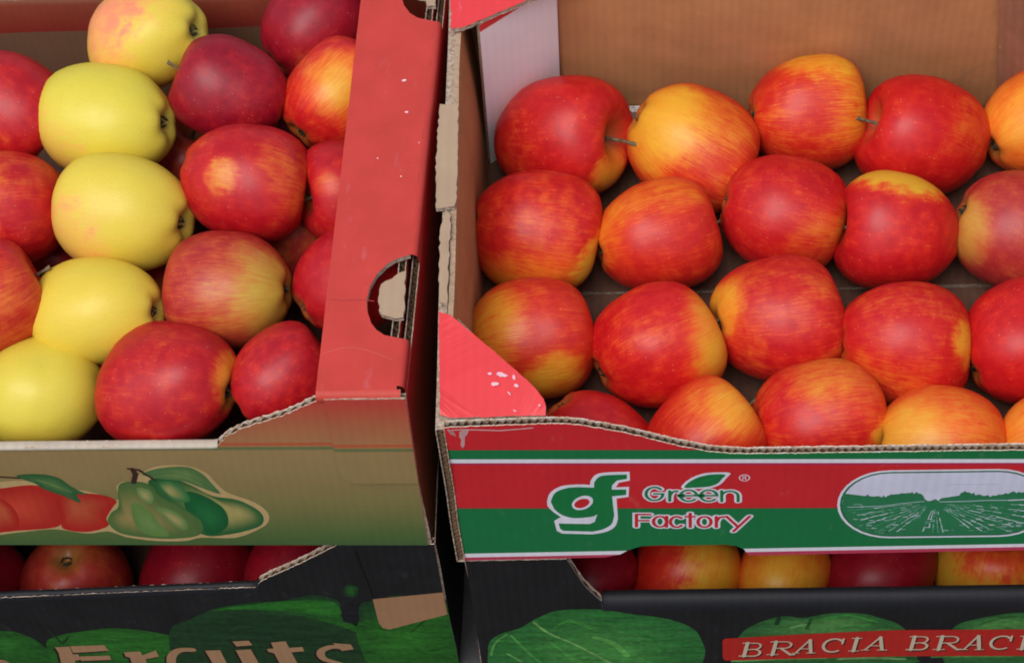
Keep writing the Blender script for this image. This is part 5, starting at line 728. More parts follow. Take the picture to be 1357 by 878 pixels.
        ('s',0,(.624,.117,.098),.039,[(-7.0,4.8),(-6.68,4.89),(-6.24,5.04),(-5.73,5.15),(-5.21,5.16),(-4.64,5.01),(-4.01,4.76),(-3.44,4.5),(-3.04,4.32)]),  # wrinkle drawn in as a paler red line
    ],
    'worn_edge': [
        ('s',0,(.687,.468,.445),.1,[(.18,15.22),(1.06,15.28),(1.97,15.2),(3.03,15.09),(4.03,15.21),(4.87,15.33)]),
        ('p',.4,(.624,.332,.314),[(.8,15.07),(1.06,15.28),(1.33,15.18),(1.22,14.75),(1.06,14.44),(.98,13.5),(.85,13.16),(.75,13.51),(.84,14.14),(.74,14.46)]),
        ('p',.4,(.578,.216,.209),[(.18,15.1),(.34,15.28),(.52,15.01),(.59,14.46),(.46,14.62),(.26,14.78)]),
    ],
    'scratches': [
        ('s',0,(.462,.266,.144),.062,[(34.41,12.32),(34.49,12.12),(34.59,11.84),(34.71,11.51),(34.86,11.16),(35.04,10.82),(35.27,10.45),(35.55,10.04),(35.84,9.64),(36.1,9.29),(36.28,9.04)]),
        ('s',0,(.571,.332,.168),.088,[(34.66,7.81),(34.75,7.61),(34.88,7.32),(35.04,6.98),(35.19,6.66),(35.33,6.39),(35.45,6.18),(35.56,6.01),(35.68,5.86),(35.8,5.71),(35.93,5.58),(36.09,5.44),(36.28,5.3),(36.47,5.17),(36.63,5.07),(36.74,4.99)]),
        ('s',0,(.356,.195,.117),.06,[(32.01,4.14),(32.14,4.29),(32.33,4.51),(32.54,4.75),(32.77,5.0),(32.98,5.22),(33.19,5.43),(33.41,5.64),(33.63,5.84),(33.81,6.01),(33.95,6.13)]),
    ],
}

# ------------------------------------------------------------------ helpers
RNG = random.Random(11)


def empty(name, loc):
    o = bpy.data.objects.new(name, None)
    o.empty_display_size = .05
    o.location = loc
    COL.objects.link(o)
    return o


def origin(parent):
    v = Vector((0, 0, 0))
    while parent is not None:
        v += parent.location
        parent = parent.parent
    return v


def link_mesh(name, me, mats, parent=None, loc=None):
    for m in mats:
        me.materials.append(m)
    o = bpy.data.objects.new(name, me)
    COL.objects.link(o)
    if loc is not None:
        o.location = loc
    if parent is not None:
        o.parent = parent
    return o


class MB:
    """vertices in world metres, faces with material slot, uv in cm"""

    def __init__(s):
        s.v, s.f, s.m, s.uv = [], [], [], []

    def vert(s, p, uv=(0, 0)):
        s.v.append(p)
        s.uv.append(uv)
        return len(s.v) - 1

    def face(s, idx, m=0):
        s.f.append(idx)
        s.m.append(m)

    def build(s, name, mats, parent=None, smooth=False):
        off = origin(parent)
        me = bpy.data.meshes.new(name)
        me.from_pydata([tuple(p - off) for p in s.v], [], s.f)
        ul = me.uv_layers.new(name='UVMap')
        for i, l in enumerate(me.loops):
            ul.data[i].uv = s.uv[l.vertex_index]
        me.polygons.foreach_set('material_index', s.m)
        me.polygons.foreach_set('use_smooth', [smooth] * len(s.f))
        me.update()
        return link_mesh(name, me, mats, parent)


def interp(prof, u):
    if u <= prof[0][0]:
        return prof[0][1]
    for (a, b), (c, e) in zip(prof, prof[1:]):
        if u <= c:
            return b + (e - b) * (u - a) / (c - a) if c > a else e
    return prof[-1][1]


def board(name, parent, O, U, V, N, top, bot, mats, t=.45, period=.62, rag=.02, flute=True, warp=0.0, seed=0, dv=1.0):
    """corrugated board: outer liner on plane O+uU+vV facing N, wavy fluting, inner liner behind it. mats = outer, inner, cut"""
    O, U, V, N = Vector(O), Vector(U), Vector(V), Vector(N).normalized()
    u0, u1 = top[0][0], top[-1][0]
    n = max(2, int((u1 - u0) / (period / 4)))
    us = sorted(set([u0 + (u1 - u0) * i / n for i in range(n + 1)] + [p[0] for p in top] + [p[0] for p in bot if u0 < p[0] < u1]))
    rr = random.Random(seed + 5)
    mb = MB()
    lin = .055
    layers = [(0, 0), (-lin, 0), (-t + lin, 1), (-t, 1)]
    hmax = max(interp(top, u) - interp(bot, u) for u in us)
    nv = max(2, int(hmax / dv) + 1)
    rows = []

    def wob(u, v):
        return warp * (noise.noise(Vector((u * .13 + seed * 7.1, v * .13, seed * 3.3))))
    for u in us:
        tv, bv = interp(top, u), interp(bot, u)
        j = [rag * rr.gauss(0, 1) + rag * 2.2 * noise.noise(Vector((u * 1.7, seed + 9.7 * k, 0))) for k in (0, 1)]
        col = []
        for off, k in layers:
            c = []
            for q in range(nv + 1):
                v = bv + (tv - bv) * q / nv
                if q == nv:
                    v += j[k]
                p = O + U * u + V * v + N * (off + wob(u, v))
                c.append(mb.vert(W(*p), (u, v)))
            col.append(c)
        fl = None
        if flute:
            a = -t / 2 + (t / 2 - lin) * math.sin(2 * math.pi * (u - u0) / period)
            c = []
            for v in (bv + .05, tv - .09 + rag * rr.gauss(0, .6)):
                p = O + U * u + V * v + N * (a + wob(u, v))
                c.append(mb.vert(W(*p), (u, v)))
            fl = c
        rows.append((col, fl))
    for (a, fa), (b, fb) in zip(rows, rows[1:]):
        for k in range(4):
            for q in range(nv):
                quad = [a[k][q], b[k][q], b[k][q + 1], a[k][q + 1]]
                mb.face(quad if k in (0, 2) else quad[::-1], (0, 2, 2, 1)[k])
        for k in (0, 2):
            mb.face([a[k][nv], b[k][nv], b[k + 1][nv], a[k + 1][nv]], 2)
            mb.face([a[k][0], b[k][0], b[k + 1][0], a[k + 1][0]][::-1], 2)
        if flute:
            mb.face([fa[0], fb[0], fb[1], fa[1]], 3)
        else:
            mb.face([a[1][nv], b[1][nv], b[2][nv], a[2][nv]], 2)
    for col, s in ((rows[0][0], 1), (rows[-1][0], -1)):
        for q in range(nv):
            for k in (0, 1, 2):
                quad = [col[k][q], col[k][q + 1], col[k + 1][q + 1], col[k + 1][q]]
                mb.face(quad[::s], 2)
    o = mb.build(name, list(mats) + [M_FLUTE], parent, smooth=False)
    return o


def slab(name, parent, pts, z, t, mats, jit=.02, seed=0, step=.5, dz=None, bands=True):
    """flat board lying at height z (top face), outline in cm; edge shows liner / fluting / liner. dz(x, y) bends it"""
    rr = random.Random(seed)
    out = []
    for (ax, ay), (bx, by) in zip(pts, pts[1:] + pts[:1]):
        L = math.hypot(bx - ax, by - ay)
        k = max(1, int(L / step))
        for i in range(k):
            s = i / k
            j = jit if i else jit * .3
            out.append((ax + (bx - ax) * s + rr.gauss(0, j), ay + (by - ay) * s + rr.gauss(0, j)))
    bm = bmesh.new()
    off = origin(parent)
    f = dz or (lambda x, y: 0)
    hs_ = [0, -.06, -t + .06, -t] if bands else [0, -t]
    rings = []
    for h in hs_:
        ins = .05 if h in (-.06, -t + .06) and bands else 0
        cx = sum(p[0] for p in out) / len(out)
        cy = sum(p[1] for p in out) / len(out)
        ring = []
        for x, y in out:
            r = math.hypot(x - cx, y - cy) or 1
            x2, y2 = x - (x - cx) / r * ins * rr.random(), y - (y - cy) / r * ins * rr.random()
            ring.append(bm.verts.new(W(x2, y2, z + h + f(x, y)) - off))
        rings.append(ring)
    ft = bm.faces.new(rings[0])
    fb = bm.faces.new(rings[-1][::-1])
    ft.material_index = 0
    fb.material_index = 1
    for a, b in zip(rings, rings[1:]):
        for i in range(len(out)):
            q = bm.faces.new([a[i], b[i], b[(i + 1) % len(out)], a[(i + 1) % len(out)]])
            q.material_index = 2
    bmesh.ops.recalc_face_normals(bm, faces=bm.faces[:])
    bmesh.ops.triangulate(bm, faces=[ft, fb])
    ul = bm.loops.layers.uv.new('UVMap')
    for fc in bm.faces:
        for l in fc.loops:
            p = l.vert.co + off
            l[ul].uv = (p.x * 100, p.y * 100)
    me = bpy.data.meshes.new(name)
    bm.to_mesh(me)
    bm.free()
    return link_mesh(name, me, mats, parent)


def ribbon(pts, w):
    """outline quads of a stroke: list of (left, right) points, plus end caps"""
    P = [Vector((p[0], p[1])) for p in pts]
    Q = [P[0]]
    for p in P[1:]:
        if (p - Q[-1]).length > 1e-4:
            Q.append(p)
    P = Q
    if len(P) < 2:
        return None
    closed = (P[0] - P[-1]).length < 1e-3 and len(P) > 3
    L = []
    for i, p in enumerate(P):
        a = P[i - 1] if i else (P[-2] if closed else None)
        b = P[i + 1] if i < len(P) - 1 else (P[1] if closed else None)
        d1 = (p - a).normalized() if a is not None else None
        d2 = (b - p).normalized() if b is not None else None
        d = ((d1 or d2) + (d2 or d1))
        d = d.normalized() if d.length > 1e-3 else (d1 or d2)
        k = 1.0
        if d1 and d2:
            k = 1 / max(.55, d.dot(d1))
        nrm = Vector((-d.y, d.x)) * (w / 2 * k)
        L.append((p + nrm, p - nrm, d))
    return L, closed


def print_marks(name, parent, frame, items, mat, lift=.006, step=.003):
    """flat print on a panel: filled outlines, shaded blobs and strokes, ink colour in a colour attribute"""
    O, U, V, N = [Vector(x) for x in frame]
    off = origin(parent)
    verts, faces, cols, uvs = [], [], [], []

    def add(u, v, lay, c):
        p = O + U * u + V * v + N * (lift + lay * step)
        verts.append(tuple(W(*p) - off))
        cols.append(tuple(c) + (1,))
        uvs.append((u, v))
        return len(verts) - 1
    from mathutils.geometry import tessellate_polygon
    for it in items:
        if it[0] == 'p':
            _, lay, c, pts = it
            idx = [add(u, v, lay, c) for u, v in pts]
            for t in tessellate_polygon([[Vector((u, v, 0)) for u, v in pts]]):
                faces.append([idx[k] for k in t])
        elif it[0] == 'b':
            _, lay, cc, ce, ctr, pts = it
            rings = []
            for s in (1, .8, .55, .28):
                w = (1 - s)
                w = w * w * (3 - 2 * w)
                c = [ce[k] + (cc[k] - ce[k]) * w for k in range(3)]
                rings.append([add(ctr[0] + (u - ctr[0]) * s, ctr[1] + (v - ctr[1]) * s, lay, c) for u, v in pts])
            m = add(ctr[0], ctr[1], lay, cc)
            n = len(pts)
            for a, b in zip(rings, rings[1:]):
                for i in range(n):
                    faces.append([a[i], a[(i + 1) % n], b[(i + 1) % n], b[i]])
            for i in range(n):
                faces.append([rings[-1][i], rings[-1][(i + 1) % n], m])
        else:
            _, lay, c, w, pts = it
            rb = ribbon(pts, w)
            if rb is None:
                continue
            L, closed = rb
            prev = None
            for l, r, dd in L:
                cur = (add(l.x, l.y, lay, c), add(r.x, r.y, lay, c))
                if prev:
                    faces.append([prev[0], prev[1], cur[1], cur[0]])
                prev = cur
            if not closed:
                for (l, r, dd), s in ((L[0], -1), (L[-1], 1)):
                    ctr = (l + r) / 2
                    a0 = math.atan2((l - ctr).y, (l - ctr).x)
                    k = [add(l.x, l.y, lay, c)]
                    for i in range(1, 6):
                        a = a0 - s * math.pi * i / 6
                        k.append(add(ctr.x + math.cos(a) * w / 2, ctr.y + math.sin(a) * w / 2, lay, c))
                    k.append(add(r.x, r.y, lay, c))
                    faces.append(k)
    me = bpy.data.meshes.new(name)
    me.from_pydata(verts, [], faces)
    ca = me.color_attributes.new('ink', 'FLOAT_COLOR', 'POINT')
    for i, c in enumerate(cols):
        ca.data[i].color = c
    ul = me.uv_layers.new(name='UVMap')
    for i, l in enumerate(me.loops):
        ul.data[i].uv = uvs[l.vertex_index]
    me.update()
    o = link_mesh(name, me, [mat], parent)
    # keep every face looking outwards
    bm = bmesh.new()
    bm.from_mesh(me)
    for f in bm.faces:
        f.normal_update()
        if f.normal.dot(N) < 0:
            f.normal_flip()
    bm.to_mesh(me)
    bm.free()
    return o


# ------------------------------------------------------------------ materials
def new_mat(name, rough=.5, spec=.5):
    m = bpy.data.materials.new(name)
    m.use_nodes = True
    nt = m.node_tree
    b = nt.nodes['Principled BSDF']
    b.inputs['Roughness'].default_value = rough
    b.inputs['Specular IOR Level'].default_value = spec
    return m, nt, b


def nd(nt, t, **kw):
    n = nt.nodes.new(t)
    for k, v in kw.items():
        if k.startswith('i_'):
            n.inputs[k[2:].replace('_', ' ')].default_value = v
        else:
            setattr(n, k, v)
    return n


def math_(nt, op, a, b=None, c=None, clamp=False):
    n = nt.nodes.new('ShaderNodeMath')
    n.operation = op
    n.use_clamp = clamp
    for i, x in enumerate((a, b, c)):
        if x is None:
            continue
        if isinstance(x, (int, float)):
            n.inputs[i].default_value = x
        else:
            nt.links.new(x, n.inputs[i])
    return n.outputs[0]


def mix_(nt, f, a, b, mode='MIX'):
    n = nt.nodes.new('ShaderNodeMix')
    n.data_type = 'RGBA'
    n.blend_type = mode
    n.clamp_factor = True
    for s, x in (('Factor', f), ('A', a), ('B', b)):
        sock = [i for i in n.inputs if i.name == s and (i.type == 'RGBA' or (s == 'Factor' and i.type == 'VALUE'))][0]
        if hasattr(x, 'is_linked') or hasattr(x, 'links'):
            nt.links.new(x, sock)
        elif isinstance(x, (int, float)):
            sock.default_value = x
        else:
            sock.default_value = tuple(x)[:3] + (1,)
    return [o for o in n.outputs if o.type == 'RGBA'][0]


def ramp_(nt, fac, stops, mode='LINEAR'):
    n = nt.nodes.new('ShaderNodeValToRGB')
    cr = n.color_ramp
    cr.interpolation = mode
    while len(cr.elements) < len(stops):
        cr.elements.new(.5)
    for e, (p, c) in zip(cr.elements, stops):
        e.position = p
        e.color = tuple(c)[:3] + (1,)
    if fac is not None:
        nt.links.new(fac, n.inputs[0])
    return n.outputs[0]


def uv_split(nt):
    t = nt.nodes.new('ShaderNodeUVMap')
    t.uv_map = 'UVMap'
    s = nt.nodes.new('ShaderNodeSeparateXYZ')
    nt.links.new(t.outputs[0], s.inputs[0])
    return t.outputs[0], s.outputs[0], s.outputs[1]


def noise_(nt, vec, scale, detail=3, rough=.55):
    n = nd(nt, 'ShaderNodeTexNoise', i_Scale=scale, i_Detail=detail, i_Roughness=rough)
    if vec is not None:
        nt.links.new(vec, n.inputs['Vector'])
    return n.outputs['Fac']


def board_finish(nt, b, color, uv, u, amount=.10, flute=.62, bump=.02, rib=1.0):
    """paper grain, faint washboard of the fluting, a little soiling; returns nothing"""
    g1 = noise_(nt, uv, 9, 4, .7)
    g2 = noise_(nt, uv, .35, 4, .6)
    wv = math_(nt, 'SINE', math_(nt, 'MULTIPLY', u, 2 * math.pi / flute))
    tone = math_(nt, 'ADD', math_(nt, 'MULTIPLY', math_(nt, 'SUBTRACT', g1, .5), amount * 1.2), math_(nt, 'MULTIPLY', math_(nt, 'SUBTRACT', g2, .5), amount * 3))
    tone = math_(nt, 'ADD', math_(nt, 'ADD', tone, 1), math_(nt, 'MULTIPLY', wv, amount * .26 * rib))
    col = mix_(nt, 1.0, color, mk_grey(nt, tone), 'MULTIPLY')
    nt.links.new(col, b.inputs['Base Color'])
    hgt = math_(nt, 'ADD', math_(nt, 'MULTIPLY', wv, .5 * rib), math_(nt, 'MULTIPLY', g1, .6))
    bp = nd(nt, 'ShaderNodeBump', i_Strength=.25, i_Distance=bump / 100)
    nt.links.new(hgt, bp.inputs['Height'])
    nt.links.new(bp.outputs[0], b.inputs['Normal'])


def mk_grey(nt, val):
    n = nt.nodes.new('ShaderNodeCombineColor')
    for i in range(3):
        nt.links.new(val, n.inputs[i])
    return n.outputs[0]


def kraft(name, col, rough=.85, amount=.12, flute=.62, rib=.65):
    m, nt, b = new_mat(name, rough, .2)
    uv, u, v = uv_split(nt)
    st = nd(nt, 'ShaderNodeMapRange')
    nt.links.new(noise_(nt, uv, .16, 6, .65), st.inputs['Value'])
    st.inputs['From Min'].default_value = .52
    st.inputs['From Max'].default_value = .72
    st.inputs['To Max'].default_value = .45
    board_finish(nt, b, mix_(nt, st.outputs[0], col, tuple(q * .72 for q in col)), uv, u, amount, flute, .03, rib)
    return m


def printed(name, stops, v0, v1, mode='LINEAR', rough=.5, amount=.07, shear=False, spec=.22, rib=1.0, wear=0.0, wear_col=(.62, .30, .30)):
    """ink bands up the board: stops are (cm, colour)"""
    m, nt, b = new_mat(name, rough, spec)
    uv, u, v = uv_split(nt)
    if shear:
        k = math_(nt, 'MINIMUM', math_(nt, 'MULTIPLY_ADD', v, .0075, -.0083), .033)
        v = math_(nt, 'MULTIPLY_ADD', u, k, v)
    fac = math_(nt, 'DIVIDE', math_(nt, 'SUBTRACT', v, v0), v1 - v0, clamp=True)
    c = ramp_(nt, fac, [((p - v0) / (v1 - v0), c) for p, c in stops], mode)
    if wear:
        sv = nd(nt, 'ShaderNodeMapping')
        sv.inputs['Scale'].default_value = (1.0, .35, 1)
        sv.inputs['Rotation'].default_value = (0, 0, .5)
        nt.links.new(uv, sv.inputs['Vector'])
        n1 = noise_(nt, sv.outputs[0], 1.1, 7, .72)
        n2 = noise_(nt, uv, .22, 2, .5)
        k = nd(nt, 'ShaderNodeMapRange')
        nt.links.new(math_(nt, 'ADD', n1, math_(nt, 'MULTIPLY', math_(nt, 'SUBTRACT', n2, .5), .5)), k.inputs['Value'])
        k.inputs['From Min'].default_value = .62
        k.inputs['From Max'].default_value = .80
        k.inputs['To Max'].default_value = wear
        c = mix_(nt, k.outputs[0], c, wear_col)
        sp = noise_(nt, uv, 7, 2, .5)
        k2 = nd(nt, 'ShaderNodeMapRange')
        nt.links.new(sp, k2.inputs['Value'])
        k2.inputs['From Min'].default_value = .76
        k2.inputs['From Max'].default_value = .80
        k2.inputs['To Max'].default_value = wear * 1.2
        c = mix_(nt, k2.outputs[0], c, wear_col)
    board_finish(nt, b, c, uv, u, amount, .62, .012, rib)
    return m


def cut_edge(name='cut_board', k=1.0):
    m, nt, b = new_mat(name, .9, .15)
    tc = nt.nodes.new('ShaderNodeTexCoord')
    n = noise_(nt, tc.outputs['Object'], 420, 3, .7)
    c = ramp_(nt, n, [(p, tuple(min(.8, q * k) for q in c)) for p, c in ((.3, (.22, .14, .085)), (.5, (.40, .30, .22)), (.72, (.56, .49, .42)))])
    nt.links.new(c, b.inputs['Base Color'])
    return m


M_CUT = cut_edge()
M_FLUTE = kraft('fluting_paper', (.20, .115, .065))
M_CUT_PALE = cut_edge('pale_cut_board', 1.75)
M_KRAFT = kraft('kraft_liner', (.50, .235, .098), amount=.16)
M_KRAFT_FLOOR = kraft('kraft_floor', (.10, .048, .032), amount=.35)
M_KRAFT_DARK = kraft('dark_kraft', (.33, .15, .085), amount=.25)  # darker, blotchier kraft for the rear right post
M_KRAFT_PALE = kraft('pale_kraft', (.42, .29, .19))
M_RED_FLAP = printed('coated_red', [(0, (.76, .052, .058)), (30, (.76, .052, .058))], 0, 30, rough=.42, spec=.35, wear=.35, wear_col=(.80, .42, .44))
M_RED_RIM = printed('satin_red', [(0, (.55, .054, .042)), (30, (.54, .054, .043))], -40, 40, rough=.45, amount=.14, rib=.06, wear=.4, wear_col=(.55, .22, .26))
RED, GREEN, WHT = (.66, .022, .028), (.012, .185, .055), (.84, .80, .84)
MAG, DKL = (.50, .03, .10), (.20, .06, .03)
M_GF = printed('striped_print', [(-1.5, (.55, .05, .10)), (-.62, WHT), (-.12, GREEN), (5.80, DKL), (5.92, RED), (11.20, MAG), (11.36, WHT), (11.86, GREEN), (12.86, DKL), (12.98, RED)],
               -2, 17, 'CONSTANT', shear=True, wear=.12, wear_col=(.7, .55, .5))
M_TAN = printed('fading_tan_print', [(0, (.060, .115, .035)), (1.2, (.085, .135, .038)), (4.5, (.20, .175, .058)), (7.5, (.29, .20, .078)), (10.3, (.32, .21, .085)), (10.42, (.13, .16, .06)), (10.62, (.15, .17, .065)),
                                     (10.72, (.40, .18, .07)), (10.95, (.48, .075, .03)), (11.15, (.40, .18, .075)), (13.3, (.44, .12, .055)), (15.0, (.52, .065, .043)), (17, (.58, .055, .045))], 0, 17)
M_TAN_SIDE = printed('side_print', [(0, (.04, .06, .02)), (5, (.12, .10, .04)), (11, (.20, .09, .05)), (13.6, (.34, .05, .035)), (14.6, (.54, .052, .047))], 0, 16)
M_BACKIN = printed('red_topped_liner', [(0, (.25, .13, .075)), (9.0, (.25, .13, .075)), (9.03, (.36, .040, .028)), (11.7, (.42, .09, .05)), (12.2, (.5, .2, .12)), (16, (.42, .06, .05))], 0, 16, rough=.6)
M_BLACK = printed('charcoal_print', [(0, (.0155, .0145, .015)), (20, (.0155, .0145, .015))], 0, 20, rough=.5, spec=.16, amount=.25, wear=.45, wear_col=(.075, .068, .066))
M_RIMFOLD = printed('charcoal_fold', [(0, (.015, .015, .018)), (20, (.015, .015, .018))], 0, 20, rough=.55, spec=.22, amount=.15)
M_CREAM = kraft('cream_edge', (.50, .43, .34), .7, .16)


def ink_mat():
    m, nt, b = new_mat('printing_ink', .5, .22)
    a = nt.nodes.new('ShaderNodeVertexColor')
    a.layer_name = 'ink'
    uv, u, v = uv_split(nt)
    board_finish(nt, b, a.outputs['Color'], uv, u, .10, .62, .010)
    return m


M_INK = ink_mat()


def picture_ink():
    """four-colour print of leaves: mottled, with fine uneven veining"""
    m, nt, b = new_mat('picture_ink', .5, .22)
    a = nt.nodes.new('ShaderNodeVertexColor')
    a.layer_name = 'ink'
    uv, u, v = uv_split(nt)
    mp = nd(nt, 'ShaderNodeMapping')
    mp.inputs['Rotation'].default_value = (0, 0, .55)
    mp.inputs['Scale'].default_value = (.45, 1.9, 1)
    nt.links.new(uv, mp.inputs['Vector'])
    wp = nd(nt, 'ShaderNodeTexNoise', i_Scale=.5, i_Detail=2)
    nt.links.new(uv, wp.inputs['Vector'])
    ad = nd(nt, 'ShaderNodeVectorMath', operation='ADD')
    sc_ = nd(nt, 'ShaderNodeVectorMath', operation='SCALE')
    sc_.inputs['Scale'].default_value = 2.2
    nt.links.new(wp.outputs['Color'], sc_.inputs[0])
    nt.links.new(mp.outputs[0], ad.inputs[0])
    nt.links.new(sc_.outputs[0], ad.inputs[1])
    n1 = noise_(nt, ad.outputs[0], .9, 6, .68)
    n2 = noise_(nt, uv, 2.4, 5, .7)
    k = math_(nt, 'ADD', math_(nt, 'MULTIPLY', math_(nt, 'SUBTRACT', n1, .5), 1.9), math_(nt, 'MULTIPLY', math_(nt, 'SUBTRACT', n2, .5), 1.3))
    k = math_(nt, 'MAXIMUM', math_(nt, 'ADD', k, .95), .25)
    c = mix_(nt, 1.0, a.outputs['Color'], mk_grey(nt, k), 'MULTIPLY')
    board_finish(nt, b, c, uv, u, .10, .62, .010)
    return m


M_PICT = picture_ink()

# ------------------------------------------------------------------ ground
m, nt, b = new_mat('asphalt', .9, .2)
tc = nt.nodes.new('ShaderNodeTexCoord')
c = ramp_(nt, noise_(nt, tc.outputs['Object'], 14, 8, .65), [(.3, (.045, .045, .047)), (.7, (.085, .083, .08))])
nt.links.new(c, b.inputs['Base Color'])
bp = nd(nt, 'ShaderNodeBump', i_Strength=.4, i_Distance=.004)
nt.links.new(noise_(nt, tc.outputs['Object'], 90, 6, .7), bp.inputs['Height'])
nt.links.new(bp.outputs[0], b.inputs['Normal'])
bm = bmesh.new()
bmesh.ops.create_grid(bm, x_segments=40, y_segments=40, size=40)
me = bpy.data.meshes.new('pavement')
bm.to_mesh(me)
bm.free()
g = link_mesh('pavement', me, [m])
g['kind'] = 'structure'


# ------------------------------------------------------------------ crates
def tag(o, label, cat, group=None):
    o['label'] = label
    o['category'] = cat
    if group:
        o['group'] = group


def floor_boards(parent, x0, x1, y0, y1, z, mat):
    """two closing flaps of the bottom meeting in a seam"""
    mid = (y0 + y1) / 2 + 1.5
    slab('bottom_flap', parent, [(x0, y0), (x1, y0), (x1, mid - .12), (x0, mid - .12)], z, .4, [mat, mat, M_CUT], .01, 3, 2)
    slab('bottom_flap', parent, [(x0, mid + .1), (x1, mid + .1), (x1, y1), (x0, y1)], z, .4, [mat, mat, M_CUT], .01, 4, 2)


GROUP = 'cardboard fruit crates stacked in two piles'
Z1 = (0, 0, 1)

# --- upper right crate: red and green print
gf = empty('cardboard_crate', W(20.5, 16, -.8))
tag(gf, 'cardboard crate with red and green striped front, white logo and oval field picture', 'crate', GROUP)
WG, DG, HG = 41.3, 32.5, 15.6
top = [(-.02, 15.45), (.6, 15.55), (5.69, 15.75), (6.6, 15.7), (7.55, 15.5), (8.8, 15.05), (10.03, 14.55), (12.54, 13.2), (13.6, 12.7), (14.65, 12.28), (15.7, 12.03), (16.77, 11.94), (32.2, 11.84)]
top = top + [(35.6, 11.84), (36.2, 12.3), (37.2, 13.6), (38.6, 15.2), (39.6, 15.6), (WG + .02, 15.5)]
bot = [(-.02, -1.0), (8.6, -.85), (9.5, -.45), (10.0, .1), (10.8, .62), (12.2, .7), (13, .6), (15.8, .66), (16.5, .45), (17.0, .0), (17.3, -.85), (WG + .02, -.6)]
front = board('front_panel', gf, (0, 0, 0), (1, 0, 0), Z1, (0, -1, 0), top, bot, [M_GF, M_KRAFT, M_CUT_PALE], rag=.025, warp=0, seed=1, period=.44)
FRAME_GF = ((0, 0, 0), (1, 0, 0), (0, 0, 1), (0, -1, 0))
for it in ART['worn_edge']:
    print_marks('worn_edge', front, FRAME_GF, [it], M_INK, lift=.01)
for nm in ('logo', 'lettering', 'field_picture'):
    print_marks(nm, front, FRAME_GF, ART[nm], M_INK, lift=.012)
board('side_panel', gf, (-.53, 0, -.9), (0, 0, 1), (0, -1, 0), (-1, 0, 0), [(0, .12), (8, .05), (12, .18), (16.1, .0)], [(0, -DG), (16.1, -DG)], [M_RED_FLAP, M_KRAFT, M_CUT], t=.5, rag=.03, warp=.12, seed=2, period=.5)
board('inner_wall', gf, (.85, .5, .4), (0, 1, 0), (-.058, 0, 1), (-1, 0, 0), [(0, 14.9), (6, 15.1), (11, 14.95), (14, 14.85), (20, 15.05), (DG - 1.2, 15.0)], [(0, 0), (DG - 1.2, 0)], [M_KRAFT, M_KRAFT, M_KRAFT_PALE], rag=.03, warp=.12, seed=3, flute=False, t=.32)
slab('torn_flap', gf, [(-.86, 14.6), (.2, 14.75), (.35, 15.4), (.3, 22.2), (-.84, 22.3), (-.95, 18.5)], 15.75, .32, [M_KRAFT_PALE, M_KRAFT, M_CUT], .03, 7, .3)
slab('torn_flap', gf, [(-.52, 8.2), (-.05, 8.0), (.0, 14.2), (-.3, 14.6), (-.6, 13.2)], 15.62, .2, [M_KRAFT_PALE, M_KRAFT, M_CUT], .035, 8, .3)
board('side_panel', gf, (WG + .53, 0, -.5), (0, 0, 1), (0, -1, 0), (1, 0, 0), [(0, .05), (15.9, .05)], [(0, -DG), (15.9, -DG)], [M_RED_FLAP, M_KRAFT, M_CUT], t=.5, seed=5)
board('inner_wall', gf, (WG - .0, .5, .4), (0, 1, 0), (-.012, 0, 1), (1, 0, 0), [(0, 15), (DG - 1.2, 15)], [(0, 0), (DG - 1.2, 0)], [M_KRAFT, M_KRAFT, M_CUT], warp=.2, seed=6)
board('back_panel', gf, (0, DG + .45, -.5), (1, 0, 0), Z1, (0, 1, 0), [(0, 16), (WG, 16)], [(0, 0), (WG, 0)], [M_RED_FLAP, M_KRAFT, M_CUT], warp=.12, seed=7)
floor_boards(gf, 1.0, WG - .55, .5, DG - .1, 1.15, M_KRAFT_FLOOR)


def lip(x, y):                     # the flap's front margin folds down
    return -max(0.0, 1.15 - y) ** 1.6 * .75 - .35 * max(0.0, .3 - x)


def flap_left(mx=None):
    pts = [(-.5, 7.45), (.28, 6.95), (2.9, 4.35), (4.6, 2.62), (5.15, 1.95), (5.5, 1.4), (5.62, 1.0), (5.6, .55), (.3, .52), (-.25, .75)]
    return pts if mx is None else [(mx - x, y) for x, y in reversed(pts)]


fl = slab('corner_flap', gf, flap_left(), 16.05, .3, [M_RED_FLAP, M_KRAFT, M_CUT], .012, 21, .28, lip)
for it in ART['scuff']:  # pale flecks: chips, plus glare painted in as pinkish white
    print_marks('surface_mark', fl, ((0, 0, 16.05), (1, 0, 0), (0, 1, 0), (0, 0, 1)), [it], M_INK, lift=.012)
slab('corner_flap', gf, flap_left(WG), 16.05, .3, [M_RED_FLAP, M_KRAFT, M_CUT], .012, 22, .28, lambda x, y: lip(WG - x, y))
rear = [(-.3, 27.95), (.5, 28.0), (1.3, 28.45), (5.37, 30.5), (8.6, 32.3), (8.6, 32.9), (-.5, 32.9)]
slab('corner_flap', gf, rear, 16.0, .34, [M_RED_FLAP, M_KRAFT, M_CUT], .03, 23, .2)
slab('corner_flap', gf, [(WG - x, y) for x, y in reversed(rear)], 16.0, .34, [M_RED_FLAP, M_KRAFT, M_CUT], .03, 24, .2)
a, b2 = Vector((1.25, 28.45, 0)), Vector((6.0, 32.15, 0))
ud = (b2 - a).normalized()
nn = Vector((ud.y, -ud.x, 0))
LW = (b2 - a).length
M_POST = printed('white_post_print', [(0, (.90, .88, .88)), (13.7, (.90, .88, .88)), (13.72, (.70, .05, .055)), (15, (.70, .05, .055))], 0, 15, rough=.5, amount=.05)
board('corner_post', gf, (a.x, a.y, 1.2), ud, (.012, 0, 1), nn, [(0, 14.4), (LW, 14.4)], [(0, 0), (LW, 0)], [M_POST, M_KRAFT, M_CUT], t=.3, seed=9, rag=.012)
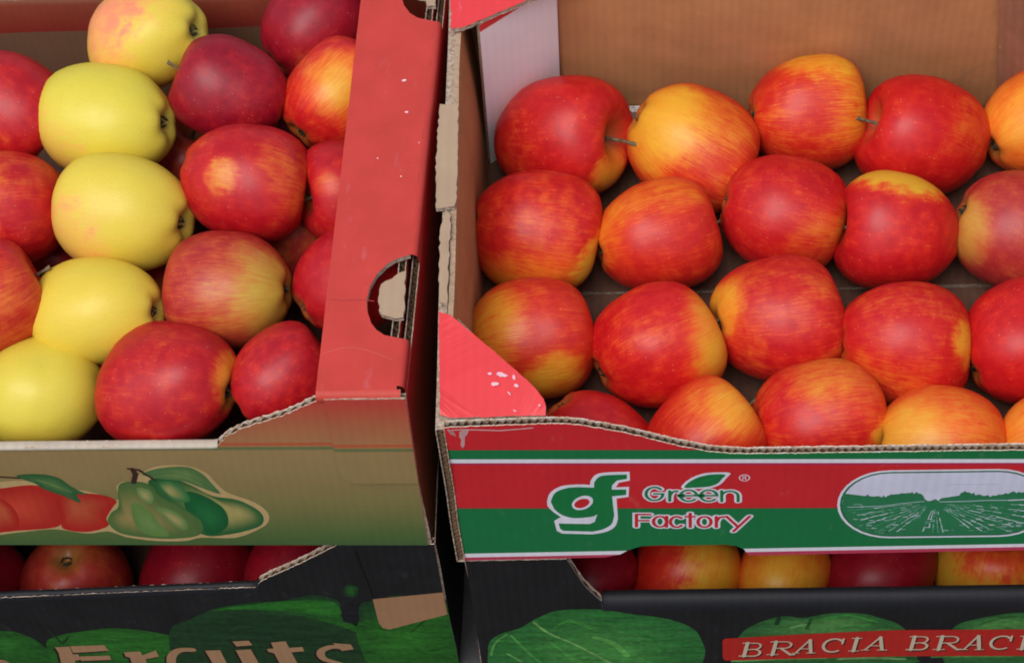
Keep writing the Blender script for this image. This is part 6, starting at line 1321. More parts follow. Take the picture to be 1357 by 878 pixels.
a3 = Vector((WG - 6.0, 32.15, 0))
ud3 = Vector((ud.x, -ud.y, 0))
board('corner_post', gf, (a3.x, a3.y - .05, 1.2), ud3, (-.11, 0, 1), (-nn.x * 1.0, nn.y, 0), [(0, 14.4), (LW, 14.4)], [(0, 0), (LW, 0)], [M_KRAFT_DARK, M_KRAFT, M_CUT], t=.3, seed=10, rag=.012)
for sx in (0, 1):
    p0, p1 = (Vector((.6, 7.0, 0)), Vector((5.6, 1.1, 0)))
    if sx:
        p0, p1 = Vector((WG - 5.6, 1.1, 0)), Vector((WG - .6, 7.0, 0))
    dd = (p1 - p0).normalized()
    board('corner_post', gf, (p0.x, p0.y, 1.2), dd, Z1, (-dd.y, dd.x, 0), [(0, 14.5), ((p1 - p0).length, 14.5)], [(0, 0), ((p1 - p0).length, 0)], [M_KRAFT, M_KRAFT, M_CUT], t=.3, seed=30 + sx)
for it in ART['scratches']:
    print_marks('scratch', gf, ((0, 32.0, 0), (1, 0, 0), (0, 0, 1), (0, -1, 0)), [it], M_INK, lift=0)
# small paper label lying in the back of the crate
m, nt, b = new_mat('label_paper', .7, .2)
uv, u, v = uv_split(nt)
vor = nd(nt, 'ShaderNodeTexVoronoi', i_Scale=5.5)
nt.links.new(uv, vor.inputs['Vector'])
nt.links.new(ramp_(nt, vor.outputs['Distance'], [(.30, (.16, .16, .16)), (.42, (.66, .66, .62))]), b.inputs['Base Color'])
slab('paper_label', gf, [(10.35, 31.75), (12.2, 31.9), (12.1, 32.35), (10.25, 32.3)], 2.1, .9, [m, m, m], .01, 31, .5, None, False)

# --- upper left crate: tan fruit print with broad red rim
tn = empty('cardboard_crate', W(-22, 18, 0))
tag(tn, 'tan and olive cardboard crate with printed pears and a broad red rim', 'crate', GROUP)
FRAME_TN = ((-42, 1.2, 0), (1, -.015, 0), (0, .09, 1), (0, -1, .09))
UL = 39.75
top = [(0, 15.5), (5.2, 15.5), (11, 11.2), (11.4, 10.55), (15.7, 10.6), (28.4, 10.72), (28.8, 11.3), (29.3, 11.9), (30.2, 12.55), (31.3, 13.1), (33.0, 14.0), (33.9, 14.6), (34.5, 15.05), (34.8, 15.2), (UL, 15.25)]
front = board('front_panel', tn, *FRAME_TN[:3], FRAME_TN[3], top, [(0, .1), (UL + .2, -.05)], [M_TAN, M_KRAFT, M_CUT_PALE], rag=.045, warp=0, seed=41)
print_marks('fruit_picture', front, FRAME_TN, ART['fruit_picture'], M_INK, lift=.012)
# pale folded rim along the low part of the front
mb = MB()
O, U, V, N = [Vector(x) for x in FRAME_TN]
N.normalize()
prev = None
for i in range(60):
    u = 11.45 + (28.45 - 11.45) * i / 59
    tv = interp(top, u)
    cur = []
    for a_ in range(7):
        an = math.pi * a_ / 6
        q = O + U * u + V * (tv + .0 + .09 * math.sin(an)) + N * (-.225 + .275 * math.cos(an) + .02 * noise.noise(Vector((u * .6, 3, 0))))
        cur.append(mb.vert(W(*q), (u, a_ * .1)))
    q = O + U * u + V * (tv - .14) + N * .045
    cur.insert(0, mb.vert(W(*q), (u, -.3)))
    if prev:
        for k in range(7):
            mb.face([prev[k], cur[k], cur[k + 1], prev[k + 1]], 0)
    prev = cur
mb.build('folded_edge', [M_CREAM], front, True)
# glued tab over the front corner
tab_t = [(35.2, 15.5), (UL + .02, 15.55)]
tab_b = [(35.2, 8.6), (35.45, 7.5), (35.8, 7.12), (36.4, 6.98), (UL + .1, 7.05)]
O2 = Vector(FRAME_TN[0]) + N * .16
board('glue_tab', tn, O2, FRAME_TN[1], FRAME_TN[2], FRAME_TN[3], tab_t, tab_b, [M_TAN, M_KRAFT, M_CUT], t=.13, flute=False, warp=0, seed=41, rag=.01)


def xo(y):                         # outer edge of the rim
    return -2.32 + (y - 2.5) * .053


def xi(y):
    return -7.25 + (y - 2.0) * .043


YB = 36.2
e = .42
h1 = [(xo(5.7) - e, 5.7), (-3.55, 5.95), (-4.0, 6.3), (-4.34, 6.78), (-4.6, 7.6), (-4.66, 8.4), (-4.5, 9.3), (-4.14, 10.1), (-3.6, 10.75), (-3.1, 11.1), (xo(11.4) - e, 11.4)]
h2 = [(xo(28.7) - e, 28.75), (-2.4, 29.05), (-2.9, 29.45), (-3.3, 30.1), (-3.5, 30.9), (-3.6, 31.8), (-3.45, 32.8), (-3.0, 33.7), (xo(34.2) - e, 34.2)]
rim = [(xi(2), 2.35), (xo(2.5) - e, 2.28)] + h1 + h2 + [(xo(YB) - e, YB), (xi(YB), YB)]
ZR = 15.75
rimo = slab('rim_flange', tn, rim, ZR, .38, [M_RED_RIM, M_KRAFT, M_CUT], .006, 51, .4)
for it in ART['flange_marks']:  # pale scuff flecks, and creases drawn in as coloured lines
    print_marks('surface_mark', rimo, ((0, 0, 15.6), (1, 0, 0), (0, 1, 0), (0, 0, 1)), [it], M_INK, lift=.165)
mb = MB()
for ya, yb in ((2.6, 5.7), (11.4, 28.75), (34.2, YB)):
    k = max(2, int((yb - ya) / .8))
    prev = None
    for i in range(k + 1):
        y = ya + (yb - ya) * i / k
        cur = []
        for j in range(7):
            an = math.pi / 2 * j / 6
            wv = .02 * noise.noise(Vector((0, y * .5, 7)))
            cur.append(mb.vert(W(xo(y) - e + e * math.sin(an) + wv, y, ZR - e + e * math.cos(an)), (y, 16 - j * .1)))
        cur.append(mb.vert(W(xo(y) + .01, y, ZR - 1.3), (y, 14.7)))
        if prev:
            for j in range(7):
                mb.face([prev[j], cur[j], cur[j + 1], prev[j + 1]], 0)
        prev = cur
mb.build('rim_fold', [M_RED_RIM], tn, True)
mb = MB()
prev = None
for i in range(24):                # the rim turns down into the front corner
    x = xi(2) + .0 + (xo(2.5) - e * .4 - xi(2)) * i / 23
    yf = 1.2 - .015 * (x + 42) + .09 * 15.3
    cur = []
    for j in range(7):
        an = math.pi / 2 * j / 6
        cur.append(mb.vert(W(x, 2.36 + .0 * j - (2.40 - yf + .07) * math.sin(an), ZR + .012 - .45 + .45 * math.cos(an)), (x + 42, 15.9 - j * .1)))
    cur.append(mb.vert(W(x, yf - .045, ZR - .75), (x + 42, 14.95)))
    if prev:
        for j in range(7):
            mb.face([prev[j], prev[j + 1], cur[j + 1], cur[j]], 0)
    prev = cur
mb.build('rim_fold', [M_TAN], tn, True)
board('side_panel', tn, (-2.07, .75, 0), (.052, 1, 0), (-.018, .09, 1), (1, 0, 0), [(0, 14.6), (YB - 1.7, 14.6)], [(0, 0), (YB - 1.7, 0)], [M_TAN_SIDE, M_KRAFT, M_CUT], warp=.1, seed=52)
board('inner_wall', tn, (-2.95, 2.2, .3), (.053, 1, 0), (-.005, 0, 1), (1, 0, 0), [(0, 14.8), (YB - 3.2, 14.8)], [(0, 0), (YB - 3.2, 0)], [M_RED_RIM, M_KRAFT, M_CUT], rag=.05, warp=.1, seed=53)
slab('handle_tab', tn, [(-2.55, 7.3), (-3.0, 7.25), (-3.75, 7.5), (-3.98, 7.8), (-4.02, 9.2), (-3.9, 9.6), (-3.3, 9.95), (-2.9, 10.35), (-2.5, 10.5)], 15.45, .3, [M_KRAFT_PALE, M_KRAFT, M_CUT], .03, 54, .25)
slab('handle_tab', tn, [(-1.35, 30.2), (-1.9, 30.25), (-2.0, 30.9), (-2.9, 31.1), (-3.1, 31.9), (-1.4, 33.2)], 15.45, .3, [M_KRAFT_PALE, M_KRAFT, M_CUT], .03, 55, .25)
board('back_panel', tn, (-42, 34.75, 0), (1, 0, 0), (0, 0, 1), (0, 1, 0), [(0, 15.4), (3, 15.4), (7.5, 12.3), (32, 12.3), (36.5, 15.4), (40.9, 15.4)], [(0, 0), (40.9, 0)], [M_TAN_SIDE, M_BACKIN, M_CUT], warp=.15, seed=56)
board('side_panel', tn, (-42, 1.4, 0), (0, 1, 0), (0, .0, 1), (-1, 0, 0), [(0, 15.3), (33.3, 15.3)], [(0, 0), (33.3, 0)], [M_TAN_SIDE, M_KRAFT, M_CUT], warp=.1, seed=57)
slab('rim_flange', tn, [(-42.0, 2.6), (-37.2, 2.4), (-37.2, YB), (-42.0, YB)], ZR, .38, [M_RED_RIM, M_KRAFT, M_CUT], .01, 58, .8)
floor_boards(tn, -41.5, -2.5, 1.9, 34.2, .6, M_KRAFT_FLOOR)

# --- lower right crate: charcoal with cabbages and red banner
lr = empty('cardboard_crate', W(20.5, 16, -BASE))
tag(lr, 'charcoal cardboard crate with cabbages and red banner, under the striped crate', 'crate', GROUP)
FRAME_LR = ((0, .06, -18.5), (1, 0, 0), (0, 0, 1), (0, -1, 0))
top = [(-.02, 17.3), (6.2, 17.35), (6.4, 16.6), (6.75, 15.2), (7.2, 13.6), (7.75, 12.3), (8.2, 11.3), (8.3, 9.85), (34.9, 9.7)]
top = top[:-1] + [(35.5, 9.85), (35.6, 11.3), (36.4, 13.2), (37.4, 17.2), (WG + .02, 17.3)]
front = board('front_panel', lr, *FRAME_LR[:3], FRAME_LR[3], top, [(-.02, .05), (WG + .02, .05)], [M_BLACK, M_KRAFT, M_CUT_PALE], warp=0, seed=61, rag=.02)
for nm in ('cabbage_picture', 'banner'):
    print_marks(nm, front, FRAME_LR, ART[nm], M_PICT if nm[0] == 'c' else M_INK, lift=.01 if nm[0] == 'c' else .035)
mb = MB()
prev = None
for i in range(70):
    u = 8.27 + (35.5 - 8.27) * i / 69
    w_ = .05 * noise.noise(Vector((u * .35, 1, 0)))
    cur = []
    for yy, v in ((-.006, 9.6), (-.012, 9.95), (.07, 10.4), (.28, 10.7), (.62, 10.82), (1.0, 10.8), (1.05, 10.6), (1.05, 9.4)):
        cur.append(mb.vert(W(u, .06 + yy + w_ * min(1, max(0, yy) * 6), v - 18.5 + w_ * .5), (u, v)))
    if prev:
        for k in range(7):
            mb.face([prev[k], cur[k], cur[k + 1], prev[k + 1]], 0)
    prev = cur
mb.build('folded_edge', [M_RIMFOLD], front, True)
for x, nx, sd in ((.45, -1, 62), (WG - .45, 1, 63)):
    board('side_panel', lr, (-.05 if nx < 0 else WG + .05, .35, -18.45), (0, 1, 0), Z1, (nx, 0, 0), [(0, 17.5), (31.5, 17.5)], [(0, 0), (31.5, 0)], [M_BLACK, M_KRAFT, M_CUT], warp=.15, seed=sd)
board('back_panel', lr, (0, 32.4, -18.45), (1, 0, 0), Z1, (0, 1, 0), [(0, 17.5), (WG, 17.5)], [(0, 0), (WG, 0)], [M_BLACK, M_KRAFT, M_CUT], warp=.15, seed=64)
floor_boards(lr, .55, WG - .55, .4, 31.9, -18.0, M_KRAFT_FLOOR)

# --- lower left crate: charcoal with fruit lettering
ll = empty('cardboard_crate', W(-22, 18, -BASE))
tag(ll, 'charcoal cardboard crate with green melons and tan lettering, under the tan crate', 'crate', GROUP)
FRAME_LL = ((-42, 1.27, -18.5), (1, -.015, 0), (0, 0, 1), (0, -1, 0))
top = [(0, 18.3), (4.6, 18.3), (9.5, 13), (9.8, 10.7), (11.3, 10.8), (20, 11.65), (28.3, 12.38), (28.55, 13.1), (29.4, 13.95), (31, 15.3), (34.0, 18.2), (34.2, 18.4), (40.12, 18.45)]
front = board('front_panel', ll, *FRAME_LL[:3], FRAME_LL[3], top, [(0, .05), (40.35, .05)], [M_BLACK, M_KRAFT, M_CUT_PALE], warp=0, seed=71, rag=.025)
print_marks('melon_picture', front, FRAME_LL, ART['melon_picture'], M_PICT, lift=.01)
print_marks('bare_patch', front, FRAME_LL, ART['bare_patch'], M_INK, lift=.01)
print_marks('seam', front, FRAME_LL, ART['seam'], M_INK, lift=.01)
for it in ART['fruits_lettering']:
    print_marks('letter', front, FRAME_LL, it, M_INK, lift=.035)
mb = MB()
prev = None
for i in range(60):
    u = 9.9 + (28.45 - 9.9) * i / 59
    tv = interp(top, u)
    w_ = .04 * noise.noise(Vector((u * .35, 5, 0)))
    cur = []
    for yy, dv_ in ((-.05, -.55), (-.04, -.2), (.03, .03), (.2, .12), (.4, .1), (.52, -.1)):
        cur.append(mb.vert(W(-42 + u, 1.27 - .015 * u + yy + w_, tv + dv_ - 18.5), (u, tv + dv_)))
    if prev:
        for k in range(5):
            mb.face([prev[k], cur[k], cur[k + 1], prev[k + 1]], 0)
    prev = cur
mb.build('folded_edge', [M_RIMFOLD], front, True)
board('side_panel', ll, (-1.65, .8, -18.45), (.03, 1, 0), (-.012, 0, 1), (1, 0, 0), [(0, 18.2), (32, 18.2)], [(0, 0), (32, 0)], [M_BLACK, M_KRAFT, M_CUT], warp=.12, seed=72)
board('side_panel', ll, (-42, 1.4, -18.45), (0, 1, 0), Z1, (-1, 0, 0), [(0, 18.2), (32, 18.2)], [(0, 0), (32, 0)], [M_BLACK, M_KRAFT, M_CUT], seed=73)
board('back_panel', ll, (-42, 33.9, -18.45), (1, 0, 0), Z1, (0, 1, 0), [(0, 18.2), (40.6, 18.2)], [(0, 0), (40.6, 0)], [M_BLACK, M_KRAFT, M_CUT], seed=74)
floor_boards(ll, -41.5, -2.4, 1.5, 33.3, -18.0, M_KRAFT_FLOOR)

# ------------------------------------------------------------------ apples
PAL = {
    'gala': ((0.88, 0.4, 0.02), (0.76, 0.05, 0.012), (0.58, 0.016, 0.011)),
    'red': ((0.86, 0.36, 0.022), (0.72, 0.026, 0.012), (0.5, 0.007, 0.011)),
    'crim': ((0.7, 0.2, 0.03), (0.46, 0.009, 0.018), (0.27, 0.004, 0.016)),
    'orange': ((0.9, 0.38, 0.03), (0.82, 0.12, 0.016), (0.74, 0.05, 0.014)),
    'gold': ((0.8, 0.6, 0.062), (0.86, 0.4, 0.11), (0.82, 0.26, 0.13)),
    'wine': ((0.86, 0.36, 0.025), (0.64, 0.02, 0.013), (0.4, 0.005, 0.013)),
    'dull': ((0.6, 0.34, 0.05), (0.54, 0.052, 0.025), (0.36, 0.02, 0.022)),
}


def apple_group():
    gt = bpy.data.node_groups.new('apple_skin', 'ShaderNodeTree')
    itf = gt.interface
    for nm, ty in (('Yellow', 'Color'), ('Blush', 'Color'), ('Deep', 'Color'), ('Bias', 'Float'), ('Streak', 'Float'), ('Seed', 'Float'), ('P1', 'Vector'), ('G1', 'Float'), ('S1', 'Float'),
                   ('P2', 'Vector'), ('G2', 'Float'), ('S2', 'Float'), ('P3', 'Vector'), ('G3', 'Float'), ('S3', 'Float'), ('Stem', 'Color')):
        itf.new_socket(name=nm, in_out='INPUT', socket_type='NodeSocket' + ty)
    for nm, ty in (('Color', 'Color'), ('Rough', 'Float'), ('Height', 'Float')):
        itf.new_socket(name=nm, in_out='OUTPUT', socket_type='NodeSocket' + ty)
    gi, go = gt.nodes.new('NodeGroupInput'), gt.nodes.new('NodeGroupOutput')
    I = gi.outputs
    tc = gt.nodes.new('ShaderNodeTexCoord')
    vn = nd(gt, 'ShaderNodeVectorMath', operation='NORMALIZE')
    gt.links.new(tc.outputs['Object'], vn.inputs[0])
    n = vn.outputs[0]
    sp = gt.nodes.new('ShaderNodeSeparateXYZ')
    gt.links.new(n, sp.inputs[0])
    rho = math_(gt, 'SQRT', math_(gt, 'ADD', math_(gt, 'ADD', math_(gt, 'MULTIPLY', sp.outputs[0], sp.outputs[0]), math_(gt, 'MULTIPLY', sp.outputs[1], sp.outputs[1])), 1e-5))
    ex, ey = math_(gt, 'DIVIDE', sp.outputs[0], rho), math_(gt, 'DIVIDE', sp.outputs[1], rho)
    seed = I['Seed']

    def cvec(k, kz):
        c = gt.nodes.new('ShaderNodeCombineXYZ')
        gt.links.new(math_(gt, 'ADD', math_(gt, 'MULTIPLY', ex, k), seed), c.inputs[0])
        gt.links.new(math_(gt, 'MULTIPLY', ey, k), c.inputs[1])
        gt.links.new(math_(gt, 'MULTIPLY', sp.outputs[2], kz), c.inputs[2])
        return c.outputs[0]
    # the streaks run from pole to pole
    s1 = noise_(gt, cvec(12, 1.1), 1, 4, .6)
    s2 = noise_(gt, cvec(42, 3.6), 1, 4, .7)
    va = nd(gt, 'ShaderNodeVectorMath', operation='ADD')
    gt.links.new(n, va.inputs[0])
    gt.links.new(seed, va.inputs[1])
    low = noise_(gt, va.outputs[0], 1.6, 3, .55)
    mid = noise_(gt, va.outputs[0], 5, 4, .6)
    fine = noise_(gt, va.outputs[0], 60, 3, .6)
    st = math_(gt, 'ADD', math_(gt, 'MULTIPLY', math_(gt, 'SUBTRACT', s1, .5), .85), math_(gt, 'MULTIPLY', math_(gt, 'SUBTRACT', s2, .5), 1.5))
    st = math_(gt, 'MULTIPLY', st, I['Streak'])
    y = math_(gt, 'ADD', math_(gt, 'MULTIPLY_ADD', math_(gt, 'SUBTRACT', low, .5), 1.0, I['Bias']), math_(gt, 'MULTIPLY', math_(gt, 'SUBTRACT', mid, .5), .6))
    for k in '123':
        dp = nd(gt, 'ShaderNodeVectorMath', operation='DOT_PRODUCT')
        gt.links.new(n, dp.inputs[0])
        gt.links.new(I['P' + k], dp.inputs[1])
        # angular distance as 1 - cos; soft edge
        dist = math_(gt, 'SUBTRACT', 1, dp.outputs['Value'])
        dist = math_(gt, 'ADD', dist, math_(gt, 'MULTIPLY', math_(gt, 'ADD', math_(gt, 'SUBTRACT', mid, .5), math_(gt, 'MULTIPLY', math_(gt, 'SUBTRACT', s1, .5), .5)), math_(gt, 'ADD', math_(gt, 'MULTIPLY', I['S' + k], 1.1), .1)))
        mr = nd(gt, 'ShaderNodeMapRange', interpolation_type='SMOOTHSTEP')
        gt.links.new(dist, mr.inputs['Value'])
        mr.inputs['From Min'].default_value = 0
        gt.links.new(math_(gt, 'MULTIPLY', I['S' + k], 1.5), mr.inputs['From Max'])
        mr.inputs['To Min'].default_value = 1
        mr.inputs['To Max'].default_value = 0
        y = math_(gt, 'MULTIPLY_ADD', math_(gt, 'MULTIPLY', mr.outputs[0], 1.25), I['G' + k], y)
    ys = math_(gt, 'ADD', y, st)
    fy = nd(gt, 'ShaderNodeMapRange', interpolation_type='SMOOTHSTEP')
    gt.links.new(ys, fy.inputs['Value'])
    fy.inputs['From Min'].default_value = -.7
    fy.inputs['From Max'].default_value = .75
    fd = nd(gt, 'ShaderNodeMapRange', interpolation_type='SMOOTHSTEP')
    gt.links.new(math_(gt, 'ADD', math_(gt, 'MULTIPLY', st, .6), math_(gt, 'MULTIPLY_ADD', math_(gt, 'ADD', y, math_(gt, 'MULTIPLY', math_(gt, 'SUBTRACT', mid, .5), 1.1)), .8, .25)), fd.inputs['Value'])
    fd.inputs['From Min'].default_value = -.70
    fd.inputs['From Max'].default_value = .25
    redc = mix_(gt, fd.outputs[0], I['Deep'], I['Blush'])
    col = mix_(gt, fy.outputs[0], redc, I['Yellow'])
    # russet in the stem hollow and round the eye
    pole = nd(gt, 'ShaderNodeMapRange', interpolation_type='SMOOTHSTEP')
    gt.links.new(math_(gt, 'ADD', rho, math_(gt, 'MULTIPLY', math_(gt, 'SUBTRACT', s1, .5), .25)), pole.inputs['Value'])
    pole.inputs['From Min'].default_value = .08
    pole.inputs['From Max'].default_value = .42
    pole.inputs['To Min'].default_value = .85
    pole.inputs['To Max'].default_value = 0
    col = mix_(gt, pole.outputs[0], col, I['Stem'])
    # lenticels
    vo = nd(gt, 'ShaderNodeTexVoronoi', i_Scale=11)
    gt.links.new(va.outputs[0], vo.inputs['Vector'])
    dot = nd(gt, 'ShaderNodeMapRange')
    gt.links.new(vo.outputs['Distance'], dot.inputs['Value'])
    dot.inputs['From Min'].default_value = .05
    dot.inputs['From Max'].default_value = .13
    dot.inputs['To Min'].default_value = .30
    dot.inputs['To Max'].default_value = 0
    col = mix_(gt, math_(gt, 'MULTIPLY', dot.outputs[0], math_(gt, 'GREATER_THAN', mid, .47)), col, (.75, .5, .28))
    # greenish pores on the yellow ground
    vp = nd(gt, 'ShaderNodeTexVoronoi', i_Scale=19)
    gt.links.new(va.outputs[0], vp.inputs['Vector'])
    pd = nd(gt, 'ShaderNodeMapRange')
    gt.links.new(math_(gt, 'ADD', vp.outputs['Distance'], math_(gt, 'MULTIPLY', fine, .08)), pd.inputs['Value'])
    pd.inputs['From Min'].default_value = .10
    pd.inputs['From Max'].default_value = .22
    pd.inputs['To Min'].default_value = .5
    pd.inputs['To Max'].default_value = 0
    col = mix_(gt, math_(gt, 'MULTIPLY', math_(gt, 'MULTIPLY', pd.outputs[0], fy.outputs[0]), fy.outputs[0]), col, (.42, .34, .035))
    # dark corky specks and the odd scuff
    v2 = nd(gt, 'ShaderNodeTexVoronoi', i_Scale=4.2)
    gt.links.new(va.outputs[0], v2.inputs['Vector'])
    sk = nd(gt, 'ShaderNodeMapRange')
    gt.links.new(math_(gt, 'ADD', v2.outputs['Distance'], math_(gt, 'MULTIPLY', fine, .06)), sk.inputs['Value'])
    sk.inputs['From Min'].default_value = .055
    sk.inputs['From Max'].default_value = .085
    sk.inputs['To Min'].default_value = .55
    sk.inputs['To Max'].default_value = 0
    col = mix_(gt, math_(gt, 'MULTIPLY', sk.outputs[0], math_(gt, 'GREATER_THAN', low, .5)), col, (.16, .075, .03))
    scr = noise_(gt, cvec(3.2, 16), 1, 4, .6)
    sm = nd(gt, 'ShaderNodeMapRange')
    gt.links.new(scr, sm.inputs['Value'])
    sm.inputs['From Min'].default_value = .70
    sm.inputs['From Max'].default_value = .76
    sm.inputs['To Max'].default_value = .22
    col = mix_(gt, math_(gt, 'MULTIPLY', sm.outputs[0], math_(gt, 'GREATER_THAN', mid, .5)), col, (.45, .27, .12))
    # pale and green clouding of the ground colour
    col = mix_(gt, math_(gt, 'MULTIPLY', math_(gt, 'MULTIPLY', fy.outputs[0], math_(gt, 'ADD', math_(gt, 'MULTIPLY', low, .6), math_(gt, 'MULTIPLY', mid, .4))), .42), col, (.52, .50, .06))
    tone = math_(gt, 'ADD', .80, math_(gt, 'MULTIPLY', math_(gt, 'ADD', fine, math_(gt, 'MULTIPLY', s2, .5)), .27))
    col = mix_(gt, 1.0, col, mk_grey(gt, tone), 'MULTIPLY')
    gt.links.new(col, go.inputs['Color'])
    gt.links.new(math_(gt, 'ADD', .33, math_(gt, 'MULTIPLY', mid, .22)), go.inputs['Rough'])
    gt.links.new(math_(gt, 'ADD', math_(gt, 'MULTIPLY', fine, .4), mid), go.inputs['Height'])
    return gt


SKIN = apple_group()
m, nt, b = new_mat('apple_stem', .8, .2)
tc = nt.nodes.new('ShaderNodeTexCoord')
nt.links.new(ramp_(nt, noise_(nt, tc.outputs['Object'], 300), [(.35, (.09, .06, .03)), (.7, (.24, .19, .11))]), b.inputs['Base Color'])
M_STEM = m
m, nt, b = new_mat('apple_calyx', .95, .1)
tc = nt.nodes.new('ShaderNodeTexCoord')
nt.links.new(ramp_(nt, noise_(nt, tc.outputs['Object'], 400), [(.35, (.025, .022, .015)), (.7, (.11, .10, .06))]), b.inputs['Base Color'])
M_CALYX = m


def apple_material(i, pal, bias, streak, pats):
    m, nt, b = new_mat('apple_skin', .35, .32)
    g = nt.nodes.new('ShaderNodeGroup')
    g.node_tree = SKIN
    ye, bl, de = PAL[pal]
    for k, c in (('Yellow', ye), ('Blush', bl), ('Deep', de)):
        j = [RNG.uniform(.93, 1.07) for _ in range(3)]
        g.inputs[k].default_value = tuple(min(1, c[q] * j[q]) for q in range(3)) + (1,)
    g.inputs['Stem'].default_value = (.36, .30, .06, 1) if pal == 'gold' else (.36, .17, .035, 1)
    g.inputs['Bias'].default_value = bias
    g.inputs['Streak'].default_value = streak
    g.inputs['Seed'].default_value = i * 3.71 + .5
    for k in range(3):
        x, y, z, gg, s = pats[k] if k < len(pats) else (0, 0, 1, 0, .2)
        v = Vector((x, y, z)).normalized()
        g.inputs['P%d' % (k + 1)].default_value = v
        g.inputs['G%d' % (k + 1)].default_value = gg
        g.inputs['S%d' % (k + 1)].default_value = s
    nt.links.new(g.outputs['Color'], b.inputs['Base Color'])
    nt.links.new(g.outputs['Rough'], b.inputs['Roughness'])
    bp = nd(nt, 'ShaderNodeBump', i_Strength=.12, i_Distance=.0015)
    nt.links.new(g.outputs['Height'], bp.inputs['Height'])
    nt.links.new(bp.outputs[0], b.inputs['Normal'])
    b.inputs['Coat Weight'].default_value = .12
    b.inputs['Coat Roughness'].default_value = .3
    b.inputs['Subsurface Weight'].default_value = .04
    b.inputs['Subsurface Radius'].default_value = (.004, .002, .001)
    return m


def apple_profile(t):
    """rho, z of the section from stem end (t=0) to eye end (t=pi); both reach about 1"""
    s, c = math.sin(t), math.cos(t)
    e_ = 2.40 + .32 * c                                      # blocky shoulders, rounder eye end
    k = (abs(s) ** e_ + abs(c) ** e_) ** (-1 / e_)
    s, c = s * k, c * k
    rho = s * (1 + .10 * c - .02 * c * c) / 1.01
    if c > 0:
        z = c * 1.02 - .46 * math.exp(-(rho / .29) ** 1.7)
    else:
        z = c * 1.0 + .20 * math.exp(-(rho / .20) ** 2)
    return rho * .985, z / .945


def apple_mesh(rad, asp, seed):
    rr = random.Random(seed)
    NS, NT = 40, 34
    lean = (rr.uniform(-.11, .11), rr.uniform(-.11, .11))
    lob, ph = rr.uniform(.008, .02), rr.uniform(0, 6.28)
    sx = 1 + rr.uniform(-.03, .03)
    rib3 = rr.uniform(.008, .024)
    verts, faces = [], []
    ts = []
    for i in range(NT + 1):
        q = i / NT
        ts.append(math.pi * (q - .045 * math.sin(4 * math.pi * q)))
    top_i = None
    for i, t in enumerate(ts):
        rho, z = apple_profile(t)
        ring = 1 if i in (0, NT) else NS
        for k in range(ring):
            a = 2 * math.pi * k / NS
            w = (1 - math.cos(t)) / 2
            rk = rho * (1 + lob * math.cos(5 * a + ph) * w * w + rib3 * math.cos(3 * a + ph * 2) * (1 - w) + .010 * math.cos(5 * a + ph * 3) * (1 - w) * (1 - w))
            p = Vector((rk * math.cos(a) * sx, rk * math.sin(a) / sx, z))
            p *= 1 + .055 * noise.noise(p * .95 + Vector((seed * 1.3, 0, 0))) + .012 * noise.noise(p * 2.6 + Vector((seed * 2.3, 5, 0)))
            p.z += (lean[0] * p.x + lean[1] * p.y) * .9
            # five little knobs round the eye
            if z < -.55:
                p.z -= .016 * math.cos(5 * a + ph) * math.exp(-((rho - .34) / .14) ** 2)
            verts.append((p.x * rad, p.y * rad, p.z * rad * asp))
    n = len(verts)
    idx = lambda i, k: 0 if i == 0 else (n - 1 if i == NT else 1 + (i - 1) * NS + k % NS)
    for i in range(NT):
        for k in range(NS):
            q = [idx(i, k), idx(i + 1, k), idx(i + 1, k + 1), idx(i, k + 1)]
            u = []
            for x in q:
                if x not in u:
                    u.append(x)
            faces.append(u)
    me = bpy.data.meshes.new('apple')
    me.from_pydata(verts, [], faces)
    me.polygons.foreach_set('use_smooth', [True] * len(faces))
    me.update()
    return me, Vector(verts[0]), Vector(verts[-1])


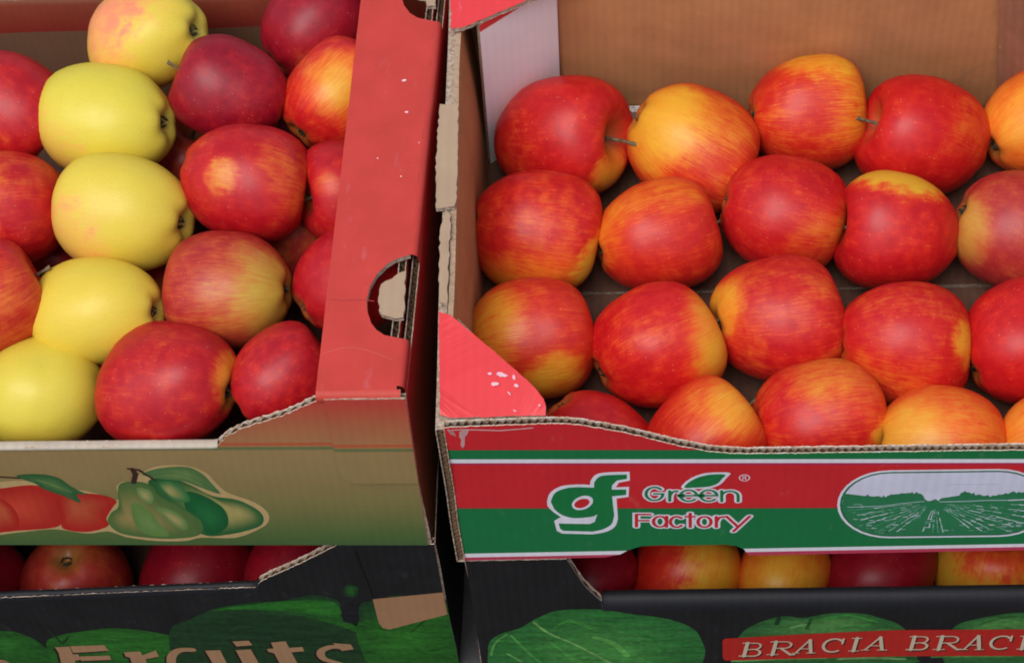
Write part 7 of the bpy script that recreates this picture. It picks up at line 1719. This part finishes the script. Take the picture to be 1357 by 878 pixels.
def stem_mesh(p0, rad, seed):
    rr = random.Random(seed)
    L = rad * rr.uniform(.62, .85)
    bend = Vector((rr.uniform(-.25, .25), rr.uniform(-.25, .25), 0)) * L
    verts, faces = [], []
    K = 7
    R0 = rad * .032
    for i in range(K):
        s = i / (K - 1)
        c = p0 + Vector((0, 0, -.04 * rad + L * s)) + bend * s * s
        r = R0 * (1.15 - .4 * s + (.7 if i == K - 1 else 0))
        for k in range(8):
            a = 2 * math.pi * k / 8
            verts.append((c.x + r * math.cos(a), c.y + r * math.sin(a), c.z))
    for i in range(K - 1):
        for k in range(8):
            faces.append([i * 8 + k, i * 8 + (k + 1) % 8, (i + 1) * 8 + (k + 1) % 8, (i + 1) * 8 + k])
    faces.append([(K - 1) * 8 + k for k in range(8)])
    me = bpy.data.meshes.new('stem')
    me.from_pydata(verts, [], faces)
    me.polygons.foreach_set('use_smooth', [True] * len(faces))
    return me


def calyx_mesh(p1, rad, seed):
    """five dry sepals closing over the eye"""
    rr = random.Random(seed)
    verts, faces = [], []
    for k in range(5):
        a = 2 * math.pi * k / 5 + rr.uniform(-.2, .2)
        d = Vector((math.cos(a), math.sin(a), 0))
        s = Vector((-d.y, d.x, 0))
        b0 = len(verts)
        r = rad * rr.uniform(.85, 1.15)
        for off, out, up in ((-.05, .03, .02), (.05, .03, .02), (.055, .10, -.05), (-.055, .10, -.05), (.0, .05, -.15)):
            verts.append(tuple(p1 + d * out * r + s * off * r + Vector((0, 0, up * r))))
        faces += [[b0, b0 + 1, b0 + 2, b0 + 3], [b0 + 3, b0 + 2, b0 + 4]]
    me = bpy.data.meshes.new('calyx')
    me.from_pydata(verts, [], faces)
    return me


GROUPS = {'R': 'apples in the striped crate', 'L': 'apples in the tan crate', 'S': 'apples in the tan crate', 'Q': 'apples in the black lettered crate', 'T': 'apples in the cabbage crate'}
for i, (box, pos, rad, asp, quat, pal, bias, streak, pats, label) in enumerate(APPLES):
    me, p0, p1 = apple_mesh(rad / 100, asp, i + 3)
    o = link_mesh('apple', me, [apple_material(i, pal, bias, streak, pats)], None, W(*pos))
    o.rotation_mode = 'QUATERNION'
    o.rotation_quaternion = Quaternion(quat)
    tag(o, label, 'apple', GROUPS[box])
    link_mesh('stem', stem_mesh(p0, rad / 100, i), [M_STEM], o)
    link_mesh('calyx', calyx_mesh(p1, rad / 100, i), [M_CALYX], o)
